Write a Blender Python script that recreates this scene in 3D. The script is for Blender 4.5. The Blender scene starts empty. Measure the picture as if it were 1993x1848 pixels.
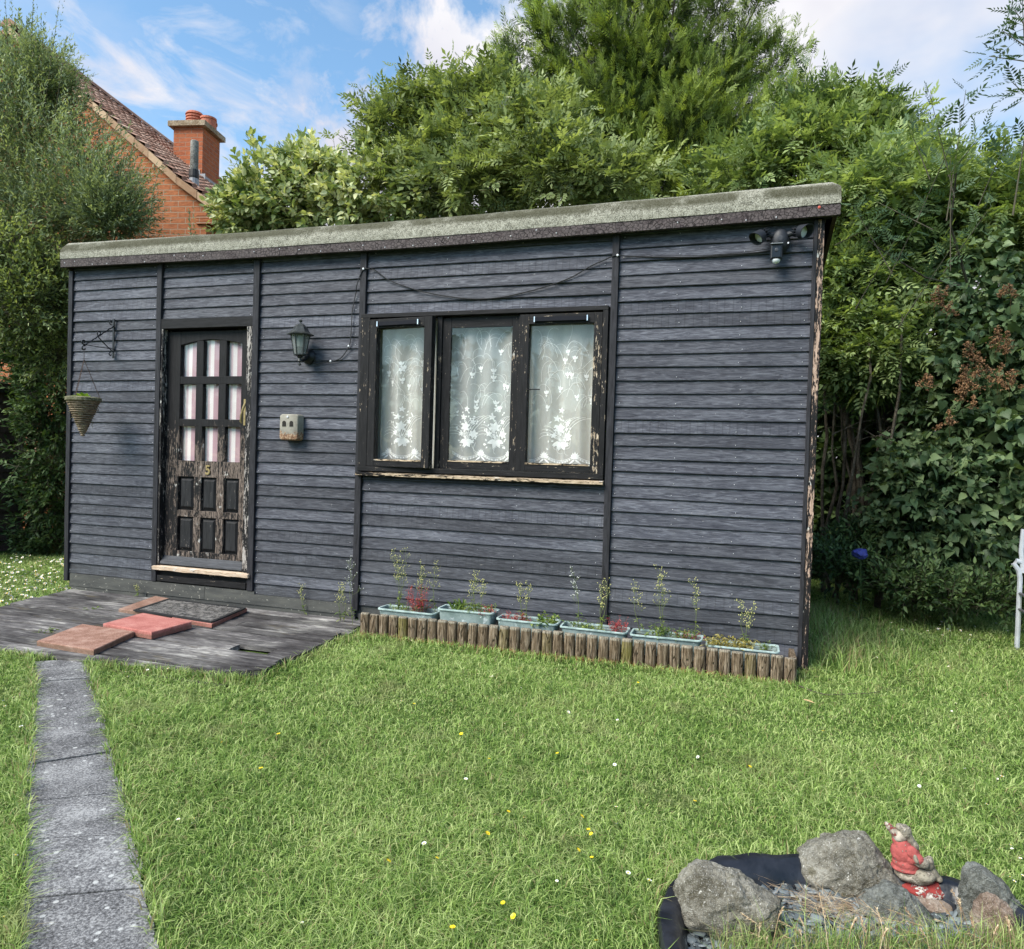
import bpy, bmesh, math, random
import numpy as np
from mathutils import Vector, Matrix, noise
R = math.radians
random.seed(7)
rs = np.random.RandomState(11)
SC = bpy.context.scene
COL = SC.collection

# ------------------------------------------------------------------ camera
HC = 1.25                                  # camera height over the shed's base line (lawn is 0.10 lower)
GZ = -0.10
YAW, PIT, ROL = R(17.48), R(-1.1856), R(1.7295)
cam = bpy.data.cameras.new('camera'); camo = bpy.data.objects.new('camera', cam); COL.objects.link(camo)
cam.sensor_fit = 'HORIZONTAL'; cam.sensor_width = 36; cam.lens = 36 * 1400 / 1993
cam.clip_start = 0.05; cam.clip_end = 2000
camo.matrix_world = (Matrix.Translation((0, 0, HC)) @ Matrix.Rotation(YAW, 4, 'Z') @
                     Matrix.Rotation(R(90) + PIT, 4, 'X') @ Matrix.Rotation(ROL, 4, 'Z'))
SC.camera = camo
SC.render.resolution_x, SC.render.resolution_y = 1024, 949
SC.render.engine = 'CYCLES'

# ------------------------------------------------------------------ measuring helpers (photo at 1993 px wide -> metres)
FD, CX, CY = 1400.0, 996.5, 924.0
CR = np.array(camo.matrix_world.to_3x3())
def ray(px, py):
    v = CR @ np.array([(px - CX) / FD, -(py - CY) / FD, -1.0]); return v
def at(px, py, Y):
    v = ray(px, py); t = Y / v[1]; return Vector((v[0] * t, Y, v[2] * t + HC))
def gr(px, py, z=GZ):
    v = ray(px, py); t = (z - HC) / v[2]; return Vector((v[0] * t, v[1] * t, z))
def sz(px, py, Y): 
    v = ray(px, py); return Y / v[1] / FD      # metres per photo pixel at that distance

# ------------------------------------------------------------------ light
SUN_EL, SUN_AZ = 46.0, 216.0      # azimuth clockwise from +Y: behind the camera, to the left
w = bpy.data.worlds.new('World'); SC.world = w; w.use_nodes = True
nt = w.node_tree; nt.nodes.clear()
def N(t, **k):
    n = nt.nodes.new(t)
    for a, b in k.items(): setattr(n, a, b)
    return n
def mth(op, a, b=None, c=None, clamp=False):
    n = N('ShaderNodeMath', operation=op, use_clamp=clamp)
    for i, v in enumerate((a, b, c)):
        if v is None: continue
        if hasattr(v, 'links'): nt.links.new(v, n.inputs[i])
        else: n.inputs[i].default_value = v
    return n.outputs[0]
sky = N('ShaderNodeTexSky', sky_type='NISHITA', sun_disc=False)
sky.sun_elevation = R(SUN_EL); sky.sun_rotation = R(SUN_AZ); sky.air_density = 1.1; sky.dust_density = 1.0; sky.ozone_density = 1.2
tc = N('ShaderNodeTexCoord')
def dotd(vec):
    n = N('ShaderNodeVectorMath', operation='DOT_PRODUCT'); nt.links.new(tc.outputs['Generated'], n.inputs[0]); n.inputs[1].default_value = vec
    return n.outputs['Value']
def nz(scale, det=6, rough=.55, sc=(1, 1, 1), off=(0, 0, 0), dist=0):
    m = N('ShaderNodeMapping'); nt.links.new(tc.outputs['Generated'], m.inputs[0]); m.inputs['Scale'].default_value = sc; m.inputs['Location'].default_value = off
    n = N('ShaderNodeTexNoise'); nt.links.new(m.outputs[0], n.inputs['Vector']); n.inputs['Scale'].default_value = scale
    n.inputs['Detail'].default_value = det; n.inputs['Roughness'].default_value = rough; n.inputs['Distortion'].default_value = dist
    return n.outputs[0]
def udir(px, py): v = ray(px, py); return Vector(v / np.linalg.norm(v))
d1, d2 = udir(560, 300), udir(1010, 60)
nrm = d1.cross(d2).normalized()
if nrm.dot(udir(1500, 200)) < 0: nrm = -nrm
big = mth('ADD', mth('MULTIPLY', dotd(nrm), 5.5), mth('MULTIPLY', mth('SUBTRACT', nz(7, 9, .6, dist=.3), .5), 3.2))
big = mth('MULTIPLY', mth('ADD', big, .42, clamp=False), 2.6, clamp=True)
hole = mth('MULTIPLY', mth('SUBTRACT', dotd(udir(1800, 250)), .987), 95.0, clamp=True)          # blue gap low on the right
hole2 = mth('MULTIPLY', hole, mth('MULTIPLY', mth('SUBTRACT', nz(6, 4, .5, (1, 1, 2.2)), .28), 3.2, clamp=True))
big = mth('MULTIPLY', big, mth('SUBTRACT', 1.0, mth('MULTIPLY', hole2, .75)))
wl = mth('MULTIPLY', mth('SUBTRACT', dotd(udir(170, 60)), .952), 24.0, clamp=True)
wisp = mth('MULTIPLY', mth('MULTIPLY', mth('SUBTRACT', nz(5.5, 8, .62, (1.2, 1.2, 2.8), (.3, .1, .2), .5), .47), 4.6, clamp=True), wl)
thin = mth('MULTIPLY', mth('MULTIPLY', mth('SUBTRACT', nz(3.2, 7, .6, (1, 1, 2)), .50), 3.0, clamp=True), .35)
mask = mth('MAXIMUM', mth('MAXIMUM', big, mth('MULTIPLY', wisp, 1.0)), thin)
ramp = N('ShaderNodeValToRGB'); nt.links.new(nz(4, 5, .5), ramp.inputs[0])
ramp.color_ramp.elements[0].position = .38; ramp.color_ramp.elements[0].color = (3.3, 3.3, 3.7, 1)
ramp.color_ramp.elements[1].position = .62; ramp.color_ramp.elements[1].color = (4.4, 4.35, 4.4, 1)
mx = N('ShaderNodeMix', data_type='RGBA'); nt.links.new(mask, mx.inputs['Factor'])
lift = N('ShaderNodeMix', data_type='RGBA', blend_type='MULTIPLY'); lift.inputs['Factor'].default_value = 1
lift.inputs['B'].default_value = (.85, 1.04, 1.07, 1)
nt.links.new(sky.outputs[0], lift.inputs['A'])
nt.links.new(lift.outputs['Result'], mx.inputs['A']); nt.links.new(ramp.outputs[0], mx.inputs['B'])
bg = N('ShaderNodeBackground'); bg.inputs['Strength'].default_value = .06; nt.links.new(mx.outputs['Result'], bg.inputs[0])
wo = N('ShaderNodeOutputWorld'); nt.links.new(bg.outputs[0], wo.inputs[0])
sun = bpy.data.lights.new('sun', 'SUN'); suno = bpy.data.objects.new('sun', sun); COL.objects.link(suno)
sun.energy = 1.5; sun.angle = R(35); sun.color = (1, .94, .84)
sd = Vector((math.sin(R(SUN_AZ)) * math.cos(R(SUN_EL)), math.cos(R(SUN_AZ)) * math.cos(R(SUN_EL)), math.sin(R(SUN_EL))))
suno.rotation_euler = sd.to_track_quat('Z', 'Y').to_euler()
SC.view_settings.view_transform = 'Standard'; SC.view_settings.look = 'None'
SC.view_settings.exposure = 2.0; SC.view_settings.gamma = 1

# ------------------------------------------------------------------ object helpers
def tag(o, label=None, cat=None, group=None, kind=None):
    if label: o['label'] = label
    if cat: o['category'] = cat
    if group: o['group'] = group
    if kind: o['kind'] = kind
    return o
def empty(name, loc, label, cat, group=None):
    o = bpy.data.objects.new(name, None); COL.objects.link(o); o.location = loc; o.empty_display_size = .1
    return tag(o, label, cat, group)
def link(name, me, mat, parent=None, smooth=False):
    o = bpy.data.objects.new(name, me); COL.objects.link(o)
    if mat: me.materials.append(mat)
    if parent:
        o.parent = parent
        if parent.type == 'EMPTY': o.matrix_parent_inverse = Matrix.Translation(-Vector(parent.location))   # parts are modelled in world coordinates
    if smooth: me.polygons.foreach_set('use_smooth', [True] * len(me.polygons))
    return o
class MB:
    """collects shapes; every vertex carries a random value 'rnd' for its board / stone / leaf"""
    def __init__(s): s.v = []; s.f = []; s.r = []
    def add(s, vs, fs, r=None):
        if r is None: r = random.random()
        b = len(s.v); s.v += [tuple(v) for v in vs]; s.r += [r] * len(vs)
        s.f += [tuple(b + i for i in f) for f in fs]
    def box(s, x0, x1, y0, y1, z0, z1, r=None, M=None):
        vs = [Vector(p) for p in ((x0, y0, z0), (x1, y0, z0), (x1, y1, z0), (x0, y1, z0), (x0, y0, z1), (x1, y0, z1), (x1, y1, z1), (x0, y1, z1))]
        if M: vs = [M @ v for v in vs]
        s.add(vs, [(0, 3, 2, 1), (4, 5, 6, 7), (0, 1, 5, 4), (1, 2, 6, 5), (2, 3, 7, 6), (3, 0, 4, 7)], r)
    def prism(s, pts, z0, z1, r=None, inset=0):
        n = len(pts); c = sum((Vector((p[0], p[1])) for p in pts), Vector((0, 0))) / n
        if inset: 
            top = [Vector((p[0], p[1])) + (c - Vector((p[0], p[1]))).normalized() * inset for p in pts]
            zm = z1 - inset * .8
            vs = [(p[0], p[1], z0) for p in pts] + [(p[0], p[1], zm) for p in pts] + [(t[0], t[1], z1) for t in top]
            fs = [tuple(reversed(range(n))), tuple(range(2 * n, 3 * n))]
            for k in (0, n): fs += [(k + i, k + (i + 1) % n, k + n + (i + 1) % n, k + n + i) for i in range(n)]
        else:
            vs = [(p[0], p[1], z0) for p in pts] + [(p[0], p[1], z1) for p in pts]
            fs = [tuple(reversed(range(n))), tuple(range(n, 2 * n))] + [(i, (i + 1) % n, n + (i + 1) % n, n + i) for i in range(n)]
        s.add(vs, fs, r)
    def tube(s, pts, rad, n=6, r=None, cap=True):
        pts = [Vector(p) for p in pts]
        if not hasattr(rad, '__len__'): rad = [rad] * len(pts)
        vs = []; ref = Vector((.3, .2, 1)).normalized()
        t0 = (pts[1] - pts[0]).normalized()
        if abs(t0.dot(ref)) > .9: ref = Vector((1, .1, 0)).normalized()
        for i, p in enumerate(pts):
            t = (pts[min(i + 1, len(pts) - 1)] - pts[max(i - 1, 0)]).normalized()
            a = t.cross(ref)
            if a.length < 1e-5: a = t.orthogonal()
            a.normalize(); b = t.cross(a); ref = a.cross(t) 
            for k in range(n):
                an = 2 * math.pi * k / n; vs.append(p + (a * math.cos(an) + b * math.sin(an)) * rad[i])
        fs = [(i * n + k, i * n + (k + 1) % n, (i + 1) * n + (k + 1) % n, (i + 1) * n + k) for i in range(len(pts) - 1) for k in range(n)]
        if cap: fs += [tuple(reversed(range(n))), tuple(range((len(pts) - 1) * n, len(pts) * n))]
        s.add(vs, fs, r)
    def lathe(s, prof, c=(0, 0, 0), n=16, M=None, r=None):
        vs = []
        for (rr, z) in prof:
            for k in range(n):
                a = 2 * math.pi * (k + .5) / n; v = Vector((rr * math.cos(a), rr * math.sin(a), z))
                vs.append((M @ v if M else v) + Vector(c))
        fs = [(i * n + k, i * n + (k + 1) % n, (i + 1) * n + (k + 1) % n, (i + 1) * n + k) for i in range(len(prof) - 1) for k in range(n)]
        fs += [tuple(reversed(range(n))), tuple(range((len(prof) - 1) * n, len(prof) * n))]
        s.add(vs, fs, r)
    def build(s, name, mat, parent=None, smooth=False, bevel=0):
        me = bpy.data.meshes.new(name); me.from_pydata(s.v, [], s.f)
        at_ = me.attributes.new('rnd', 'FLOAT', 'POINT'); at_.data.foreach_set('value', s.r)
        me.update()
        o = link(name, me, mat, parent, smooth)
        if smooth: me.set_sharp_from_angle(angle=R(42))
        if bevel:
            m = o.modifiers.new('bevel', 'BEVEL'); m.width = bevel; m.segments = 2; m.limit_method = 'ANGLE'
        return o
def npmesh(name, V, F, rnd, mat, parent=None, smooth=False, extra=None):
    me = bpy.data.meshes.new(name); V = np.ascontiguousarray(V, dtype=np.float32); F = np.ascontiguousarray(F, dtype=np.int32)
    me.vertices.add(len(V)); me.vertices.foreach_set('co', V.ravel())
    k = F.shape[1]; me.loops.add(F.size); me.loops.foreach_set('vertex_index', F.ravel())
    me.polygons.add(len(F)); me.polygons.foreach_set('loop_start', np.arange(len(F), dtype=np.int32) * k)
    me.update(calc_edges=True)
    a = me.attributes.new('rnd', 'FLOAT', 'POINT'); a.data.foreach_set('value', rnd.astype(np.float32))
    if extra is not None:
        a = me.attributes.new('ex', 'FLOAT', 'POINT'); a.data.foreach_set('value', extra.astype(np.float32))
    return link(name, me, mat, parent, smooth)

# ------------------------------------------------------------------ materials
class Mat:
    def __init__(s, name):
        s.m = bpy.data.materials.new(name); s.m.use_nodes = True; s.t = s.m.node_tree; s.t.nodes.clear()
        s.out = s.n('ShaderNodeOutputMaterial'); s.co = s.n('ShaderNodeTexCoord').outputs['Object']
    def n(s, t, **k):
        x = s.t.nodes.new(t)
        for a, b in k.items(): setattr(x, a, b)
        return x
    def set(s, sock, v):
        if hasattr(v, 'links'): s.t.links.new(v, sock)
        else: sock.default_value = v if not (isinstance(v, tuple) and len(v) == 3) or sock.type == 'VECTOR' else v + (1,)
    def attr(s, nm='rnd'): return s.n('ShaderNodeAttribute', attribute_name=nm).outputs['Fac']
    def math(s, op, a, b=0, c=0, clamp=False):
        x = s.n('ShaderNodeMath', operation=op, use_clamp=clamp)
        for i, v in enumerate((a, b, c)): s.set(x.inputs[i], v)
        return x.outputs[0]
    def vec(s, scale=(1, 1, 1), rndoff=None, rot=(0, 0, 0)):
        m = s.n('ShaderNodeMapping'); s.set(m.inputs[0], s.co); m.inputs['Scale'].default_value = scale; m.inputs['Rotation'].default_value = rot
        if rndoff is not None:
            c = s.n('ShaderNodeCombineXYZ'); q = s.math('MULTIPLY', s.attr(), rndoff)
            for i in range(3): s.set(c.inputs[i], q)
            s.set(m.inputs['Location'], c.outputs[0])
        return m.outputs[0]
    def noise(s, scale, det=4, rough=.55, vec=None, dist=0):
        x = s.n('ShaderNodeTexNoise'); s.set(x.inputs['Vector'], vec or s.co)
        x.inputs['Scale'].default_value = scale; x.inputs['Detail'].default_value = det; x.inputs['Roughness'].default_value = rough; x.inputs['Distortion'].default_value = dist
        return x.outputs[0]
    def voro(s, scale, feat='F1', vec=None, out='Distance', rand=1):
        x = s.n('ShaderNodeTexVoronoi', feature=feat); s.set(x.inputs['Vector'], vec or s.co); x.inputs['Scale'].default_value = scale; x.inputs['Randomness'].default_value = rand
        return x.outputs[out]
    def ramp(s, f, stops, interp='LINEAR'):
        x = s.n('ShaderNodeValToRGB'); s.set(x.inputs[0], f); cr = x.color_ramp; cr.interpolation = interp
        while len(cr.elements) < len(stops): cr.elements.new(.5)
        for e, (p, c) in zip(cr.elements, stops):
            e.position = p; e.color = (c, c, c, 1) if not hasattr(c, '__len__') else tuple(c) + (1,)
        return x.outputs[0]
    def step(s, f, a, b): 
        x = s.n('ShaderNodeMapRange', interpolation_type='SMOOTHSTEP'); s.set(x.inputs[0], f); x.inputs[1].default_value = a; x.inputs[2].default_value = b; return x.outputs[0]
    def mix(s, f, a, b, mode='MIX'):
        x = s.n('ShaderNodeMix', data_type='RGBA', blend_type=mode); s.set(x.inputs['Factor'], f); s.set(x.inputs['A'], a); s.set(x.inputs['B'], b); return x.outputs['Result']
    def sep(s, i):
        x = s.n('ShaderNodeSeparateXYZ'); s.set(x.inputs[0], s.co); return x.outputs[i]
    def bump(s, h, dist=.01, st=1.0):
        x = s.n('ShaderNodeBump'); s.set(x.inputs['Height'], h); x.inputs['Distance'].default_value = dist; x.inputs['Strength'].default_value = st; return x.outputs[0]
    def pbr(s, col, rough=.8, bump=None, metal=0, spec=.3, alpha=None):
        p = s.n('ShaderNodeBsdfPrincipled'); s.set(p.inputs['Base Color'], col); s.set(p.inputs['Roughness'], rough); p.inputs['Metallic'].default_value = metal
        p.inputs['Specular IOR Level'].default_value = spec
        if bump is not None: s.set(p.inputs['Normal'], bump)
        s.t.links.new(p.outputs[0], s.out.inputs[0]); return s.m

def leafmat(name, cols, trans=.35, rough=.5, tc_=None, vein=0, spec=.25):
    m = Mat(name); r = m.attr()
    c = m.ramp(m.math('ADD', r, m.math('MULTIPLY', m.math('SUBTRACT', m.noise(1.3, 3), .5), .7)), cols)
    p = m.n('ShaderNodeBsdfPrincipled'); m.set(p.inputs['Base Color'], c); p.inputs['Roughness'].default_value = rough; p.inputs['Specular IOR Level'].default_value = spec
    t = m.n('ShaderNodeBsdfTranslucent'); m.set(t.inputs['Color'], m.mix(1.0, c, (1.35, 1.35, .55, 1), 'MULTIPLY'))
    x = m.n('ShaderNodeMixShader'); x.inputs[0].default_value = trans; m.t.links.new(p.outputs[0], x.inputs[1]); m.t.links.new(t.outputs[0], x.inputs[2])
    m.t.links.new(x.outputs[0], m.out.inputs[0]); return m.m

def cladding():
    m = Mat('slate_blue_paint'); v = m.vec((1.6, 8, 15), 37)
    g = m.noise(4.2, 8, .66, v, 1.6); g2 = m.noise(1.1, 4, .55, m.vec((1, 1, 6), 11))
    f = m.noise(60, 3, .6, m.vec((.35, 1, 7), 5))
    rings = m.voro(2.6, 'F1', m.vec((.8, 1, 2.2), 19)); kn = m.step(rings, .075, .02)
    ring = m.math('MULTIPLY', m.math('SINE', m.math('MULTIPLY', rings, 160)), m.step(rings, .2, .03))
    base = m.ramp(m.math('ADD', m.math('MULTIPLY', g, .75), m.math('MULTIPLY', g2, .25)), [(.32, (.016, .017, .025)), (.47, (.044, .046, .060)), (.64, (.118, .122, .145))])
    base = m.mix(m.math('MULTIPLY', m.math('ABSOLUTE', ring), .3), base, (.12, .125, .14, 1))
    base = m.mix(m.math('MULTIPLY', kn, .55), base, (.016, .017, .022, 1))
    wv = m.n('ShaderNodeTexWave', wave_type='BANDS', bands_direction='X'); m.set(wv.inputs['Vector'], m.vec((1, 0, 0), 3)); wv.inputs['Scale'].default_value = 6; wv.inputs['Distortion'].default_value = 3.5; wv.inputs['Detail'].default_value = 2
    chat = m.math('MULTIPLY', m.step(wv.outputs['Fac'], .12, .0), m.step(m.math('FRACT', m.math('MULTIPLY', m.attr(), 7.31)), .78, .85))
    base = m.mix(m.math('MULTIPLY', chat, .3), base, (.012, .013, .018, 1))
    val = m.ramp(m.math('FRACT', m.math('MULTIPLY', m.attr(), 13.7)), [(0, .70), (1, 1.32)])
    base = m.mix(1.0, base, val, 'MULTIPLY')
    st = m.noise(3.0, 5, .6, m.vec((1, 1, .35), 0)); base = m.mix(m.math('MULTIPLY', m.step(st, .55, .75), .25), base, (.13, .135, .15, 1))
    z = m.sep(2); low = m.step(z, .75, .05)
    base = m.mix(m.math('MULTIPLY', low, m.math('MULTIPLY', m.noise(5, 4), .28)), base, (.10, .105, .10, 1))
    fl = m.step(m.noise(85, 2, .5, m.vec((.5, 1, 1.4), 3)), .75, .78); base = m.mix(m.math('MULTIPLY', fl, .6), base, (.42, .40, .38, 1))
    h = m.math('ADD', g, m.math('MULTIPLY', f, .5))
    return m.pbr(base, m.ramp(g, [(.3, .72), (.7, .52)]), m.bump(h, .0035, .8), spec=.3)
def peeling(name, amount, vert=True, dark=(.009, .0085, .009), wood=((.16, .11, .08), (.50, .38, .28)), horiz=False, low=0):
    m = Mat(name); sc = (9, 9, 1.1) if vert else (1.1, 9, 9)
    g = m.noise(7, 7, .68, m.vec(sc, 23), .4); big = m.noise(1.7, 3, .5, m.vec((1, 1, 1), 9)); fine = m.noise(95, 4, .75, m.vec((1, 1, .3) if vert else (.3, 1, 1), 7))
    f = m.math('ADD', m.math('MULTIPLY', g, .42), m.math('ADD', m.math('MULTIPLY', big, .26), m.math('MULTIPLY', fine, .32)))
    if low:
        z = m.sep(2); f = m.math('ADD', f, m.math('MULTIPLY', m.step(z, 1.85, 1.2), low))
    k = m.step(f, .62 - amount, .645 - amount)
    wc = m.ramp(m.noise(14, 5, .6, m.vec(sc, 3)), [(.35, wood[0]), (.65, wood[1])])
    wc = m.mix(m.step(m.noise(11, 3, .5), .62, .7), wc, (.62, .60, .56, 1))
    dk = m.ramp(g, [(.35, dark), (.7, tuple(c * 2.6 for c in dark))])
    return m.pbr(m.mix(k, dk, wc), m.ramp(k, [(0, .6), (1, .9)]), m.bump(m.math('ADD', m.math('MULTIPLY', k, -1.0), m.math('MULTIPLY', g, .8)), .003, .8), spec=.16)
def plain(name, col, rough=.6, metal=0, sc=20, var=.25, bump=.001, spec=.4):
    m = Mat(name); n = m.noise(sc, 5, .6)
    lo = tuple(c * (1 - var) for c in col); hi = tuple(min(1, c * (1 + var)) for c in col)
    return m.pbr(m.ramp(n, [(.3, lo), (.7, hi)]), m.ramp(n, [(.3, min(1, rough * .85)), (.7, min(1, rough * 1.1))]), m.bump(n, bump), metal, spec)
def stone(name, a, b, c, lich=(.55, .57, .50), sc=6, la=.62):
    m = Mat(name); n1 = m.noise(sc, 8, .65); n2 = m.noise(sc * 7, 5, .7); n3 = m.noise(sc * 30, 2, .6)
    col = m.ramp(m.math('ADD', m.math('MULTIPLY', n1, .6), m.math('MULTIPLY', n2, .4)), [(.40, a), (.5, b), (.60, c)])
    col = m.mix(m.math('MULTIPLY', m.step(n3, .56, .66), .45), col, lich + (1,))
    col = m.mix(m.math('MULTIPLY', m.step(m.noise(sc * 2.2, 4, .6, m.vec((1, 1, 1.3))), la, la + .06), .5), col, (.10, .09, .04, 1))
    col = m.mix(m.step(m.noise(sc * 10, 2), .68, .72), col, lich + (1,))
    return m.pbr(col, .93, m.bump(m.math('ADD', n1, m.math('MULTIPLY', m.math('ADD', n2, n3), .5)), .018, 1.0), spec=.15)

M_clad = cladding()
M_post = peeling('weathered_black_trim', -.01, dark=(.017, .0165, .019))
M_trim = peeling('black_window_paint', .05, wood=((.30, .22, .15), (.66, .55, .42)))
M_trimh = peeling('black_window_paint_rails', .03, vert=False, wood=((.30, .22, .15), (.66, .55, .42)))
M_doorf = peeling('door_frame_paint', .10, wood=((.22, .19, .17), (.50, .46, .43)))
M_door = peeling('weathered_door_paint', -.03, low=.165, wood=((.055, .043, .036), (.24, .19, .16)))
M_panel = peeling('door_panel_paint', .035, dark=(.013, .013, .014), wood=((.16, .12, .09), (.55, .48, .42)))
M_sill = peeling('bare_sill_wood', .13, vert=False, wood=((.30, .22, .14), (.70, .55, .40)))
M_corner = peeling('peeling_corner_post', .12, wood=((.28, .19, .14), (.52, .37, .29)))
M_skirt = (lambda m: m.pbr(m.mix(m.step(m.noise(30, 4, .7, m.vec((1, 1, 1.5), 4)), .63, .68), m.ramp(m.noise(5, 6, .6, m.vec((.6, 1, 3), 5)), [(.3, (.045, .046, .045)), (.6, (.085, .085, .078)), (.8, (.12, .118, .10))]), (.42, .40, .34, 1)), .85, m.bump(m.noise(25, 5), .003)))(Mat('worn_plinth_paint'))
M_black = plain('black_satin_metal', (.014, .014, .016), .42, .2, 60, .3, .0006)
M_plast = plain('grey_black_plastic', (.014, .016, .021), .55, 0, 90, .15, .0003)
M_lens = plain('dark_gloss_plastic', (.008, .008, .009), .08, 0, 10, .1, 0)
M_white = plain('white_opal_plastic', (.72, .73, .74), .3, 0, 10, .05, 0)
M_chrome = plain('bright_metal_cap', (.75, .75, .78), .25, .9, 30, .1, 0)
M_brass = plain('dull_brass', (.33, .25, .12), .5, .6, 60, .3, .0004)
M_nail = plain('galvanised_nail', (.62, .62, .64), .5, .3, 10, .2, 0)
M_dark = plain('dark_interior', (.06, .062, .06), .9)
M_cable = plain('black_cable', (.02, .02, .022), .5, 0, 120, .8, 0)
def glass():
    m = Mat('window_glass'); ge = m.n('ShaderNodeNewGeometry'); dt = m.n('ShaderNodeVectorMath', operation='DOT_PRODUCT')
    m.set(dt.inputs[0], ge.outputs['Incoming']); m.set(dt.inputs[1], ge.outputs['Normal'])
    f = m.math('ADD', .026, m.math('MULTIPLY', .9, m.math('POWER', m.math('SUBTRACT', 1, m.math('ABSOLUTE', dt.outputs['Value'])), 5)))
    g = m.n('ShaderNodeBsdfGlossy'); g.inputs['Roughness'].default_value = .01; g.inputs['Color'].default_value = (1, 1, 1, 1)
    m.set(g.inputs['Normal'], m.bump(m.noise(2.5, 2), .004, .4))
    t = m.n('ShaderNodeBsdfTransparent'); t.inputs[0].default_value = (.98, .98, .975, 1)
    x = m.n('ShaderNodeMixShader'); m.set(x.inputs[0], f); m.t.links.new(t.outputs[0], x.inputs[1]); m.t.links.new(g.outputs[0], x.inputs[2])
    m.t.links.new(x.outputs[0], m.out.inputs[0]); return m.m
M_glass = glass()
def cloth(name, col, op, trans=.35, stripes=None):
    m = Mat(name)
    c = col + (1,)
    if stripes:
        u = m.sep(0); f = m.math('FRACT', m.math('MULTIPLY', u, 4.35))
        c = m.ramp(f, stripes, 'CONSTANT')
    else:
        c = m.ramp(m.noise(90, 2, .5, m.vec((3, 3, .5))), [(.3, tuple(q * .9 for q in col)), (.7, col)])
    d = m.n('ShaderNodeBsdfDiffuse'); m.set(d.inputs[0], c); t = m.n('ShaderNodeBsdfTranslucent'); m.set(t.inputs[0], c)
    x = m.n('ShaderNodeMixShader'); x.inputs[0].default_value = trans; m.t.links.new(d.outputs[0], x.inputs[1]); m.t.links.new(t.outputs[0], x.inputs[2])
    tr = m.n('ShaderNodeBsdfTransparent'); y = m.n('ShaderNodeMixShader'); y.inputs[0].default_value = op
    m.t.links.new(tr.outputs[0], y.inputs[1]); m.t.links.new(x.outputs[0], y.inputs[2]); m.t.links.new(y.outputs[0], m.out.inputs[0]); return m.m
M_net = cloth('white_net', (.88, .88, .87), .50)
M_emb = cloth('white_embroidery', (1.0, 1.0, .99), 1.0, .15)
M_cream = cloth('cream_drape', (.88, .85, .76), 1.0, .25)
M_drk2 = cloth('grey_green_dim_room', (.34, .38, .37), 1.0, .1)  # dimness of the room behind the middle net, put into the colour
M_pink = cloth('pink_striped_cotton', (.9, .8, .8), 1.0, .2, [(0, (.90, .84, .84)), (.17, (.60, .40, .45)), (.37, (.90, .84, .84)), (.52, (.60, .40, .45)), (.56, (.90, .84, .84)), (.63, (.56, .36, .42)), (.67, (.90, .84, .84)), (.75, (.56, .36, .42)), (.80, (.90, .84, .84)), (.90, (.74, .58, .62))])

# ------------------------------------------------------------------ ground, deck, path
def inpoly(x, y, P):
    c = np.zeros(len(x), bool); n = len(P); j = n - 1
    for i in range(n):
        xi, yi = P[i][0], P[i][1]; xj, yj = P[j][0], P[j][1]
        t = ((yi > y) != (yj > y)) & (x < (xj - xi) * (y - yi) / (yj - yi + 1e-12) + xi); c ^= t; j = i
    return c
mg = Mat('lawn_soil'); gn = mg.noise(2.5, 8, .7)
mg.pbr(mg.ramp(mg.math('ADD', mg.math('MULTIPLY', gn, .6), mg.math('MULTIPLY', mg.noise(60, 3, .6), .4)), [(.35, (.035, .05, .014)), (.5, (.06, .10, .022)), (.65, (.09, .14, .032))]), .95, mg.bump(mg.noise(40, 4), .02), spec=.1)
g = MB(); g.add([(-150, -150, GZ), (150, -150, GZ), (150, 150, GZ), (-150, 150, GZ)], [(0, 1, 2, 3)])
tag(g.build('ground', mg.m), kind='structure')

_a, _b = gr(0, 1180, -.05), gr(138, 1146, -.05); _c = _a + (_a - _b) * 1.0
deckP = [(-6.35, 3.23), (-4.45, 3.38), (-2.66, 3.55), (-2.70, 4.86), (-2.72, 5.04), (-5.79, 5.04), tuple(_b.xy), tuple(_a.xy), tuple(_c.xy)]
md = Mat('weathered_decking'); dv = md.vec((.8, 6, 6), 31); dn = md.noise(5, 9, .76, dv, .8); dn2 = md.noise(2.0, 4, .6)
dc = md.ramp(md.math('ADD', md.math('MULTIPLY', dn, .6), md.math('MULTIPLY', dn2, .4)), [(.37, (.030, .027, .028)), (.46, (.072, .066, .066)), (.54, (.16, .15, .145)), (.62, (.40, .38, .35))])
dc = md.mix(1.0, dc, md.ramp(md.math('FRACT', md.math('MULTIPLY', md.attr(), 9.7)), [(0, .55), (1, 1.4)]), 'MULTIPLY')
dc = md.mix(md.math('MULTIPLY', md.step(md.noise(9, 4, .6, md.vec((.4, 1, 1), 2)), .60, .68), .35), dc, (.11, .085, .04, 1))
M_deck = md.pbr(dc, .9, md.bump(dn, .006), spec=.15)
deck = empty('timber_deck', (-4.3, 4.2, GZ), 'low grey weathered timber deck in front of the shed door', 'deck')
db = MB(); yy = 5.03; i = 0
dl = [(-6.9, 4.72), (-5.85, 5.035)]
def deck_x(y):
    xs = []
    for k in range(len(deckP)):
        (x0, y0), (x1, y1) = deckP[k], deckP[(k + 1) % len(deckP)]
        if (y0 - y) * (y1 - y) < 0: xs.append(x0 + (x1 - x0) * (y - y0) / (y1 - y0))
    return (min(xs), max(xs)) if len(xs) > 1 else None
skew = .04
dholes = [(-3.16, -2.86, 3.88, 4.0)]
dw = .138
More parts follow.
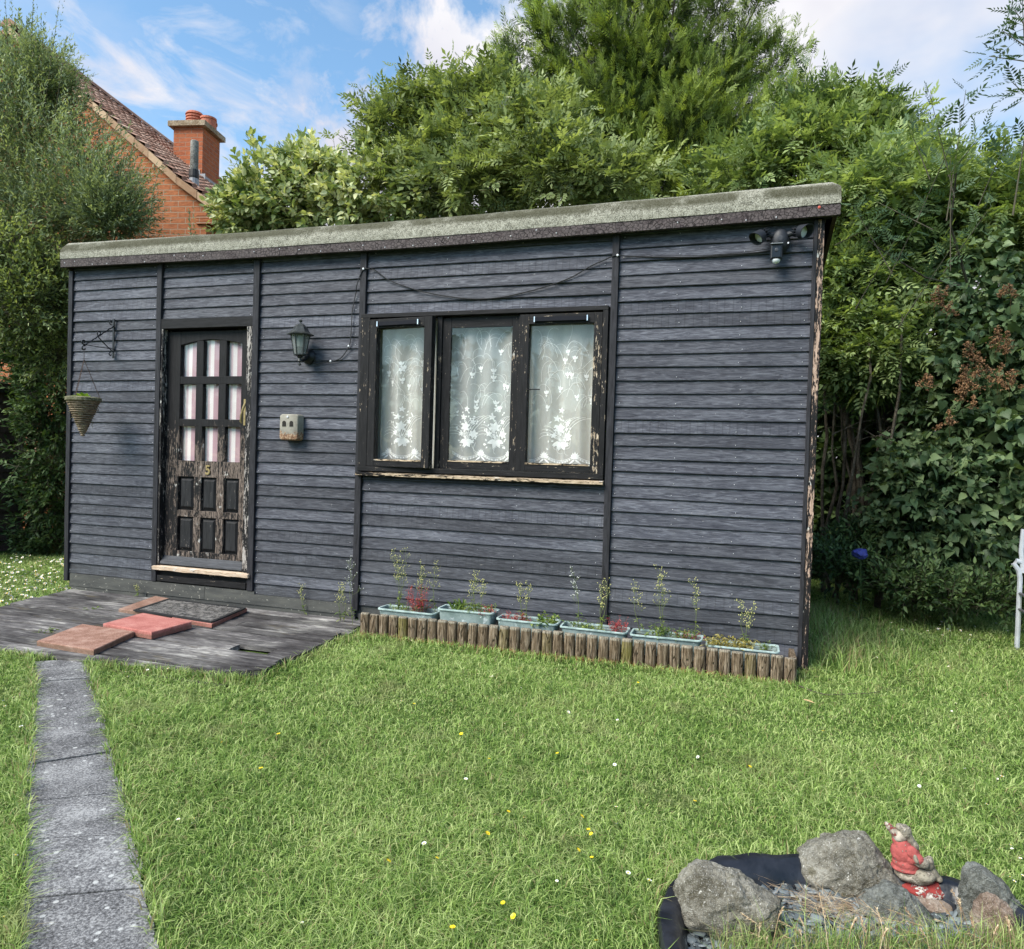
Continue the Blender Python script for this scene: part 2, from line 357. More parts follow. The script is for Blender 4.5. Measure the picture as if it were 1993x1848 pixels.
while yy > 3.2:
    y1, y0 = yy, yy - dw + .021; r = random.random(); dz = random.uniform(-.007, .005)
    seg = []
    for q in (y0, y1): seg.append(deck_x(min(max(q, 3.27), 5.0)))
    if seg[0] and seg[1]:
        xa, xb = seg[0][0], seg[0][1]; xa1, xb1 = seg[1][0], seg[1][1]
        jx = random.uniform(-5.6, -3.2) if random.random() < .6 else None
        e = random.uniform(-.05, .025)
        cuts = [(0, 1)]
        hole = [h for h in dholes if y0 - .03 < (h[2] + h[3]) / 2 < y1 + .0]
        L = lambda t, a, b: a + (b - a) * t
        spans = []
        if hole:
            ta = (hole[0][0] - xa) / (xb - xa); tb = (hole[0][1] - xa) / (xb - xa); spans = [(0, ta), (tb, 1)]
        elif jx and xa + .4 < jx < xb - .4: tj = (jx - xa) / (xb - xa); spans = [(0, tj - .001), (tj + .001, 1)]
        else: spans = [(0, 1)]
        for (ta, tb) in spans:
            n = 8; vs = []
            for k in range(n + 1):
                t = ta + (tb - ta) * k / n; X0 = L(t, xa, xb) + (e if tb == 1 and k == n else 0); X1 = L(t, xa1, xb1) + (e if tb == 1 and k == n else 0)
                wz = noise.noise(Vector((X0 * .9, yy * 3, 1))) * .006; wy = noise.noise(Vector((X0 * 2, yy * 5, 4))) * .003
                vs += [(X0, y0 + wy, -.085), (X0, y0 + wy, -.052 + dz + wz), (X1, y1 + wy, -.050 + dz + wz), (X1, y1 + wy, -.085)]
            fs = []
            for k in range(n):
                b = 4 * k
                for q in range(4): fs.append((b + q, b + (q + 1) % 4, b + 4 + (q + 1) % 4, b + 4 + q)[::-1])
            fs += [(0, 1, 2, 3)[::-1], (4 * n, 4 * n + 1, 4 * n + 2, 4 * n + 3)]
            db.add(vs, fs, random.random())
    yy -= dw; i += 1
db.build('deck_boards', M_deck, deck)
jb = MB()
jb.box(-6.1, -2.75, 3.40, 3.43, GZ, -.09); jb.box(-6.1, -2.75, 4.6, 4.65, GZ, -.09); jb.box(-6.1, -2.75, 4.0, 4.05, GZ, -.09)
jb.build('joists', plain('dark_rotten_timber', (.04, .032, .025), .95), deck)

def slabmat(name, a, b, c, sc=9):
    m = Mat(name); n1 = m.noise(sc, 6, .65); n2 = m.noise(sc * 14, 4, .75)
    col = m.ramp(m.math('ADD', m.math('MULTIPLY', n1, .5), m.math('MULTIPLY', n2, .5)), [(.38, a), (.5, b), (.62, c)])
    z = m.sep(2); edge = m.math('MULTIPLY', m.step(z, -.012, -.03), m.noise(30, 4, .6)); col = m.mix(edge, col, (.12, .09, .06, 1))
    return m.pbr(col, .95, m.bump(n2, .003), spec=.15)
def quad_on(pts, z): return [gr(*p, z)[:2] for p in pts]
SLT = -.021
M_sl1 = slabmat('pink_brown_concrete', (.17, .085, .06), (.32, .18, .135), (.46, .31, .25))
M_sl2 = slabmat('red_concrete', (.30, .10, .085), (.44, .165, .14), (.54, .26, .22), 8)
ax = lambda pts: pts
def slab(pts, m, label, z1=SLT):
    q = quad_on(pts, z1); b = MB(); b.prism(q[::-1] if (Vector(q[1]) - Vector(q[0])).cross(Vector(q[2]) - Vector(q[1])) < 0 else q, -.049, z1, None, .006)
    o = b.build('concrete_slab', m); tag(o, label, 'slab', 'square slabs lying on the deck')
slab([(71.8, 1247.3), (182.3, 1265.5), (262, 1229), (160, 1214.5)], M_sl1, 'pink-brown concrete slab on the deck nearest to the grey path', -.014)
slab([(200.5, 1213.7), (295, 1231), (373, 1210), (278, 1193)], M_sl2, 'smooth bright red concrete slab on the deck touching the front of the black mat', .0)
slab([(231, 1185), (330, 1199), (392, 1176), (302, 1160)], M_sl1, 'pink-brown concrete slab showing from under the left side of the black mat')
slab([(334, 1202), (412, 1215), (481, 1184), (394, 1176.5)], M_sl2, 'red concrete slab showing as a thin strip under the right edge of the black mat', -.0205)
# rubber mat
mq = quad_on([(260.6, 1187.1), (411.9, 1210.8), (477.5, 1183.5), (328, 1165.3)], -.01)
mt = empty('doormat', (mq[0][0], mq[0][1], .0), 'black rubber grid doormat lying on the slabs below the door', 'doormat')
A, B, C_, D_ = [Vector((q[0], q[1], 0)) for q in mq]
def bl(u, v): return (A * (1 - u) + B * u) * (1 - v) + (D_ * (1 - u) + C_ * u) * v
mb = MB()
def strip(mb, p, q, wd, z0, z1, r=.5):
    d = (q - p).normalized(); nn = Vector((-d.y, d.x, 0)) * wd / 2
    mb.prism([(p - nn)[:2], (q - nn)[:2], (q + nn)[:2], (p + nn)[:2]], z0, z1, r)
nu, nv = 46, 26
gb = MB()
for i in range(nu + 1): strip(gb, bl(.03 + .94 * i / nu, .04), bl(.03 + .94 * i / nu, .96), .006, -.0195, -.0125)
for j in range(nv + 1): strip(gb, bl(.03, .04 + .92 * j / nv), bl(.97, .04 + .92 * j / nv), .006, -.0198, -.0130)
M_rub = plain('black_rubber', (.02, .02, .021), .6, 0, 60, .4, .001)
m_ = Mat('dusty_rubber'); gbm = m_.pbr(m_.ramp(m_.noise(30, 5, .7), [(.4, (.05, .048, .046)), (.62, (.30, .28, .26))]), .8)
for p, q, a in ((bl(0, .02), bl(1, .02), 0), (bl(0, .98), bl(1, .98), 0)): strip(mb, p, q, .026, -.0202, -.0092)
for p, q in ((bl(.012, .05), bl(.012, .95)), (bl(.988, .05), bl(.988, .95))): strip(mb, p, q, .026, -.0203, -.0094)
mb.build('mat_border', M_rub, mt); gb.build('mat_grid', gbm, mt)

# path
mp = Mat('grey_path_concrete'); pn = mp.noise(110, 3, .85); pn2 = mp.noise(5, 5, .6)
pc = mp.ramp(mp.math('ADD', mp.math('MULTIPLY', pn, .65), mp.math('MULTIPLY', pn2, .35)), [(.40, (.055, .054, .055)), (.5, (.16, .157, .16)), (.60, (.36, .355, .35))])
lv = mp.voro(21, 'F1', mp.vec((1, 1, 1))); pc = mp.mix(mp.math('MULTIPLY', mp.math('MULTIPLY', mp.step(mp.math('ADD', lv, mp.math('MULTIPLY', mp.noise(30, 3), .22)), .31, .25), mp.step(mp.noise(6, 2), .44, .52)), .75), pc, (.55, .55, .53, 1))
M_path = mp.pbr(pc, .95, mp.bump(pn, .003), spec=.15)
jl = [(62, 1292), (67, 1332), (62, 1405), (54, 1494), (52, 1566), (46, 1641), (44, 1757), (38, 1862), (30, 2010)]
jr = [(166, 1286), (178, 1326), (203, 1412), (222, 1488), (240, 1560), (262, 1637), (283, 1757), (310, 1870), (352, 2020)]
jr = [(166, 1286), (176, 1324), (203, 1400), (217, 1468), (240, 1546), (258, 1629), (282, 1735), (312, 1862), (350, 2000)]
names = ['grey path slab touching the deck, with a tuft of grass at its front corner', 'long grey path slab, second from the deck', 'short grey path slab, third from the deck', 'lichen-spotted grey path slab, fourth from the deck', 'grey path slab, fifth from the deck, in the middle of the visible path', 'grey path slab with a dry grass tuft on its front joint', 'nearest grey path slab, cut off by the bottom of the picture', 'grey path slab just below the picture edge']
pathL = [gr(*p, GZ) for p in jl]; pathR = [gr(*p, GZ) for p in jr]
for i in range(8):
    n = 6; L0, R0, L1, R1 = pathL[i], pathR[i], pathL[i + 1], pathR[i + 1]; gap = .004
    pts = []
    def ed(a, b, s):
        for k in range(n):
            t = (k + .5) / n; p = a.lerp(b, t); d = (b - a).normalized(); nn = Vector((d.y, -d.x, 0)); pts.append((p + nn * noise.noise(Vector((p.x * 9, p.y * 9, s))) * .02)[:2])
    dn_ = (L1 - L0).normalized() * gap
    pts.append((L0 + dn_)[:2]); ed(L0, L1, 1); pts.append((L1 - dn_)[:2]); pts.append((R1 - dn_)[:2]); ed(R1, R0, 2); pts.append((R0 + dn_)[:2])
    b = MB(); b.prism(pts, GZ - .02, GZ + .012 + random.uniform(-.003, .003), None)
    o = b.build('paving_slab', M_path); tag(o, names[i], 'slab', 'slabs of the garden path')
pathP = [tuple(p[:2]) for p in pathL] + [tuple(p[:2]) for p in reversed(pathR)]

# ------------------------------------------------------------------ the shed
YF = 5.07
shed = empty('garden_shed', (-2.7, 6.1, 0), 'long slate-blue clapboard shed with green felt roof edge, door and three-pane window', 'shed')
def boards(mb, x0, x1, z0, z1, off=0):
    z = z0; first = True
    while z < z1 - .005:
        zt = min(z + .0915 + random.uniform(-.004, .004), z1); r = random.random(); n = max(3, int((x1 - x0) / .09)); s = random.random() * 99
        pr = .0150 + random.uniform(-.003, .003); tilt = random.uniform(-.0035, .0035); vs = []
        for k in range(n + 1):
            x = x0 + (x1 - x0) * k / n; dz = noise.noise(Vector((x * 1.7, s, 0))) * .0035 + tilt * (k / n - .5); dy = noise.noise(Vector((x * 1.3, s, 9))) * .004
            zz = z + dz
            vs += [(x, YF - .001, zz + .001), (x, YF - pr + dy, zz), (x, YF - pr + dy - .001, zz + .004), (x, YF - .003, zt - .0038 + dz * .5)]
        fs = []
        for k in range(n):
            b = 4 * k
            for q in range(3): fs.append((b + q, b + 4 + q, b + 5 + q, b + 1 + q))
        fs += [(0, 1, 2, 3), (4 * n + 3, 4 * n + 2, 4 * n + 1, 4 * n)]
        mb.add(vs, fs, r); z = zt
        for k in range(2 if x1 - x0 < 1 else 4):
            if random.random() < .75:
                if x1 - x0 < 1: nx = (x0 + .03, x1 - .03)[k]
                elif x1 - x0 < 1.5: nx = x0 + (x1 - x0) * (.02, .33, .66, .965)[k]
                else: nx = x0 + (x1 - x0) * (.03, .35, .66, .975)[k]
                nails.append((nx + random.uniform(-.012, .012), YF - pr - .001, z - .07 + random.uniform(-.008, .01)))
nails = []
wb = MB()
TOPZ = 2.90
boards(wb, -5.822, -4.863, .094, TOPZ); boards(wb, -4.809, -3.874, 2.375, TOPZ); boards(wb, -3.815, -2.883, .068, TOPZ)
boards(wb, -2.828, -.898, 2.345, TOPZ); boards(wb, -2.828, -.898, .06, 1.092); boards(wb, -.848, .409, .0, TOPZ)
# inner lining with real openings, side and back walls
wallo = wb.build('wall', M_clad, shed)
lb = MB(); y0, y1 = YF + .001, YF + .05
lb.box(-5.83, -4.83, y0, y1, -.04, TOPZ); lb.box(-4.83, -3.85, y0, y1, 2.34, TOPZ); lb.box(-3.85, -2.85, y0, y1, -.04, TOPZ); lb.box(-4.83, -3.85, y0, y1, -.04, .1)
lb.box(-2.85, -.91, y0, y1, 2.33, TOPZ); lb.box(-2.85, -.91, y0, y1, -.04, 1.11); lb.box(-.91, .43, y0, y1, -.04, TOPZ)
lb.box(-5.83, -5.78, y1, 7.3, -.04, 2.65); lb.box(.38, .43, y1, 7.3, -.04, 2.65); lb.box(-5.78, .38, 7.25, 7.3, -.04, 2.62); lb.box(-5.78, .38, y1, 7.25, -.04, -.01)
lb.box(-3.3, -3.26, y1 + .001, 7.2, 0, 2.6); 
lb.build('inner_lining', M_dark, shed)
for X, sgn in ((.431, 1), (-5.831, -1)):
    z = -.04; sb = MB()
    while z < 2.74:
        r = random.random(); zt = z + .0915; ye = 7.3 if zt < 2.6 else 6.3
        vs = [(X, YF + .04, z), (X + sgn * .018, YF + .04, z), (X + sgn * .004, YF + .04, zt + .005), (X, ye, z), (X + sgn * .018, ye, z), (X + sgn * .004, ye, zt + .005)]
        sb.add(vs, [(0, 1, 4, 3), (1, 2, 5, 4), (0, 2, 1), (3, 4, 5)], r); z = zt
    sb.build('side_wall', M_clad, shed)
nb = MB()
for (x, y, z) in nails: nb.lathe([(.0026, 0), (.0026, .002), (.001, .003)], (x, y, z), 6, Matrix.Rotation(R(90), 4, 'X'))
nb.build('nails', M_nail, shed)
# vertical trims
def trim(name, x0, x1, z0, z1, m, y0=YF - .036, y1=YF, wob=.002, parent=shed):
    b = MB(); n = max(2, int((z1 - z0) / .16)); vs = []; s = random.random() * 50
    for k in range(n + 1):
        z = z0 + (z1 - z0) * k / n; d = noise.noise(Vector((s, z * 2.3, 0))) * wob
        vs += [(x0 + d, y0, z), (x1 + d, y0, z), (x1 + d, y1, z), (x0 + d, y1, z)]
    fs = [(4 * k + q, 4 * k + (q + 1) % 4, 4 * k + 4 + (q + 1) % 4, 4 * k + 4 + q) for k in range(n) for q in range(4)] + [(3, 2, 1, 0), (4 * n, 4 * n + 1, 4 * n + 2, 4 * n + 3)]
    b.add(vs, fs); return b.build(name, m, parent, bevel=.003)
trim('corner_post', -5.866, -5.820, .02, 2.84, M_post, YF - .03, YF + .06)
cp = trim('corner_post', .408, .432, -.06, 2.86, M_post, YF - .034, YF + .02, .003)
cp2 = trim('corner_post', .433, .474, -.06, 2.86, M_corner, YF - .030, YF + .05, .004); cp2['label'] = 'peeling corner board with bare pink-brown wood'
for (a, b_, z0) in ((-4.863, -4.812, .095), (-3.872, -3.815, .093), (-2.883, -2.830, .02), (-.898, -.850, .0)):
    trim('post', a, b_, z0, 2.86, M_post)
# plinth boards
pb = MB(); pb.box(-5.79, -4.3, YF - .030, YF, -.019, .090, .2); pb.box(-4.297, -2.86, YF - .030, YF, -.019, .066, .6)
pb.box(-4.297, -3.80, YF - .0295, YF, .0662, .090, .62)
pb.box(-5.78, -4.92, YF - .024, YF, -.052, -.0195, .35); pb.box(-4.91, -2.86, YF - .022, YF, -.075, -.0195, .85); pb.box(-2.83, .41, YF - .016, YF, -.075, -.002, .5)
pb.build('plinth', M_skirt, shed)

# ---- roof: brown band, felt lap, sloping top
rx0, rx1 = -5.888, .556; YR = YF - .09
def sag(x): t = (x - rx0) / (rx1 - rx0); return -.030 * math.sin(math.pi * t) + noise.noise(Vector((x * 1.1, 3, 0))) * .004
prof = [(YR + .002, 2.862), (YR, 2.864), (YR - .001, 2.931), (YR - .010, 2.9315), (YR - .013, 2.96), (YR - .012, 2.99), (YR - .008, 3.02), (YR - .001, 3.045), (YR + .010, 3.065), (YR + .030, 3.081), (YR + .06, 3.088), (YR + .12, 3.090), (YR + .4, 3.072), (YR + 1.4, 2.93), (YR + 2.5, 2.77), (YR + 2.5, 2.72), (YR + 1.4, 2.86), (YR + .12, 2.995), (YR + .04, 2.90), (YR + .03, 2.862)]
def extr(x0, x1, pr, n, wav):
    vs = []; P = len(pr)
    for k in range(n + 1):
        x = x0 + (x1 - x0) * k / n; e = min(x - rx0, rx1 - x); rd = 0
        for j, (y, z) in enumerate(pr):
            a = 0
            if wav and 3 <= j <= 12:
                a = noise.noise(Vector((x * 1.9, z * 9, 5))) * .009 + noise.noise(Vector((x * 6, z * 22, 2))) * .003
                a *= (1 if j > 4 else .4)
            zz = z + sag(x)
            if wav and e < .035 and z > 3.04: zz -= (.035 - e) ** 2 / .035 * .8
            vs.append((x, y + a, zz + (noise.noise(Vector((x * 3, 1, 7))) * .003 if j == 3 else 0)))
    fs = [(k * P + j, (k + 1) * P + j, (k + 1) * P + (j + 1) % P, k * P + (j + 1) % P) for k in range(n) for j in range(P if not wav or True else P)]
    fs += [tuple(range(P))[::1], tuple(range(n * P, (n + 1) * P))[::-1]]
    return vs, fs
mf = Mat('mineral_felt'); fn1 = mf.noise(120, 3, .85); zf = mf.sep(2); fn2 = mf.noise(3.2, 5, .6, mf.vec((.7, 1, 1)))
fc = mf.ramp(mf.math('ADD', mf.math('MULTIPLY', fn1, .8), mf.math('MULTIPLY', mf.noise(25, 3), .2)), [(.38, (.07, .065, .05)), (.48, (.24, .228, .18)), (.58, (.47, .45, .375))])
stn = mf.math('MULTIPLY', mf.math('MULTIPLY', mf.step(zf, 2.965, 3.005), mf.step(zf, 3.075, 3.045)), mf.step(fn2, .28, .50))
fc = mf.mix(mf.math('MULTIPLY', stn, .82), fc, (.045, .042, .020, 1))
M_felt = mf.pbr(fc, .95, mf.bump(fn1, .004), spec=.2)
vs, fs = extr(rx0, rx1, prof, 120, True)
rb = MB(); rb.add(vs, fs); roof = rb.build('roof', M_felt, shed, smooth=True)
mbk = Mat('cracked_brown_bitumen'); cr = mbk.voro(34, 'DISTANCE_TO_EDGE', mbk.vec((1, 1, 1.2))); cr2 = mbk.noise(7, 4, .6)
bc = mbk.ramp(mbk.noise(70, 4, .7), [(.35, (.045, .035, .035)), (.65, (.12, .095, .093))]); bc = mbk.mix(mbk.math('MULTIPLY', mbk.step(cr, .09, .01), mbk.step(cr2, .3, .5)), bc, (.012, .008, .008, 1))
bc = mbk.mix(mbk.math('MULTIPLY', mbk.step(mbk.noise(9, 3), .52, .62), .4), bc, (.022, .012, .015, 1))
M_bit = mbk.pbr(bc, .75, mbk.bump(mbk.step(cr, .0, .06), .002), spec=.3)
vs, fs = extr(rx0 + .001, rx1 - .001, [(YR + .02, 2.858), (YR - .006, 2.860), (YR - .006, 2.932), (YR + .02, 2.932)], 60, False)
fb = MB(); fb.add(vs, fs); fasc = fb.build('fascia', M_bit, shed)
nb = MB(); x = rx0 + .05
while x < rx1:
    if random.random() < .8: nb.lathe([(.0045, 0), (.0045, .002), (.002, .004)], (x, YR - .006, 2.89 + sag(x) + random.uniform(-.022, .03)), 8, Matrix.Rotation(R(90), 4, 'X'))
    x += random.uniform(.07, .3)
nb.build('roofing_nails', M_nail, fasc)
nb = MB(); nb.lathe([(.009, 0), (.009, .002), (.004, .004)], (.43, YR - .006, 2.915), 12, Matrix.Rotation(R(90), 4, 'X'))
nb.build('red_washer', plain('red_washer', (.45, .08, .05), .6), fasc)
# barge board under the right verge, hanging back from the front corner
M_barge = peeling('brown_barge_paint', .04, vert=False, dark=(.03, .02, .015), wood=((.16, .10, .06), (.30, .2, .13)))
ptsb = [(YR + .03, 2.86, 2.99), (YR + .6, 2.73, 2.96), (YR + 1.4, 2.62, 2.85), (YR + 2.45, 2.5, 2.72)]
for x0, x1 in ((.515, .54), (-5.87, -5.85)):
    vs = []
    for (y, za, zb_) in ptsb: vs += [(x0, y, za), (x1, y, za), (x1, y, zb_), (x0, y, zb_)]
    fs = [(4 * k + q, 4 * k + (q + 1) % 4, 4 * k + 4 + (q + 1) % 4, 4 * k + 4 + q) for k in range(3) for q in range(4)] + [(3, 2, 1, 0), (12, 13, 14, 15)]
    bb = MB(); bb.add(vs, fs); bb.build('barge_board', M_barge, shed)
sf = MB(); sf.box(-5.85, .512, YF - .065, YF + .02, 2.872, 2.90); sf.build('soffit', M_post, shed)

# ---- door
dx0, dx1, dz0, dz1, DY = -4.790, -3.930, .285, 2.272, 5.098
fr = MB()
fr.box(-4.812, -4.792, YF - .028, YF + .07, .245, 2.29, .1); fr.box(-3.928, -3.872, YF - .028, YF + .07, .245, 2.29, .9)
fr.build('door_frame', M_doorf, shed, bevel=.002)
fr = MB(); fr.box(-4.811, -3.873, YF - .032, YF + .07, 2.2905, 2.372, .4); fr.build('door_head', peeling('door_head_paint', .0, vert=False), shed, bevel=.002)
fr = MB(); fr.box(-4.812, -3.872, YF - .001, YF + .08, .09, .20, .3); fr.box(-4.80, -3.885, YF - .034, YF - .0015, .103, .152, .7); fr.build('door_step', M_trimh, shed, bevel=.002)
# threshold: split bare wood
fr = MB(); n = 24; vs = []
for k in range(n + 1):
    x = -4.83 + (.985) * k / n; a = noise.noise(Vector((x * 7, 1, 1))) * .007; b_ = noise.noise(Vector((x * 11, 6, 1))) * .008
    vs += [(x, YF + .06, .205), (x, YF - .06 + b_, .203 + a), (x, YF - .064 + b_, .232 + a * .5), (x, YF + .06, .2445)]
fs = [(4 * k + q, 4 * k + 4 + q, 4 * k + 4 + (q + 1) % 4, 4 * k + (q + 1) % 4) for k in range(n) for q in range(4)] + [(0, 1, 2, 3), (4 * n + 3, 4 * n + 2, 4 * n + 1, 4 * n)]
fr.add(vs, fs); o = fr.build('threshold', peeling('split_bare_wood', .22, vert=False, wood=((.42, .30, .20), (.78, .62, .48))), shed); o['label'] = 'split pale bare-wood threshold'
cols = [(-4.652, -4.486), (-4.413, -4.251), (-4.176, -4.019)]
rows = [(1.884, 2.19), (1.517, 1.819), (1.157, 1.455)]
prow = [(.726, 1.018), (.37, .67)]
db = MB(); dT = .045
db.box(dx0, cols[0][0], DY, DY + dT, dz0, dz1, .1); db.box(cols[2][1], dx1, DY, DY + dT, dz0, dz1, .9)
zr = [dz0, prow[1][0], prow[1][1], prow[0][0], prow[0][1], rows[2][0], rows[2][1], rows[1][0], rows[1][1], rows[0][0]]
rail = [(dz0, prow[1][0]), (prow[1][1], prow[0][0]), (prow[0][1], rows[2][0]), (rows[2][1], rows[1][0]), (rows[1][1], rows[0][0])]
for (a, b_) in rail: db.box(cols[0][0], cols[2][1], DY + .002, DY + dT, a, b_)
for (a, b_) in ((cols[0][1], cols[1][0]), (cols[1][1], cols[2][0])):
    for (c, d) in rows + prow: db.box(a, b_, DY + .0035, DY + dT, c, d)
# arched top rail
n = 24; vs = []
for k in range(n + 1):
    x = cols[0][0] + (cols[2][1] - cols[0][0]) * k / n; t = 2 * k / n - 1; za = 2.158 + .042 * (1 - abs(t) ** 1.6)
    vs += [(x, DY + .002, za), (x, DY + .002, dz1), (x, DY + dT, dz1), (x, DY + dT, za)]
fs = [(4 * k + q, 4 * k + 4 + q, 4 * k + 4 + (q + 1) % 4, 4 * k + (q + 1) % 4)[::-1] for k in range(n) for q in range(4)] + [(3, 2, 1, 0)[::-1], (4 * n, 4 * n + 1, 4 * n + 2, 4 * n + 3)[::-1]]
db.add(vs, fs, .3)
door = db.build('door', M_door, shed, bevel=.002); door['label'] = 'peeling black panelled door with nine glass panes and number 5'
for (c, d) in prow:
    for (a, b_) in cols:
        p = MB(); i1, i2 = .012, .034; Y0, Y1 = DY + .030, DY + .008
        P0 = [(a, c), (b_, c), (b_, d), (a, d)]; P1 = [(a + i1, c + i1), (b_ - i1, c + i1), (b_ - i1, d - i1), (a + i1, d - i1)]; P2 = [(a + i2, c + i2), (b_ - i2, c + i2), (b_ - i2, d - i2), (a + i2, d - i2)]
        vs = [(x, Y0, z) for x, z in P0] + [(x, Y0 - .004, z) for x, z in P1] + [(x, Y1, z) for x, z in P2]
        fs = [(k + q, k + (q + 1) % 4, k + 4 + (q + 1) % 4, k + 4 + q) for k in (0, 4) for q in range(4)] + [(8, 9, 10, 11)]
        p.add(vs, fs); p.build('door_panel', M_panel, door)
for (c, d) in rows:
    for (a, b_) in cols:
        p = MB(); p.box(a - .004, b_ + .004, DY + .024, DY + .027, c - .004, min(d + .012, 2.205)); p.build('glass_pane', M_glass, door)
# moulded weather bar
p = MB(); p.add([(-4.785, DY - .052, .252), (-3.935, DY - .052, .252), (-3.935, DY + .002, .252), (-4.785, DY + .002, .252), (-4.785, DY - .046, .272), (-3.935, DY - .046, .272), (-3.935, DY - .012, .30), (-4.785, DY - .012, .30), (-3.935, DY - .001, .322), (-4.785, DY - .001, .322)],
              [(0, 3, 2, 1), (0, 1, 5, 4), (4, 5, 6, 7), (7, 6, 8, 9), (0, 4, 7, 9, 3), (1, 2, 8, 6, 5), (3, 9, 8, 2)])
p.build('weather_bar', peeling('grey_weather_bar', -.01, vert=False, dark=(.035, .036, .04)), door, bevel=.002)
# number 5
cu = bpy.data.curves.new('five', 'FONT'); cu.body = '5'; cu.size = .112; cu.extrude = .003; cu.bevel_depth = .0012; cu.align_x = 'CENTER'; cu.offset = .0015
to = bpy.data.objects.new('five', cu); COL.objects.link(to); bpy.context.view_layer.update()
me = bpy.data.meshes.new_from_object(to.evaluated_get(bpy.context.evaluated_depsgraph_get())); bpy.data.objects.remove(to)
me.transform(Matrix.Translation((-4.337, DY - .004, 1.045)) @ Matrix.Rotation(R(90), 4, 'X')); me.name = 'door_number'; me.materials.clear()
o = link('door_number', me, M_brass, door); o['label'] = 'brass house number 5'
# handle
p = MB(); MX = Matrix.Rotation(R(90), 4, 'X')
p.box(-3.985, -3.922, DY - .006, DY, 1.47, 1.69, .5)
p.lathe([(.017, 0), (.019, .012), (.012, .02), (.010, .035)], (-3.94, DY - .005, 1.655), 14, MX)
p.tube([(-3.94, DY - .042, 1.655), (-3.95, DY - .055, 1.61), (-3.968, DY - .058, 1.55), (-3.975, DY - .05, 1.50), (-3.97, DY - .045, 1.485)], [.011, .010, .009, .010, .006], 8)
p.lathe([(.012, 0), (.012, .006), (.008, .008)], (-3.955, DY - .005, 1.50), 12, MX)
p.build('door_handle', M_brass, door, smooth=True)
# striped curtain behind the door glass (hangs inside: a thing of its own)
def drape(name, x0, x1, z0, z1, y, mat, amp, freq, seed, parent=None, nx=90, nz_=10, hem=0):
    b = MB(); vs = []
    for j in range(nz_ + 1):
        for i in range(nx + 1):
            x = x0 + (x1 - x0) * i / nx; z = z0 + (z1 - z0) * j / nz_; u = (x - x0) * freq
            dy = math.sin(u + 1.3 * noise.noise(Vector((x * 3, z * .6, seed)))) * amp + noise.noise(Vector((x * 9, z * .8, seed + 5))) * amp * .7
            zz = z + (hem * math.sin((x - x0) * 21) * (1 - j / nz_) if j == 0 else 0)
            vs.append((x, y + dy, zz))
    fs = [(j * (nx + 1) + i, j * (nx + 1) + i + 1, (j + 1) * (nx + 1) + i + 1, (j + 1) * (nx + 1) + i) for j in range(nz_) for i in range(nx)]
    b.add(vs, fs); return b.build(name, mat, parent, smooth=True), (lambda x, z: y + math.sin((x - x0) * freq + 1.3 * noise.noise(Vector((x * 3, z * .6, seed)))) * amp + noise.noise(Vector((x * 9, z * .8, seed + 5))) * amp * .7)
o, _ = drape('striped_curtain', -4.70, -3.97, 1.10, 2.24, DY + .045, M_pink, .006, 30, 3)
tag(o, 'pink and white striped curtain behind the door panes', 'curtain')
# netting strip just visible at the left of the door glass
p = MB(); p.box(-4.66, -4.03, DY + .2, DY + .21, 1.08, 2.25); 

# ---- window
def joined(name, mbs, parent, bevel=.002):
    o = None; me = bpy.data.meshes.new(name); V, F, Rr, Mi = [], [], [], []
    for i, (mb_x, mat_x) in enumerate(mbs):
        b = len(V); V += mb_x.v; Rr += mb_x.r; F += [tuple(b + k for k in f) for f in mb_x.f]; Mi += [i] * len(mb_x.f); me.materials.append(mat_x)
    me.from_pydata(V, [], F); a_ = me.attributes.new('rnd', 'FLOAT', 'POINT'); a_.data.foreach_set('value', Rr); me.polygons.foreach_set('material_index', Mi)
    o = link(name, me, None, parent); m = o.modifiers.new('bevel', 'BEVEL'); m.width = bevel; m.segments = 2; m.limit_method = 'ANGLE'; return o
win = MB(); WY = YF - .012
win.box(-2.857, -2.782, YF - .045, YF + .05, 1.166, 2.32, .1); win.box(-.948, -.91, YF - .045, YF + .05, 1.166, 2.32, .9)
win.box(-2.219, -2.180, YF - .02, YF + .05, 1.166, 2.32, .5); win.box(-1.571, -1.558, YF - .02, YF + .05, 1.166, 2.32, .7)
wrl = MB(); wrl.box(-2.857, -.91, YF - .047, YF + .05, 2.3205, 2.352, .4); wrl.box(-2.857, -.91, YF - .047, YF + .05, 1.128, 1.1655, .8)
M_vent = plain('matt_black_vent', (.008, .009, .013), .75, 0, 40, .2, 0, .1)
window = joined('window', [(win, M_trim), (wrl, M_trimh)], shed); window['label'] = 'wide three-light window with flaking black frame'
p = MB(); n = 30; vs = []
for k in range(n + 1):
    x = -2.862 + 1.955 * k / n; a = noise.noise(Vector((x * 8, 2, 1))) * .003
    vs += [(x, YF + .02, 1.096), (x, YF - .07 + a, 1.093), (x, YF - .072 + a, 1.113), (x, YF + .02, 1.1275)]
p.add(vs, [(4 * k + q, 4 * k + 4 + q, 4 * k + 4 + (q + 1) % 4, 4 * k + (q + 1) % 4) for k in range(n) for q in range(4)] + [(0, 1, 2, 3), (4 * n + 3, 4 * n + 2, 4 * n + 1, 4 * n)])
p.build('window_sill', M_sill, window)
cas = [((-2.780, -2.222), (-2.714, -2.289), (1.224, 2.238), 6.0), ((-2.178, -1.573), (-2.110, -1.626), (1.233, 2.232), 0), ((-1.556, -.950), (-1.488, -1.009), (1.232, 2.236), 0)]
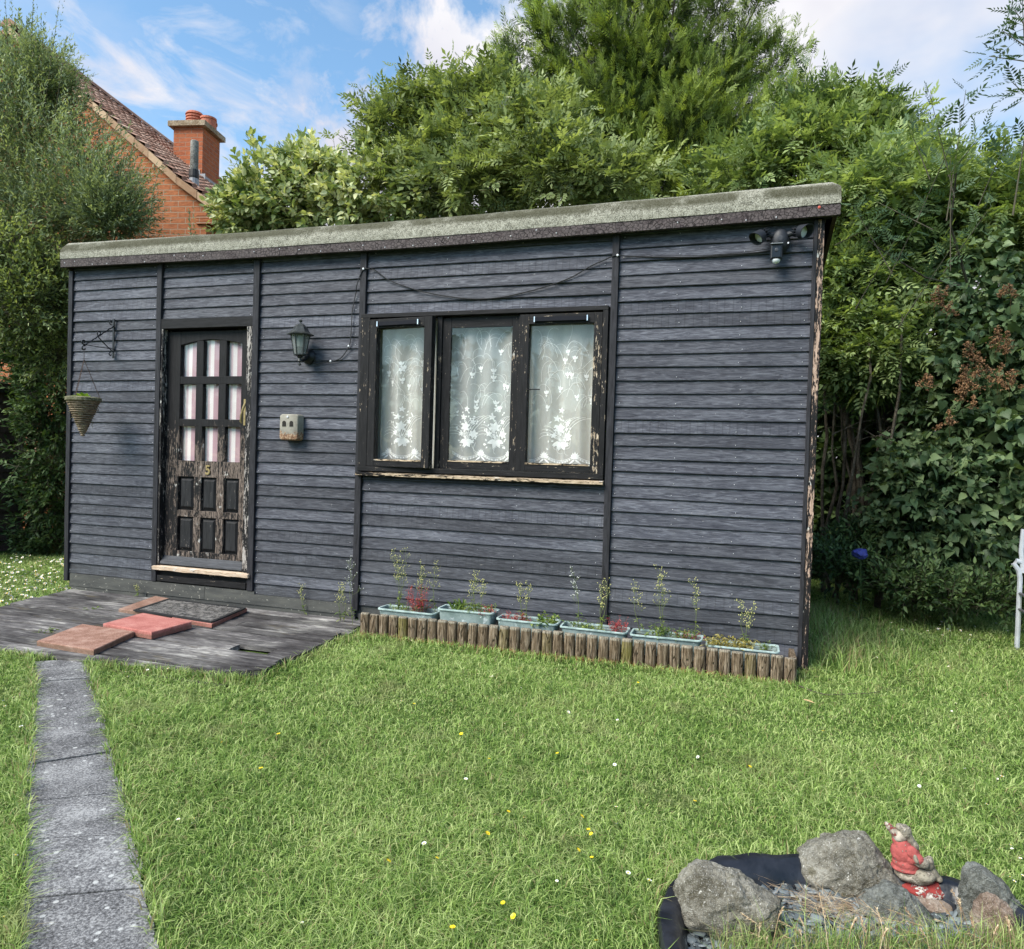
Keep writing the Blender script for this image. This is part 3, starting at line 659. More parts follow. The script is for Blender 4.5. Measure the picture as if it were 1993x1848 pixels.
for ci, ((a, b_), (ga, gb_), (gz0, gz1), ang) in enumerate(cas):
    T = Matrix.Translation((a, WY, 0)) @ Matrix.Rotation(R(-ang), 4, 'Z') @ Matrix.Translation((-a, -WY, 0))
    y0, y1 = (WY - .03 if ci != 1 else WY + .006), WY + .03
    p = MB(); p.box(a, ga, y0, y1, 1.1675, 2.307, .1, T); p.box(gb_, b_, y0, y1, 1.1675, 2.307, .6, T)
    p2 = MB(); p2.box(ga, gb_, y0 + .001, y1, gz1, 2.307, .3, T); p2.box(ga, gb_, y0 + .001, y1, 1.1675, gz0 - .012, .8, T)
    cs = joined('casement', [(p, M_trim), (p2, M_trimh)], window, .0025)
    if ang: cs['label'] = 'casement standing slightly open'
    p = MB(); p.box(ga, gb_, y0 - .004, y1 - .02, gz0 - .0118, gz0, .8, T); p.build('glazing_bar', M_sill, window)
    p = MB(); p.box(ga - .003, gb_ + .003, y1 - .018, y1 - .014, gz0 - .003, gz1 + .003, .5, T); p.build('glass_pane', M_glass, window)
for (a, b_, ang, org) in ((-2.70, -2.335, 6.0, -2.78), (-1.445, -1.055, 0, 0)):
    T = Matrix.Translation((org, WY, 0)) @ Matrix.Rotation(R(-ang), 4, 'Z') @ Matrix.Translation((-org, -WY, 0)) if ang else Matrix()
    p = MB(); yb = WY - .031
    vs = [T @ Vector(q) for q in ((a, yb, 2.248), (b_, yb, 2.248), (b_, yb, 2.286), (a, yb, 2.286), (a, yb - .018, 2.252), (b_, yb - .018, 2.252), (b_, yb - .010, 2.284), (a, yb - .010, 2.284))]
    p.add(vs, [(0, 3, 2, 1), (4, 5, 6, 7), (0, 1, 5, 4), (1, 2, 6, 5), (2, 3, 7, 6), (3, 0, 4, 7)])
    v = p.build('trickle_vent', M_vent, window, bevel=.002)
    for xe in (a - .003, b_ - .005):
        p = MB(); p.box(xe, xe + .008, yb - .0195, yb - .001, 2.2475, 2.2865, .5, T); p.build('vent_end_cap', M_chrome, v)
p = MB(); p.tube([(-1.495, WY - .034, 1.76), (-1.45, WY - .036, 1.763), (-1.39, WY - .036, 1.763)], .004, 6); p.build('window_stay', M_black, window)

# net curtains with embroidery
def petal(mb, f, cx, cz, ang, L, W, n=7):
    pts = []
    for k in range(n + 1):
        t = k / n; w_ = W * math.sin(math.pi * min(1, t ** .8)) ; pts.append((t * L, w_))
    for k in range(n, -1, -1):
        t = k / n; w_ = -W * math.sin(math.pi * min(1, t ** .8)); pts.append((t * L, w_))
    vs = []; ca, sa = math.cos(ang), math.sin(ang)
    for (u, v) in pts: x, z = cx + u * ca - v * sa, cz + u * sa + v * ca; vs.append((x, f(x, z) - .0025, z))
    m = len(vs); mb.add(vs, [(k, k + 1, m - 2 - k, m - 1 - k) for k in range(n)])
def ribbon(mb, f, pts, wd):
    vs = []; n = len(pts)
    for i, (x, z) in enumerate(pts):
        a = pts[max(0, i - 1)]; b_ = pts[min(n - 1, i + 1)]; d = Vector((b_[0] - a[0], b_[1] - a[1])); d = d.normalized() if d.length else Vector((1, 0))
        w_ = wd * (1 - .5 * i / n)
        for s_ in (-1, 1): X, Z = x - d.y * w_ * s_, z + d.x * w_ * s_; vs.append((X, f(X, Z) - .003, Z))
    mb.add(vs, [(2 * i, 2 * i + 1, 2 * i + 3, 2 * i + 2) for i in range(n - 1)])
def curl(cx, cz, a0, L, k0, k1, n=26):
    pts = [(cx, cz)]; a = a0
    for i in range(n): a += (k0 + (k1 - k0) * (i / n) ** 2) / n; x, z = pts[-1]; pts.append((x + math.cos(a) * L / n, z + math.sin(a) * L / n))
    return pts
def embroider(mb, f, x0, x1, zb, ph, rg):
    inside = lambda x, m=.02: x0 + m < x < x1 - m
    per = .235; k = -1
    while x0 + (k + ph) * per < x1 + .1:
        cx = x0 + (k + ph) * per; k += 1
        # scalloped border with palmette
        for j in range(3):
            pts = [(cx + per * t / 12, zb + .035 + .009 * j - .045 * math.sin(math.pi * t / 12) * (-1) * -1 + .05) for t in range(13)]
            pts = [(x, z) for x, z in pts if inside(x, .004)]
            if len(pts) > 2: ribbon(mb, f, pts, .0022)
        if inside(cx, .03):
            for a in range(-3, 4): petal(mb, f, cx, zb + .075, R(90 + a * 24), .052 - abs(a) * .004, .0085)
            for a in (-1, 1): petal(mb, f, cx, zb + .07, R(90 + a * 128), .06, .007)
        for t in range(1, 12):
            x = cx + per * t / 12; z = zb + .075 - .05 * math.sin(math.pi * t / 12)
            if inside(x): petal(mb, f, x, z + .01, R(60 + rg.random() * 60), .018, .005); petal(mb, f, x, zb + .012, R(80), .013, .004)
        # bouquet
        bx = cx + per / 2; 
        if inside(bx, .06):
            for a in (200, 255, 300, 340): petal(mb, f, bx, zb + .19, R(a), .065, .017)
            for (ox, oz, s_) in ((-.01, .29, 1.0), (.055, .235, .8), (-.05, .24, .55), (-.03, .365, .6), (.05, .33, .5), (.0, .425, .55)):
                for a in range(6 if s_ > .7 else 5): petal(mb, f, bx + ox, zb + oz, R(a * (60 if s_ > .7 else 72) + 20 * s_), .046 * s_, .012 * s_)
            for a in range(5): ribbon(mb, f, curl(bx + .005 * a - .01, zb + .18, R(95 - a * 7), .22 + .02 * a, R(-30), R(-190 + 10 * a)), .0022)
            for a in range(4): ribbon(mb, f, curl(bx, zb + .2, R(110 + a * 12), .18, R(30), R(210)), .0018)
            for q in range(34): petal(mb, f, bx + rg.uniform(-.09, .09), zb + rg.uniform(.13, .40), rg.random() * 6, .020, .006)
            for q in range(5): ribbon(mb, f, curl(bx + rg.uniform(-.08, .08), zb + rg.uniform(.14, .3), rg.random() * 6, .13, R(60), R(400)), .0016)
    # scrolls above
    for q in range(44):
        x = rg.uniform(x0 + .05, x1 - .05); z = zb + rg.uniform(.42, .93); s_ = rg.choice((-1, 1))
        pts = curl(x, z, R(90) + rg.uniform(-.6, .6), rg.uniform(.12, .24), s_ * R(40), s_ * R(420))
        pts = [p for p in pts if inside(p[0], .01)]
        if len(pts) > 4: ribbon(mb, f, pts, .0012)
        if q % 4 == 0:
            for a in (60, 90, 120): petal(mb, f, x, z, R(a + rg.uniform(-15, 15)), .034, .008)
            petal(mb, f, x, z, R(270), .02, .008)
rg = random.Random(5)
curt = [(-2.72, -2.26, 1.195, .30, 'white lace net curtain behind the left, slightly open casement', .010), (-2.13, -1.60, 1.20, .10, 'white lace net curtain behind the middle window pane', .009), (-1.50, -.98, 1.195, .55, 'white lace net curtain behind the right window pane', .010)]
for (a, b_, zb, ph, lab, am) in curt:
    o, f = drape('net_curtain', a, b_, zb, 2.30, YF + .062, M_net, am * 1.7, 30 + 8 * rg.random(), rg.random() * 30, nx=70, nz_=12, hem=.004)
    tag(o, lab, 'curtain', 'lace curtains in the window')
    e = MB(); embroider(e, f, a, b_, zb, ph, rg); e.build('embroidery', M_emb, o)
for (a, b_, lab) in ((-2.80, -2.24, 'heavy cream curtain hanging behind the left lace net'), (-1.55, -.93, 'heavy cream curtain hanging behind the right lace net')):
    o, f = drape('cream_curtain', a, b_, 1.08, 2.36, YF + .14, M_cream, .040, 55, rg.random() * 30, nx=80)
    tag(o, lab, 'curtain', 'cream curtains behind the lace')
o, f = drape('dim_room_sheet', -2.2, -1.55, 1.08, 2.36, YF + .17, M_drk2, .01, 26, 4); tag(o, 'added grey-green sheet standing in for the dark interior behind the middle lace net', 'curtain')  # added sheet, coloured to stand for the dark room behind the middle pane

# ------------------------------------------------------------------ things on the wall
# wrought-iron bracket
BX = -5.338
br = empty('plant_bracket', (BX, YF, 2.2), 'black wrought-iron scroll bracket screwed to the left end of the shed', 'bracket')
p = MB(); p.box(BX - .009, BX + .009, YF - .030, YF - .022, 2.044, 2.39, .5); p.build('back_plate', M_black, br)
p = MB()
def spiral(y, z, r0, a0, turns, s_=1, n=20, k=.75): return [(BX, y + r0 * (1 - k * i / n) * math.cos(a0 + s_ * turns * 6.283 * i / n), z + r0 * (1 - k * i / n) * math.sin(a0 + s_ * turns * 6.283 * i / n)) for i in range(n + 1)]
A_, T_ = Vector((BX, YF - .03, 2.325)), Vector((BX, 4.757, 2.117))
p.tube([A_.lerp(T_, i / 14) + Vector((.0025 * math.sin(i * 2.4), 0, .0025 * math.cos(i * 2.4))) for i in range(15)], .0055, 5)
p.tube([T_, (BX, YF - .028, 2.125)], .0035, 5)
p.tube([(BX, YF - .03, 2.10), (BX, 4.96, 2.15), (BX, 4.885, 2.205), (BX, 4.875, 2.235)] + spiral(4.895, 2.235, .022, math.pi, .8, -1), .005, 5)
p.tube([T_] + spiral(4.742, 2.14, .024, -1.2, .9, -1), .006, 5); p.tube([T_] + spiral(4.745, 2.085, .024, 1.3, .9, 1), .006, 5)
p.tube(spiral(YF - .055, 2.355, .020, -1.2, .9, -1), .005, 5); p.tube(spiral(YF - .055, 2.075, .020, 1.2, .9, 1), .005, 5)
p.build('scroll_arm', M_black, br, smooth=True)
# hanging basket
BYc = 4.747; hb = empty('hanging_basket', (BX, BYc, 1.338), 'cone-shaped wicker basket hanging on chains from the iron bracket', 'basket')
mw = Mat('wicker'); wn = mw.noise(10, 6, .7, mw.vec((2, 2, 22)), .6)
wic = mw.pbr(mw.ramp(wn, [(.35, (.05, .035, .022)), (.5, (.22, .165, .11)), (.65, (.46, .37, .27))]), .95, mw.bump(wn, .01), spec=.1)
p = MB(); prof_ = []
for i in range(34):
    t = i / 33; r_ = .008 + .118 * t ** .95; prof_.append((r_ + (.006 if i % 2 else -.003) + random.uniform(-.003, .003), 1.338 + .30 * t))
prof_.append((.10, 1.64)); p.lathe(prof_, (BX, BYc, 0), 26); p.build('wicker_cone', wic, hb)
p = MB(); p.lathe([(.122, 1.636), (.136, 1.640), (.138, 1.665), (.126, 1.672), (.112, 1.668), (.110, 1.640)], (BX, BYc, 0), 26)
for k in range(46):
    a = random.random() * 6.28; r_ = .115; z = random.uniform(1.40, 1.66); rr = .02 + .115 * (z - 1.338) / .3
    p.tube([(BX + rr * math.cos(a), BYc + rr * math.sin(a), z), (BX + (rr + .012) * math.cos(a + .15), BYc + (rr + .012) * math.sin(a + .15), z + random.uniform(-.02, .015)), (BX + (rr + .016) * math.cos(a + .4), BYc + (rr + .016) * math.sin(a + .4), z + random.uniform(-.03, .01))], .0016, 4)
p.build('rim', stone('mossy_rim', (.10, .09, .05), (.22, .21, .12), (.40, .36, .24), sc=20), hb)
M_chain = plain('rusty_chain', (.10, .06, .045), .7, .4, 80, .4)
p = MB(); top = Vector((BX, BYc, 1.99)); p.tube([(BX, BYc, 2.065), top], .003, 4)
for a in (math.pi * .95, math.pi * 1.62, math.pi * .28):
    e = Vector((BX + .125 * math.cos(a), BYc + .125 * math.sin(a), 1.665)); n = 17
    for k in range(n):
        q0 = top.lerp(e, k / n); q1 = top.lerp(e, (k + .95) / n); d = Vector((.0035, 0, 0)) if k % 2 else Vector((0, .0035, 0))
        p.tube([q0, q0.lerp(q1, .25) + d, q0.lerp(q1, .75) + d, q1, q0.lerp(q1, .75) - d, q0.lerp(q1, .25) - d, q0], .0017, 4)
p.build('chains', M_chain, hb)
lm = leafmat('fresh_green_leaf', [(.1, (.10, .20, .03)), (.9, (.30, .42, .09))], .35)
def leafblade(mb, p0, d, L, W, up=(0, 0, 1), droop=.3, n=5, fold=.25):
    d = Vector(d).normalized(); s_ = d.cross(Vector(up)); s_ = s_.normalized() if s_.length > 1e-4 else Vector((1, 0, 0)); u = s_.cross(d)
    vs = []; q = Vector(p0)
    for k in range(n + 1):
        t = k / n; w_ = W * math.sin(math.pi * (t ** .8)) * .5 + .0004
        c = q + d * L * t - Vector((0, 0, 1)) * droop * L * t * t
        vs += [c - s_ * w_ + u * w_ * fold, c, c + s_ * w_ + u * w_ * fold]
    mb.add(vs, [f for k in range(n) for f in ((3 * k, 3 * k + 1, 3 * k + 4, 3 * k + 3), (3 * k + 1, 3 * k + 2, 3 * k + 5, 3 * k + 4))])
p = MB()
for k in range(22):
    a = random.random() * 6.28; r_ = random.uniform(0, .07); leafblade(p, (BX + r_ * math.cos(a), BYc + r_ * math.sin(a), 1.66), (math.cos(a), math.sin(a), random.uniform(.4, 1.8)), random.uniform(.05, .09), random.uniform(.03, .05))
o = p.build('basket_plant', lm, None, smooth=True); tag(o, 'fresh green leafy plant growing in the hanging wicker basket', 'plant')
# wall lantern
LX, LY = -3.340, 4.930
ln = empty('wall_lantern', (LX, LY, 1.95), 'black and verdigris hexagonal carriage lantern on the wall between door and window', 'lamp')
M_lan = plain('lantern_dark_metal', (.045, .048, .046), .45, .3, 40, .5, .001)
p = MB(); C6 = (LX, LY, 0)
p.lathe([(.105, 2.183), (.106, 2.188), (.075, 2.204), (.062, 2.222), (.052, 2.245), (.030, 2.266), (.016, 2.272), (.008, 2.275)], C6, 6); p.build('roof', M_lan, ln)
p = MB(); p.lathe([(.007, 2.272), (.005, 2.284), (.014, 2.29), (.016, 2.297), (.005, 2.304)], C6, 12); p.build('finial', M_lan, ln, smooth=True); p = MB(); p.lathe([(.018, 2.020), (.024, 2.012), (.012, 2.0), (.017, 1.985), (.020, 1.978), (.006, 1.970), (.004, 1.962), (.012, 1.957), (.012, 1.949), (.002, 1.942)], C6, 12); p.build('pendant', M_lan, ln, smooth=True)
p = MB(); p.lathe([(.046, 2.022), (.048, 2.028), (.046, 2.034)], C6, 6)
for k in range(6):
    a = 2 * math.pi * (k + .5) / 6; p.tube([(LX + .044 * math.cos(a), LY + .044 * math.sin(a), 2.03), (LX + .074 * math.cos(a), LY + .074 * math.sin(a), 2.186)], .0042, 5)
p.build('cage', M_lan, ln)
mgl = Mat('frosted_grey_glass'); tt = mgl.n('ShaderNodeBsdfTransparent'); tt.inputs[0].default_value = (.75, .78, .76, 1); gg = mgl.n('ShaderNodeBsdfPrincipled'); gg.inputs['Base Color'].default_value = (.32, .34, .33, 1); gg.inputs['Roughness'].default_value = .2
xx = mgl.n('ShaderNodeMixShader'); xx.inputs[0].default_value = .45; mgl.t.links.new(tt.outputs[0], xx.inputs[1]); mgl.t.links.new(gg.outputs[0], xx.inputs[2]); mgl.t.links.new(xx.outputs[0], mgl.out.inputs[0])
for k in range(6):
    a0, a1 = 2 * math.pi * (k + .5) / 6, 2 * math.pi * (k + 1.5) / 6
    p = MB(); p.add([(LX + .043 * math.cos(a0), LY + .043 * math.sin(a0), 2.034), (LX + .043 * math.cos(a1), LY + .043 * math.sin(a1), 2.034), (LX + .071 * math.cos(a1), LY + .071 * math.sin(a1), 2.184), (LX + .071 * math.cos(a0), LY + .071 * math.sin(a0), 2.184)], [(0, 1, 2, 3)]); p.build('lantern_glass', mgl.m, ln)
p = MB(); p.lathe([(.022, 2.035), (.022, 2.09)], C6, 12, r=.2); p.build('lamp_holder', plain('grey_holder', (.22, .22, .21), .6), ln)
p = MB(); p.lathe([(.024, 2.09), (.026, 2.12), (.026, 2.16), (.018, 2.178)], C6, 14); p.build('bulb', plain('white_bulb', (.62, .63, .58), .35), ln, smooth=True)
p = MB(); MY = Matrix.Rotation(R(90), 4, 'X')
p.lathe([(.062, 0), (.060, .012), (.045, .022), (.030, .034)], (LX, YF - .018, 2.03), 18, MY); p.tube([(LX, YF - .04, 2.04), (LX, 5.0, 2.0), (LX, 4.96, 1.985), (LX, LY, 1.99)], [.020, .013, .011, .012], 8); p.build('wall_mount', M_black, ln, smooth=True)
# rusted metal box
mb_ = Mat('rusting_grey_enamel'); z = mb_.sep(2); ru = mb_.math('ADD', mb_.math('MULTIPLY', mb_.step(z, 1.47, 1.36), .42), mb_.math('MULTIPLY', mb_.noise(22, 6, .7), .75))
bc = mb_.mix(mb_.step(ru, .56, .66), mb_.ramp(mb_.noise(12, 4), [(.3, (.18, .165, .135)), (.7, (.35, .325, .27))]), mb_.ramp(mb_.noise(60, 5, .7), [(.35, (.09, .045, .028)), (.5, (.26, .14, .08)), (.66, (.52, .40, .27))]))
M_rust = mb_.pbr(bc, .75, mb_.bump(mb_.noise(60, 4), .003), spec=.3)
bx = empty('metal_ashtray_box', (-3.455, YF, 1.36), 'small rusty grey metal box with two arched openings on the wall beside the door', 'box')
x0, x1, zA, zB, yf, yb = -3.545, -3.372, 1.352, 1.562, 4.972, 5.052
p = MB(); rr = .022; nr = 5; ring = []
for (cx, cz, a0) in ((x1 - rr, zB - rr, 0), (x0 + rr, zB - rr, 90), (x0 + rr, zA + rr, 180), (x1 - rr, zA + rr, 270)):
    for k in range(nr + 1): a = R(a0 + 90 * k / nr); ring.append((cx + rr * math.cos(a), cz + rr * math.sin(a)))
n = len(ring); cx_, cz_ = (x0 + x1) / 2, (zA + zB) / 2; vs = []
for (y, s_) in ((yb, 1), (yf + .014, 1), (yf + .004, .965), (yf, .90)): vs += [(cx_ + (x - cx_) * s_, y, cz_ + (z - cz_) * s_) for x, z in ring]
fs = [(k * n + i, k * n + (i + 1) % n, (k + 1) * n + (i + 1) % n, (k + 1) * n + i) for k in range(3) for i in range(n)] + [tuple(range(3 * n, 4 * n))]
p.add(vs, fs); p.build('box_body', M_rust, bx, smooth=True)
for cx in (-3.500, -3.432):
    p = MB(); pts = [(cx - .017, 1.462), (cx + .017, 1.462), (cx + .017, 1.49)] + [(cx + .017 * math.cos(a), 1.49 + .017 * math.sin(a)) for a in [math.pi * k / 8 for k in range(1, 8)]] + [(cx - .017, 1.49)]
    m_n = len(pts); p.add([(x, yf - .0025, z) for x, z in pts] + [(x, yf + .002, z) for x, z in pts], [tuple(range(m_n))] + [(i, (i + 1) % m_n, m_n + (i + 1) % m_n, m_n + i) for i in range(m_n)]); p.build('opening', plain('dark_hole', (.018, .015, .012), .9), bx)
p = MB(); p.lathe([(.009, 0), (.009, .003), (.006, .005)], (-3.468, yf - .001, 1.538), 12, MY); p.build('screw', M_nail, bx)
# cable
p = MB()
c1 = [(-3.289, 2.051), (-3.273, 2.023), (-3.283, 1.981), (-3.255, 1.970), (-3.224, 1.977), (-3.129, 1.988), (-3.052, 2.009), (-2.999, 2.060), (-2.971, 2.107), (-2.959, 2.154), (-2.952, 2.30), (-2.949, 2.386), (-2.918, 2.536), (-2.879, 2.659), (-2.848, 2.703),
      (-2.80, 2.703), (-2.754, 2.691), (-2.647, 2.617), (-2.509, 2.562), (-2.345, 2.51), (-2.133, 2.465), (-1.925, 2.438), (-1.724, 2.442), (-1.564, 2.466), (-1.383, 2.505), (-1.195, 2.562), (-1.035, 2.644), (-.9, 2.691), (-.855, 2.697), (-.705, 2.685), (-.501, 2.669), (-.311, 2.661), (-.14, 2.665), (.042, 2.668), (.15, 2.675)]
def cr_spline(P, n=5):
    out = []
    for i in range(len(P) - 1):
        p0, p1, p2, p3 = [Vector(P[min(max(j, 0), len(P) - 1)]) for j in (i - 1, i, i + 1, i + 2)]
        for k in range(n): t = k / n; out.append(.5 * ((2 * p1) + (p2 - p0) * t + (2 * p0 - 5 * p1 + 4 * p2 - p3) * t * t + (3 * p1 - p0 - 3 * p2 + p3) * t ** 3))
    out.append(Vector(P[-1])); return out
p.tube([(v.x, YF - (.041 if min(abs(v.x + 2.855), abs(v.x + .875)) < .06 else .026), v.y) for v in cr_spline(c1)], .0042, 6)
p.tube([(v.x, YF - (.043 if min(abs(v.x + 2.855), abs(v.x + .875)) < .06 else .028), v.y + .010 + .004 * math.sin(v.x * 9)) for v in cr_spline(c1[29:])], .0022, 5)
cb = p.build('power_cable', M_cable, None, smooth=True); tag(cb, 'black cable sagging across the wall from the lantern to the security light', 'cable')
p = MB()
for (x, z, y) in ((-2.848, 2.703, .046), (-2.971, 2.107, .03), (-.858, 2.697, .046), (-3.13, 1.99, .03)): p.lathe([(.008, 0), (.008, .005), (.004, .007)], (x, YF - y, z), 10, MY)
p.build('cable_clip', M_nail, cb)
# security floodlight camera
FX = .205; fl = empty('security_floodlight', (FX, YF, 2.7), 'black twin-lamp security light with camera near the right top corner of the shed', 'security light')
def along(p0, d): d = Vector(d).normalized(); return Matrix.Translation(p0) @ d.to_track_quat('Z', 'Y').to_matrix().to_4x4()
p = MB(); p.lathe([(.072, 0), (.074, .02), (.066, .05), (.052, .066), (.02, .072)], (0, 0, 0), 22, Matrix.Translation((FX, YF - .02, 2.728)) @ MY @ Matrix.Diagonal((.82, 1.12, 1, 1))); p.build('base_plate', M_plast, fl, smooth=True)
p = MB(); p.lathe([(.02, 0), (.02, .003), (.012, .004)], (FX - .003, YF - .0915, 2.735), 18, MY)
p.lathe([(.012, 0), (.012, .006)], (FX, YF - .065, 2.79), 14, MY); p.build('cover_button', plain('grey_button', (.035, .037, .044), .5), fl)
p = MB()
for dx in (-.048, .048): p.lathe([(.006, 0), (.006, .004)], (FX + dx, YF - .078, 2.705), 10, MY)
p.build('screws', M_nail, fl)
for sx, tx in ((-1, (-.75, -.72, -.62)), (1, (.78, -.9, -.30))):
    j0 = Vector((FX + sx * .052, YF - .065, 2.765)); j1 = j0 + Vector((sx * .045, -.022, .006)); d = Vector(tx).normalized()
    p = MB(); p.tube([(FX + sx * .035, YF - .055, 2.76), j0, j1], [.018, .020, .013], 12)
    T = along(j1 - d * .01, d)
    p.lathe([(.012, -.01), (.026, 0), (.030, .012)], (0, 0, 0), 18, T)
    for k in range(10):
        a = 2 * math.pi * k / 10; T2 = T @ Matrix.Rotation(a, 4, 'Z'); p.box(.018, .031, -.002, .002, -.016, .045, .5, T2)
    hd = p.build('lamp_joint', M_plast, fl, smooth=False)
    # hood: cylinder with oblique mouth
    p = MB(); n = 26; vs = []
    for (rad, z0, ob) in ((.031, .035, 0), (.042, .045, 0), (.047, .10, .022), (.043, .099, .022), (.038, .055, 0)):
        for k in range(n):
            a = 2 * math.pi * k / n; v = T @ Vector((rad * math.cos(a), rad * math.sin(a), z0)); 
            if ob: v += d * (ob * (1 if (T.to_3x3() @ Vector((math.cos(a), math.sin(a), 0))).z > 0 else -.6) * abs((T.to_3x3() @ Vector((math.cos(a), math.sin(a), 0))).z))
            vs.append(v)
    fs = [(k * n + i, k * n + (i + 1) % n, (k + 1) * n + (i + 1) % n, (k + 1) * n + i) for k in range(4) for i in range(n)] + [tuple(range(4 * n, 5 * n))]
    p.add(vs, fs); p.build('lamp_head', M_plast, fl, smooth=True)
    p = MB(); p.lathe([(.036, .058), (.036, .062), (.02, .066)], (0, 0, 0), 20, T); p.build('lamp_lens', M_white, fl, smooth=True)
p = MB(); cx = FX - .023; p.box(cx - .036, cx + .036, YF - .135, YF - .085, 2.592, 2.69, .5); p.box(cx - .02, cx + .02, YF - .09, YF - .03, 2.66, 2.70, .4)
p.build('camera_body', M_plast, fl, bevel=.008)
p = MB(); p.box(cx - .027, cx + .027, YF - .1395, YF - .134, 2.60, 2.672, .5); p.build('camera_window', M_lens, fl, bevel=.003)
p = MB(); p.lathe([(.012, 0), (.012, .003), (.007, .004)], (cx, YF - .1405, 2.648), 18, MY); p.build('camera_lens', plain('grey_lens_ring', (.05, .05, .055), .3), fl)
p = MB(); T = Matrix.Translation((cx, YF - .112, 2.696)) @ Matrix.Rotation(R(14), 4, 'X'); p.box(-.038, .038, -.038, .03, -.003, .003, .5, T); p.build('camera_hood', plain('grey_hood', (.20, .21, .22), .45), fl, bevel=.002)
p = MB(); p.lathe([(.026, 0), (.026, -.005), (.020, -.018), (.006, -.025)], (cx, YF - .110, 2.592), 18); p.build('motion_sensor', M_white, fl, smooth=True)

# ------------------------------------------------------------------ log edging
YE = 4.72; eg = empty('log_edging', (-1.1, YE, GZ), 'low retaining edge of weathered upright half logs below the planters', 'edging')
ml = Mat('weathered_log'); lg = ml.noise(7, 7, .7, ml.vec((9, 9, 1.3), 29), .5)
lc = ml.ramp(lg, [(.33, (.055, .038, .022)), (.47, (.15, .108, .070)), (.6, (.29, .225, .16)), (.74, (.40, .33, .26))])
zz = ml.sep(2); gcol = ml.math('MULTIPLY', ml.step(ml.math('FRACT', ml.math('MULTIPLY', ml.attr(), 5.7)), .8, 1.05), ml.noise(9, 4)); lc = ml.mix(gcol, lc, (.20, .19, .035, 1))
rot = ml.math('MULTIPLY', ml.step(ml.math('ADD', zz, ml.math('MULTIPLY', ml.noise(16, 5, .6), .07)), -.012, -.048), .85); lc = ml.mix(rot, lc, ml.ramp(ml.noise(50, 4), [(.4, (.20, .08, .025)), (.6, (.52, .30, .12))]))
lc = ml.mix(ml.step(zz, .072, .082), lc, (.30, .26, .20, 1))
ck = ml.voro(5, 'DISTANCE_TO_EDGE', ml.vec((14, 14, .9), 13)); lc = ml.mix(ml.math('MULTIPLY', ml.step(ck, .05, .0), .7), lc, (.02, .014, .009, 1))
M_log = ml.pbr(lc, .92, ml.bump(ml.math('ADD', lg, ml.step(ck, .0, .06)), .008), spec=.12)
# tops follow the measured line: left .09 -> right .075 ; bottoms to the lawn
nl = 39
for k in range(nl):
    t = k / (nl - 1); x0 = -2.635 + (3.02) * k / nl; x1 = x0 + 3.02 / nl - .004; xc, hw = (x0 + x1) / 2, (x1 - x0) / 2 * random.uniform(.95, 1.0)
    zt = .083 + .010 * math.sin(t * math.pi) + random.uniform(-.004, .004); tl = random.uniform(-.012, .012); vs = []; m = 9
    rag = [random.uniform(-.012, .012) for _ in range(m)]
    for (z, s_) in ((GZ - .03, 1), (-.06, 1), (zt - .012, 1), (zt - .003, .95), (zt, .86)):
        for i in range(m):
            a = math.pi * i / (m - 1); ww = 1 + (.10 * noise.noise(Vector((k * 3.1, i * .8, z * 12))) if z < zt - .01 else 0)
            xx = xc - math.cos(a) * hw * s_ * ww + tl * (z - GZ); yy = YE + .028 - math.sin(a) ** .6 * .034 * s_ * ww
            vs.append((xx, yy, z))
    fs = [(r_ * m + i, r_ * m + i + 1, (r_ + 1) * m + i + 1, (r_ + 1) * m + i) for r_ in range(4) for i in range(m - 1)] + [tuple(range(4 * m, 5 * m))] + [((r_ + 1) * m, (r_ + 1) * m + m - 1, r_ * m + m - 1, r_ * m) for r_ in range(4)]
    p = MB(); p.add(vs, fs, (k * .381) % 1); p.build('log_post', M_log, eg, smooth=True)
p = MB(); p.box(.352, .385, YE + .03, YF - .04, GZ - .02, .070, .2); p.build('end_board', M_log, eg, bevel=.004)
so = MB(); n = 40; mm = 6; vs = []
for i in range(n + 1):
    for j in range(mm + 1):
        x = -2.63 + 2.98 * i / n; y = YE + .03 + (YF - .03 - YE - .03) * j / mm; vs.append((x, y, -.045 + noise.noise(Vector((x * 6, y * 6, 0))) * .012))
so.add(vs, [(i * (mm + 1) + j, (i + 1) * (mm + 1) + j, (i + 1) * (mm + 1) + j + 1, i * (mm + 1) + j + 1) for i in range(n) for j in range(mm)])
tag(so.build('soil', plain('dark_soil', (.05, .036, .024), .95, 0, 40, .5, .01)), kind='structure')

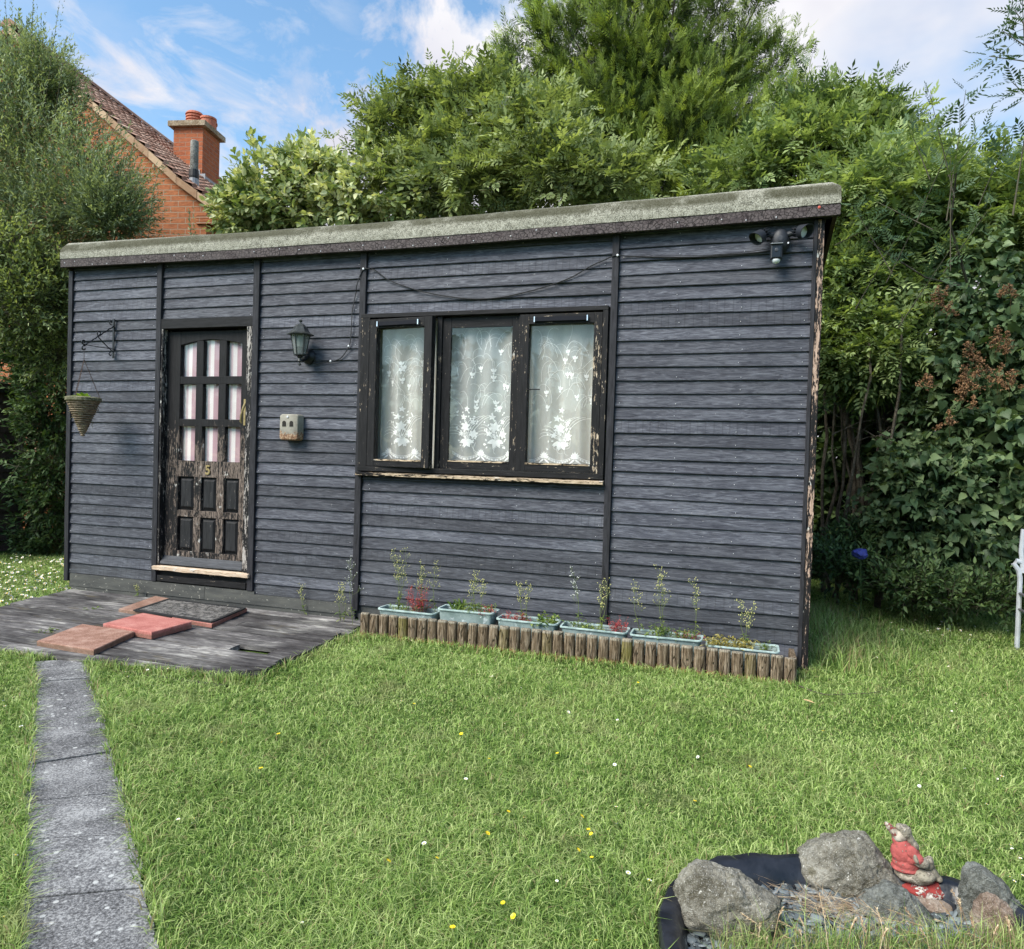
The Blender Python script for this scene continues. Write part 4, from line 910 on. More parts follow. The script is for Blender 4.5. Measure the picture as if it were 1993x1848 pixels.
# ------------------------------------------------------------------ planters
mpl = Mat('faded_green_plastic'); pn = mpl.noise(9, 5, .6)
ppc = mpl.mix(mpl.step(mpl.noise(30, 4, .7), .58, .64), mpl.ramp(pn, [(.3, (.115, .165, .155)), (.7, (.30, .37, .36))]), (.50, .56, .55, 1))
M_plt = mpl.pbr(ppc, .6, mpl.bump(mpl.noise(50, 3), .0015), spec=.3)
mrim = Mat('bleached_green_plastic'); M_rim = mrim.pbr(mrim.ramp(mrim.noise(14, 5, .7), [(.35, (.20, .28, .27)), (.6, (.42, .52, .50)), (.75, (.62, .68, .66))]), .6)
M_soil = plain('planter_compost', (.06, .045, .032), .95, 0, 60, .5, .006)
pdesc = [(-2.525, -2.062, 4.865, 0.118, .0, 'faded green plastic trough, leftmost of the row, with the tallest red-stemmed weeds'),
         (-2.052, -1.622, 4.885, 0.158, -.01, 'grey-green plastic trough standing highest, second from the left, with strappy leaves'),
         (-1.600, -1.155, 4.880, 0.128, .0, 'faded green plastic trough with split front rim, third from the left'),
         (-1.135, -.672, 4.875, 0.122, .0, 'faded green plastic trough, fourth from the left, in front of the right-hand post'),
         (-.655, -.185, 4.870, 0.120, -.015, 'faded green plastic trough, fifth from the left, with pink flowers'),
         (-.165, .285, 4.860, 0.100, .0, 'faded green plastic trough, rightmost of the row, under yellowing foliage')]
for (x0, x1, yc, zt, rz, lab) in pdesc:
    xc = (x0 + x1) / 2; hx = (x1 - x0) / 2; hy = .088; zb = zt - .14
    pl = empty('trough_planter', (xc, yc, zb), lab, 'planter', 'plastic troughs on the log edge')
    def rrect(ax_, ay_, r_, n=4):
        pts = []
        for (sx, sy, a0) in ((1, 1, 0), (-1, 1, 90), (-1, -1, 180), (1, -1, 270)):
            for k in range(n + 1): a = R(a0 + 90 * k / n); pts.append((sx * (ax_ - r_) + r_ * math.cos(a), sy * (ay_ - r_) + r_ * math.sin(a)))
        return pts
    def loft(mb, L, seed=0, wob=0):
        vs = []; n = len(L[0][0])
        for (pts, z) in L:
            for (u, v) in pts:
                w_ = noise.noise(Vector((xc * 5 + u * 6, v * 8, seed))) * wob
                vs.append((xc + u + v * -rz, yc + v + u * rz + w_, z + w_ * .8 + noise.noise(Vector((xc * 9 + u * 14, v * 3, seed))) * wob * .3))
        mb.add(vs, [(k * n + i, k * n + (i + 1) % n, (k + 1) * n + (i + 1) % n, (k + 1) * n + i) for k in range(len(L) - 1) for i in range(n)]); return vs
    p = MB(); loft(p, [(rrect(hx * .86, hy * .72, .02), zb), (rrect(hx * .90, hy * .80, .02), zb + .05), (rrect(hx * .915, hy * .83, .02), zb + .052), (rrect(hx * .95, hy * .9, .022), zt - .012), (rrect(hx * .94, hy * .88, .02), zt - .012), (rrect(hx * .86, hy * .70, .02), zb + .01)], 1, .004)
    p.build('trough', M_plt, pl, smooth=True)
    p = MB(); loft(p, [(rrect(hx * .955, hy * .905, .022), zt - .014), (rrect(hx, hy, .028), zt - .012), (rrect(hx * 1.005, hy * 1.02, .028), zt - .006), (rrect(hx * 1.0, hy, .028), zt), (rrect(hx * .95, hy * .89, .022), zt), (rrect(hx * .94, hy * .87, .022), zt - .012)], 2, .007)
    p.build('trough_rim', M_rim, pl, smooth=True)
    p = MB(); pts = rrect(hx * .92, hy * .84, .02); p.add([(xc + u, yc + v, zt - .035 + random.uniform(-.004, .004)) for u, v in pts], [tuple(range(len(pts)))]); p.build('compost', M_soil, pl)

# ------------------------------------------------------------------ vectorised leaf scattering
def unit(a): return a / np.maximum(np.linalg.norm(a, axis=-1, keepdims=True), 1e-9)
def scatter(tv, tf, P, A, Nn, S, rnd):
    tv = np.asarray(tv, float); tf = np.asarray(tf); A = unit(A); B = unit(np.cross(Nn, A)); C = np.cross(A, B); S = np.asarray(S).reshape(-1, 1, 1)
    V = P[:, None, :] + S * (tv[None, :, 0:1] * A[:, None, :] + tv[None, :, 1:2] * B[:, None, :] + tv[None, :, 2:3] * C[:, None, :])
    m = len(tv); F = tf[None] + (np.arange(len(P)) * m)[:, None, None]
    return V.reshape(-1, 3), F.reshape(-1, tf.shape[1]), np.repeat(rnd, m)
def leaf_t(W=.45, fold=.12, droop=.12, n=3, heart=False):
    """one leaf along +X: quads folded along the midrib"""
    vs = []; fs = []
    prof_ = [(0, .02), (.28, .95), (.62, .8), (1, .02)] if not heart else [(-.12, .35), (0, .80), (.16, 1.0), (.40, .88), (.64, .54), (.84, .2), (1.05, .02)]
    for (x, w_) in prof_: vs += [(x, -W / 2 * w_, fold * w_ - droop * x * x), (x, 0, -droop * x * x), (x, W / 2 * w_, fold * w_ - droop * x * x)]
    if heart: vs[1] = (.04, 0, 0)
    for k in range(len(prof_) - 1): fs += [(3 * k, 3 * k + 1, 3 * k + 4, 3 * k + 3), (3 * k + 1, 3 * k + 2, 3 * k + 5, 3 * k + 4)]
    return vs, fs
def comp_t(pairs=3, L=1.0, lw=.30, ll=.42, droop=.25):
    """pinnate leaf: rachis with paired leaflets"""
    vs = []; fs = []
    def lf(x, y, ang, l):
        b = len(vs); ca, sa = math.cos(ang), math.sin(ang); z0 = -droop * x * x
        for (u, v, z) in ((0, 0, 0), (.45, -.5 * lw, .03), (1, 0, -.10), (.45, .5 * lw, .03)):
            U, Vv = u * l, v * l; vs.append((x + U * ca - Vv * sa, y + U * sa + Vv * ca, z0 + z * l))
        fs.append((b, b + 1, b + 2, b + 3))
    for k in range(pairs):
        x = L * (.28 + .62 * k / pairs)
        for s_ in (-1, 1): lf(x, 0, s_ * R(58), ll * (1 - .08 * k))
    lf(L * .82, 0, 0, ll * 1.1)
    b = len(vs); vs += [(0, -.008, 0), (L * .85, -.004, -droop * .72), (L * .85, .004, -droop * .72), (0, .008, 0)]; fs.append((b, b + 1, b + 2, b + 3))
    return vs, fs
def conif_t(rg, n=15):
    vs = []; fs = []
    for k in range(n):
        x = k / n * .9; L = (.42 * (1 - .55 * x) + .1) * rg.uniform(.7, 1.1) ; s_ = -1 if k % 2 else 1; a = s_ * rg.uniform(.45, .85); zt = rg.uniform(-.3, .3)
        b = len(vs); ca, sa = math.cos(a), math.sin(a); w_ = .028
        ex, ey = x + L * ca, L * sa
        vs += [(x, -w_, 0), (x + L * .5 * ca + w_ * sa, L * .5 * sa - w_ * ca, zt * L * .5), (ex, ey, zt * L), (x + L * .5 * ca - w_ * sa, L * .5 * sa + w_ * ca, zt * L * .5 + .01)]; fs.append((b, b + 1, b + 2, b + 3))
    b = len(vs); vs += [(0, -.022, 0), (.6, -.018, 0), (1.12, 0, 0), (.6, .018, .01)]; fs.append((b, b + 1, b + 2, b + 3))
    return vs, fs
def not_in_shed(P): return ~((P[:, 0] > -6.02) & (P[:, 0] < .66) & (P[:, 1] > 4.9) & (P[:, 1] < 7.5) & (P[:, 2] < 3.15))
CAMP = np.array([0, 0, HC])
def twigs(blobs, n, L, up=.35, shell=.45, jit=.5, keep_back=.35, bias=None):
    c = np.array([b[0] for b in blobs], float); r = np.array([b[1] for b in blobs], float); wt = np.array([b[2] if len(b) > 2 else b[1][0] * b[1][2] for b in blobs], float); wt /= wt.sum()
    k = rs.choice(len(blobs), n, p=wt); u = unit(rs.normal(size=(n, 3)))
    tocam = unit(CAMP - c[k]); d = (u * tocam).sum(1); keep = (d > -.25) | (rs.rand(n) < keep_back)
    k, u = k[keep], u[keep]; n = len(k)
    rad = shell + (1 - shell) * rs.rand(n) ** .6
    q_ = u * 2.1 + k[:, None] * 3.7; wob = np.sin(q_[:, 0] * 1.9 + q_[:, 1]) * np.cos(q_[:, 1] * 2.3 - q_[:, 2] * 1.4) + .5 * np.sin(q_[:, 2] * 4.1 + q_[:, 0] * 2.7)
    rad = rad * (1 + .28 * wob)
    P = c[k] + u * rad[:, None] * r[k]
    D = unit(u * np.array([1, 1, .8]) + np.array([0, 0, up]) + rs.normal(size=(n, 3)) * jit + (np.array(bias) if bias is not None else 0))
    Ls = L * rs.uniform(.6, 1.25, n); ok = not_in_shed(P) & not_in_shed(P + D * Ls[:, None]) & (P[:, 2] > GZ + .02)
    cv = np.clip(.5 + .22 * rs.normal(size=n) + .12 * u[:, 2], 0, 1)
    return P[ok], D[ok], Ls[ok], cv[ok]
def foliage(tmpl, P, D, L, cv, per, size, ang=55, droop=0.0, t0=.15, nup=.8, jit=.35, tipsmall=.35, tipb=0):
    n = len(P); i = np.repeat(np.arange(n), per); t = np.tile(np.linspace(t0, 1, per), n) + rs.uniform(-.03, .03, n * per)
    az = np.tile(np.arange(per) * 2.4, n) + np.repeat(rs.rand(n) * 6.28, per)
    d = D[i]; e1 = unit(np.cross(d, np.array([.13, .21, .97]) + 0 * d)); e2 = np.cross(d, e1)
    side = e1 * np.cos(az)[:, None] + e2 * np.sin(az)[:, None]
    a = np.radians(ang) * (1 - .45 * np.clip(t, 0, 1))
    A = unit(d * np.cos(a)[:, None] + side * np.sin(a)[:, None] + rs.normal(size=(n * per, 3)) * jit * .4 + np.array([0, 0, -droop]))
    pos = P[i] + d * (L[i] * t)[:, None] + np.array([0, 0, -1.0]) * (L[i] * t * t * droop * .3)[:, None]
    Nn = unit(np.array([0, 0, nup]) + side * .3 + rs.normal(size=(n * per, 3)) * jit + .25 * unit(CAMP - pos))
    S = size * rs.uniform(.7, 1.2, n * per) * (1 - tipsmall * np.clip(t, 0, 1))
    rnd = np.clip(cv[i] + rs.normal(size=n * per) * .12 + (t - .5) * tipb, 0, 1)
    return scatter(tmpl[0], tmpl[1], pos, A, Nn, S, rnd)
def merge(parts):
    V, F, Rr, b = [], [], [], 0
    for v, f, r in parts: V.append(v); F.append(f + b); Rr.append(r); b += len(v)
    return np.concatenate(V), np.concatenate(F), np.concatenate(Rr)
def twigmesh(P, D, L, rad=.004, back=.0):
    n = len(P); e1 = unit(np.cross(D, np.array([.1, .2, .97]) + 0 * D)); e2 = np.cross(D, e1)
    P0 = P - D * (L * back)[:, None]; P1 = P + D * L[:, None]; V = []
    for Q, s_ in ((P0, 1), (P1, .35)):
        for k in range(3): a = 2.094 * k; V.append(Q + (e1 * math.cos(a) + e2 * math.sin(a)) * rad * s_)
    V = np.stack(V, 1).reshape(-1, 3); f = np.array([(0, 1, 4, 3), (1, 2, 5, 4), (2, 0, 3, 5)]); F = (f[None] + (np.arange(n) * 6)[:, None, None]).reshape(-1, 4)
    return V, F, np.repeat(rs.rand(n), 6)
M_bark = stone('grey_brown_bark', (.045, .035, .026), (.11, .09, .07), (.20, .17, .13), lich=(.22, .22, .16), sc=9)
M_twig = plain('twig_bark', (.075, .066, .042), .9)
M_gtwig = plain('green_twig', (.08, .11, .04), .8)
def trunkmesh(name, base, tops, r0, parent, n=7):
    p = MB()
    for tpt in tops:
        b0 = Vector(base) + Vector((random.uniform(-.15, .15), random.uniform(-.1, .1), 0)); e = Vector(tpt); pts = []
        s_ = random.random() * 20
        for k in range(n + 1):
            t = k / n; q = b0.lerp(e, t); q += Vector((noise.noise(Vector((s_, t * 2.5, 0))), noise.noise(Vector((s_, t * 2.5, 9))), 0)) * .35 * math.sin(math.pi * t) * (e - b0).length * .2; pts.append(q)
        p.tube(pts, [r0 * random.uniform(.8, 1) * (1 - .8 * k / n) for k in range(n + 1)], 7)
    return p.build(name, M_bark, parent, smooth=True)
def plant(name, label, cat, base, blobs, n, L, tmpl, per, size, mat, tops=None, r0=.05, group=None, twrad=.0035, twmat=None, **k):
    root = empty(name, base, label, cat, group)
    tk = {a: k.pop(a) for a in list(k) if a in ('up', 'shell', 'jit_t', 'keep_back', 'bias')}
    if 'jit_t' in tk: tk['jit'] = tk.pop('jit_t')
    P, D, Ls, cv = twigs(blobs, n, L, **tk)
    if isinstance(tmpl, list):
        gi = rs.randint(0, len(tmpl), len(P)); parts_ = []
        for q_, (tm, fs_, pf) in enumerate(tmpl):
            mk = gi == q_; parts_.append(foliage(tm, P[mk], D[mk], Ls[mk] * rs.uniform(.7, 1.3), np.clip(cv[mk] + (q_ - 1) * .05, 0, 1), max(2, int(per * pf)), size * fs_, **k))
        V, F, r = merge(parts_)
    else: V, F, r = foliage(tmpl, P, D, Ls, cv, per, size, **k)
    npmesh('crown', V, F, r, mat, root)
    V, F, r = twigmesh(P, D, Ls, twrad, .3); npmesh('twigs', V, F, r, twmat or M_twig, root)
    if tops: trunkmesh('trunk', base, tops, r0, root)
    return root
def B(px, py, Y, rpx, rpy, ry=None, wt=None):
    """blob whose centre stands at distance Y, radii given in photo pixels"""
    c = at(px, py, Y); s_ = sz(px, py, Y); b = (tuple(c), (rpx * s_, (ry if ry else (rpx + rpy) / 2 * s_), rpy * s_)); return b + ((wt,) if wt else ())
T_leaf = leaf_t(.42); T_wide = leaf_t(.62, .10, .15); T_narrow = leaf_t(.30, .08, .12); T_heart = leaf_t(.92, .07, .22, heart=True)
T_elder = comp_t(3, 1, .36, .42); T_ash = comp_t(5, 1, .34, .28, .3); T_mix = [(comp_t(2, 1, .46, .50, .3), .80, 1.0), (comp_t(3, 1, .36, .42), 1.0, 1.0), (comp_t(4, 1, .30, .36, .4), 1.15, .9), (leaf_t(.40), .42, 2.2), (comp_t(3, .8, .50, .55, .55), .62, 1.4)]
rgc = random.Random(3); T_con = conif_t(rgc)

L_willow = leafmat('grey_green_leaf', [(.15, (.085, .12, .058)), (.48, (.20, .25, .14)), (.8, (.40, .46, .28))], .3)
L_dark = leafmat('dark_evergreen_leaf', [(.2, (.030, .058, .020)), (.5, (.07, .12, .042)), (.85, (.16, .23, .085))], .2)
L_elder = leafmat('elder_leaf', [(.12, (.065, .09, .034)), (.45, (.165, .215, .08)), (.84, (.38, .44, .20))], .35)
L_bright = leafmat('bright_elder_leaf', [(.12, (.055, .09, .032)), (.44, (.14, .20, .072)), (.84, (.34, .42, .18))], .4)
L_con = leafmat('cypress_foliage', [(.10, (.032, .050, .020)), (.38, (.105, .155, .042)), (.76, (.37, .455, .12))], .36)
L_lilac = leafmat('lilac_leaf', [(.15, (.035, .065, .028)), (.5, (.08, .13, .058)), (.85, (.19, .26, .12))], .25, .45)
L_ash = leafmat('ash_leaf', [(.15, (.03, .06, .028)), (.5, (.06, .105, .05)), (.85, (.12, .18, .09))], .3)
mv = Mat('variegated_leaf')      # cream edges with green middles, by leaf
L_var = leafmat('variegated_leaf_green', [(.1, (.10, .15, .05)), (.38, (.24, .31, .13)), (.62, (.48, .52, .28)), (.88, (.70, .70, .44))], .3)

# big dark hedge closing the far side of the garden
hb_ = []
for x in np.arange(-13, 9.5, 1.0): hb_.append(((x, 10.6 + .5 * math.sin(x * 2), 1.0), (.9, .7, 1.25), 1)); hb_.append(((x + .4, 10.9, 2.3), (.9, .6, .7), .8))
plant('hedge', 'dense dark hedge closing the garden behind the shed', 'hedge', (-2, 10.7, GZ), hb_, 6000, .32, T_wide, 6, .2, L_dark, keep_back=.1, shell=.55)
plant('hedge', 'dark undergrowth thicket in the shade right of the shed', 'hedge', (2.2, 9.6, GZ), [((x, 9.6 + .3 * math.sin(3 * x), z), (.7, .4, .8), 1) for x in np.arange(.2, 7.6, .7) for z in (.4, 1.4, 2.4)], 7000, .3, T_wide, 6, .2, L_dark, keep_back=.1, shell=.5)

hb2 = [((x, -9 - .8 * math.sin(x), z), (1.5, .9, 1.6), 1) for x in np.arange(-16, 14, 1.9) for z in (.8, 2.8)]  # out-of-view hedge, added to mask the sky mirrored in the panes
plant('hedge', 'unseen hedge added behind the camera to keep bright sky out of the glass reflections', 'hedge', (-1, -9, GZ), hb2, 2600, .6, T_wide, 6, .42, L_dark, keep_back=.6, shell=.5)

# left: grey-green small-leaved tree with feathery top
wb_ = [B(70, 330, 6.6, 120, 170), B(175, 390, 6.6, 85, 110), B(30, 200, 6.8, 75, 120), B(-60, 300, 6.8, 120, 240), B(85, 170, 6.7, 40, 60, None, .3), B(215, 420, 6.5, 45, 60, None, .35), B(60, 480, 6.4, 110, 120)]
plant('willow_tree', 'tall grey-green small-leaved tree rising above the left end of the shed', 'tree', tuple(gr(60, 1050) * 1.0), wb_, 7600, .34, T_narrow, 12, .068, L_willow, tops=[at(70, 250, 6.7), at(30, 120, 6.7), at(150, 330, 6.6), at(200, 420, 6.5)], r0=.05, up=.75, shell=.25, jit_t=.35, ang=48, keep_back=.5, twmat=M_gtwig, twrad=.002)
# feathery shoots
sh = [((px, py), (px + dx, py - dy)) for px, py, dx, dy in ((20, 150, -10, 150), (60, 120, 5, 130), (95, 150, 20, 140), (45, 130, -2, 90), (115, 170, 15, 100), (150, 220, 20, 60), (240, 400, 30, 60), (258, 440, 25, 70), (275, 460, 35, 130), (225, 380, 20, 90), (-20, 140, -10, 120), (5, 170, 8, 130), (80, 140, 0, 110), (290, 450, 10, 90), (250, 330, 10, 50), (372, 470, -4, 60))]
P0 = np.array([at(a[0], a[1], 6.5) for a, b in sh]); P1 = np.array([at(b[0], b[1], 6.5) for a, b in sh]); Ls = np.linalg.norm(P1 - P0, axis=1); Ds = unit(P1 - P0)
root = empty('willow_shoots', tuple(gr(100, 1050)), 'thin upright leafy shoots standing against the sky at far left', 'sapling')
V, F, r = foliage(T_narrow, P0, Ds, Ls, np.full(len(P0), .5), 34, .052, ang=45, t0=.0); V2, F2, r2 = foliage(T_narrow, P0 + .03, Ds, Ls, np.full(len(P0), .4), 24, .045, ang=60, t0=.0)
npmesh('crown', *merge([(V, F, r), (V2, F2, r2)]), L_willow, root); npmesh('twigs', *twigmesh(P0, Ds, Ls, .005, .6), M_twig, root)
# left lower evergreens
eb = [B(60, 600, 6.6, 90, 110), B(118, 860, 6.8, 38, 110), B(112, 980, 6.9, 42, 90), B(115, 740, 6.8, 45, 110), B(95, 660, 6.8, 50, 50), B(-20, 590, 6.6, 80, 100), B(100, 1060, 6.9, 50, 35), B(90, 620, 7.4, 60, 80), B(100, 780, 7.4, 55, 90), B(100, 930, 7.4, 55, 90), B(60, 1010, 7.5, 60, 60)]
plant('laurel_bush', 'dark evergreen bush beside the left corner of the shed', 'bush', tuple(gr(80, 1070)), eb, 5200, .26, T_leaf, 8, .095, L_dark, up=.3, tops=[at(60, 700, 6.8)], r0=.06)
eb = [B(50, 590, 5.9, 70, 80), B(105, 560, 6.1, 35, 60), B(10, 510, 5.9, 60, 60), B(100, 680, 6.2, 30, 60)]
plant('privet_bush', 'mid-green leafy bush between the far-left shed and the slate-blue shed', 'bush', tuple(gr(50, 1060)), eb, 1500, .28, T_leaf, 8, .075, L_elder, up=.5)

# variegated shrub
vb = [B(520, 380, 8.0, 75, 70), B(620, 390, 8.0, 85, 80), B(720, 390, 8.1, 80, 80), B(480, 420, 7.9, 45, 45, None, .5), B(810, 400, 8.2, 70, 55), B(600, 340, 8.1, 60, 35, None, .4), B(650, 440, 8.5, 110, 30, None, .5)]
plant('variegated_bush', 'cream and green variegated bush seen over the shed roof beside the chimney', 'bush', tuple(at(620, 1000, 8.0).xy) + (GZ,), vb, 2300, .22, T_wide, 7, .12, L_var, up=.35, jit_t=.5, tops=[at(600, 400, 8.1)])
# tall shoots of it
P0 = np.array([at(px, py, 8.0) for px, py in ((455, 360), (545, 320), (590, 320), (652, 318), (690, 312), (735, 300), (770, 320))]); P1 = np.array([at(px, py, 8.0) for px, py in ((448, 318), (540, 285), (600, 292), (655, 262), (692, 262), (748, 262), (775, 280))])
# elder left of the conifer
e1 = [B(790, 340, 8.4, 65, 55), B(880, 320, 8.5, 80, 70), B(765, 265, 8.5, 35, 35, None, .16), B(960, 290, 8.6, 85, 70), B(880, 240, 8.6, 50, 40, None, .22), B(1010, 330, 8.2, 110, 65), B(900, 375, 8.1, 100, 40), B(1090, 340, 8.0, 80, 50), B(830, 215, 8.6, 35, 25, None, .07), B(1190, 360, 7.9, 60, 40), B(960, 215, 8.7, 45, 35, None, .2), B(1060, 270, 8.4, 60, 45, None, .4)]
er = plant('elder_tree', 'feathery elder tree with flat cream flowers left of the cypress', 'tree', tuple(at(850, 1000, 8.5).xy) + (GZ,), e1, 2500, .36, T_mix, 6, .28, L_elder, up=.45, jit_t=.45, tops=[at(790, 300, 8.35), at(830, 290, 8.35), at(770, 260, 8.4), at(900, 260, 8.5), at(1000, 300, 8.5)], r0=.055, droop=.15, twmat=M_gtwig, shell=.3)
sh = [((740, 250), (700, 165)), ((800, 220), (770, 130)), ((850, 200), (838, 120)), ((880, 180), (905, 105)), ((960, 180), (975, 110)), ((700, 230), (690, 185)), ((820, 190), (800, 140)), ((930, 190), (940, 120)), ((590, 330), (583, 290)), ((655, 320), (648, 262)), ((690, 310), (695, 268)), ((1200, 350), (1230, 300)), ((1230, 360), (1260, 310))]
def shoots(root, sh, Y, tmpl, per, size, mat, cvv=.5, droop=.1, rad=.006, nm='shoots'):
    P0 = np.array([at(a[0], a[1], Y) for a, b in sh]); P1 = np.array([at(b[0], b[1], Y) for a, b in sh]); Ls = np.linalg.norm(P1 - P0, axis=1); Ds = unit(P1 - P0)
    V, F, r = foliage(tmpl, P0, Ds, Ls, np.full(len(P0), cvv), per, size, ang=65, t0=.1, droop=droop); npmesh(nm, V, F, r, mat, root); npmesh('shoot_stems', *twigmesh(P0, Ds, Ls, rad, .9), M_twig, root)
shoots(er, sh, 8.4, T_elder, 8, .26, L_elder)
# elder flowers: flat cream umbels
def umbel(mb, c, r_, nrm_=(0, -.3, 1)):
    q = Vector(nrm_).normalized().to_track_quat('Z', 'Y')
    for k in range(26):
        a = random.random() * 6.28; rr = r_ * math.sqrt(random.random()); s_ = .009
        o_ = Vector(c) + q @ Vector((rr * math.cos(a), rr * math.sin(a), -rr * rr * .8 + random.uniform(-.004, .004)))
        mb.add([o_ + q @ Vector(v) * s_ for v in ((1, 0, 0), (0, 1, 0), (-1, 0, 0), (0, -1, 0), (0, 0, .6), (0, 0, -.6))], [(0, 1, 4), (1, 2, 4), (2, 3, 4), (3, 0, 4), (1, 0, 5), (2, 1, 5), (3, 2, 5), (0, 3, 5)])
M_umb = plain('cream_flowers', (.62, .62, .40), .8, 0, 20, .15, 0)
p = MB()
for px, py in ((893, 268), (888, 262), (990, 190), (1010, 265), (1500 / 1.0 - 0, 300), (970, 355), (1030, 310), (930, 240), (1105, 365), (860, 330), (905, 395 - 20), (952, 300), (1048, 240), (1080, 262), (800, 342), (1022, 352), (745, 300), (985, 240), (940, 385 - 15), (1120, 330)):
    if px < 1200: umbel(p, at(px, py, 7.75), random.uniform(.03, .07))
p.build('flower_umbels', M_umb, er)

# cypress
ctip = at(1260, -330, 10.3); cb_ = at(1260, 900, 10.3); cr_ = empty('cypress_tree', (cb_.x, 10.3, GZ), 'large feathery yellow-green cypress towering behind the middle of the shed', 'tree')
parts = []; tw = []; trunks = MB()
limbs = [((1250, 330), (1040, 60), 1.0), ((1250, 330), (1130, -60), 1.0), ((1260, 300), (1200, -120), 1.1), ((1270, 300), (1330, -130), 1.1), ((1280, 320), (1420, -60), 1.0), ((1290, 340), (1490, 80), .95), ((1300, 350), (1560, 190), .8), ((1230, 340), (970, 160), .8), ((1240, 330), (1000, 230), .9), ((1230, 330), (985, 110), .9), ((1230, 320), (1040, 0), .9), ((1210, 350), (935, 200), .8), ((1200, 360), (1060, 250), .8), ((1320, 330), (1540, 110), .6), ((1250, 250), (1090, 30), .9), ((1260, 330), (1260, -150), 1.2), ((1300, 300), (1500, -40), .7),
         ((1300, 360), (1390, 160), 1.0), ((1250, 360), (1150, 180), 1.0), ((1260, 400), (1190, 230), .9), ((1300, 400), (1330, 200), .9), ((1310, 420), (1450, 280), .9), ((1300, 430), (1400, 330), .8), ((1230, 420), (1130, 300), .8), ((1280, 420), (1260, 280), .8), ((1290, 440), (1480, 370), .7), ((1240, 440), (1180, 380), .7), ((1320, 430), (1340, 340), .7),
         ((1270, 250), (1180, 40), .9), ((1270, 230), (1300, 20), .9), ((1260, 200), (1230, -40), .9), ((1280, 230), (1370, 60), .9), ((1230, 300), (1080, 170), .9), ((1310, 280), (1440, 130), .9)]
P_, D_l, L_l, C_l = [], [], [], []
for (a, b_, s_) in limbs:
    Ya = 10.3 + rs.uniform(-.4, .4); Yb = 10.3 + rs.uniform(-1.1, .3); A0, B0 = np.array(at(a[0], a[1], Ya)), np.array(at(b_[0], b_[1], Yb)); ax_ = B0 - A0; L0 = np.linalg.norm(ax_); d0 = ax_ / L0
    trunks.tube([A0 + ax_ * t - np.array([0, 0, .12]) * math.sin(3.14 * t) for t in (0, .25, .5, .75, 1)], [.035, .028, .02, .012, .004], 5)
    n = int((60 if b_[1] < 120 else 105) * s_ * max(L0, 1.2)); t = rs.rand(n) ** .75; base = A0 + ax_[None] * t[:, None] - np.array([0, 0, .12]) * np.sin(3.14 * t)[:, None]
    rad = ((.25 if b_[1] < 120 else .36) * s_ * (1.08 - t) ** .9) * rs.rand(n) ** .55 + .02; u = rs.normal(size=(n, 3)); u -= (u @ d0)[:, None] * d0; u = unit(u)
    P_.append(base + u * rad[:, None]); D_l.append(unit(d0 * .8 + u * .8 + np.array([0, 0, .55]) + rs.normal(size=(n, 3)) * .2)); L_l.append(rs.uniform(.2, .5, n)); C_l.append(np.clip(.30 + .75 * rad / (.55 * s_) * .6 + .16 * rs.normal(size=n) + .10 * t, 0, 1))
P_, D_l, L_l, C_l = map(np.concatenate, (P_, D_l, L_l, C_l)); ok = not_in_shed(P_)
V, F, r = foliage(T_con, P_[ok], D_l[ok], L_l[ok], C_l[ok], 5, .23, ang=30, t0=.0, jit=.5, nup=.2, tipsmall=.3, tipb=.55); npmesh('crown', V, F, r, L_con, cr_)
trunks.tube([(cb_.x, 10.3, GZ), (cb_.x + .1, 10.3, 3), at(1265, 250, 10.3), at(1262, 0, 10.3), at(1262, -200, 10.3)], [.16, .13, .09, .05, .02], 8); trunks.build('trunk', M_bark, cr_, smooth=True)

# trees right of the cypress
e2 = [B(1440, 350, 8.6, 60, 45), B(1560, 320, 8.8, 80, 55), B(1660, 335, 8.8, 90, 60), B(1580, 262, 9.0, 45, 28, None, .25), B(1660, 268, 9.0, 50, 28, None, .3), B(1760, 365, 8.8, 80, 45), B(1850, 400, 8.6, 90, 55), B(1950, 420, 8.4, 70, 60), B(1700, 400, 8.2, 90, 70), B(2060, 410, 8.4, 90, 80)]
er2 = plant('elder_tree', 'broad green elder spreading above the right end of the shed roof', 'tree', tuple(at(1680, 1000, 8.8).xy) + (GZ,), e2, 2600, .36, T_mix, 6, .28, L_bright, up=.45, jit_t=.45, tops=[at(1600, 300, 8.8), at(1700, 280, 8.8), at(1800, 330, 8.8)], r0=.06, droop=.15, twmat=M_gtwig, shell=.3)
shoots(er2, [((1560, 220), (1580, 110)), ((1580, 230), (1610, 150)), ((1540, 240), (1530, 150)), ((1690, 260), (1735, 150)), ((1740, 300), (1745, 210)), ((1640, 210), (1640, 190)), ((1760, 290), (1790, 240))], 8.6, T_ash, 9, .26, L_ash, .4)
e3 = [B(1690, 480, 8.40, 80, 70), B(1640, 560, 8.20, 55, 60, None, .6), B(1730, 590, 8.20, 70, 70), B(1650, 660, 8.10, 50, 50, None, .6), B(1780, 500, 8.50, 90, 80), B(1860, 470, 8.60, 80, 70), B(1720, 440, 8.80, 110, 50), B(1900, 430, 8.80, 90, 50), B(1990, 480, 8.60, 70, 90), B(1700, 690, 8.00, 50, 55, None, .6)]
er3 = plant('elder_tree', 'low sweeping elder branches beside the right-hand corner of the shed', 'tree', tuple(at(1790, 1000, 8.9).xy) + (GZ,), e3, 2300, .30, T_mix, 6, .25, L_bright, up=.15, jit_t=.45, tops=[at(1680, 520, 8.4), at(1760, 500, 8.5), at(1850, 470, 8.5), at(1650, 620, 8.2)], r0=.05, droop=.3, twmat=M_gtwig, shell=.4, bias=(0, -.5, 0))
sh2 = [((1600, 800), (1640, 760)), ((1640, 810), (1665, 735)), ((1720, 790), (1735, 720)), ((1790, 540), (1800, 500))]
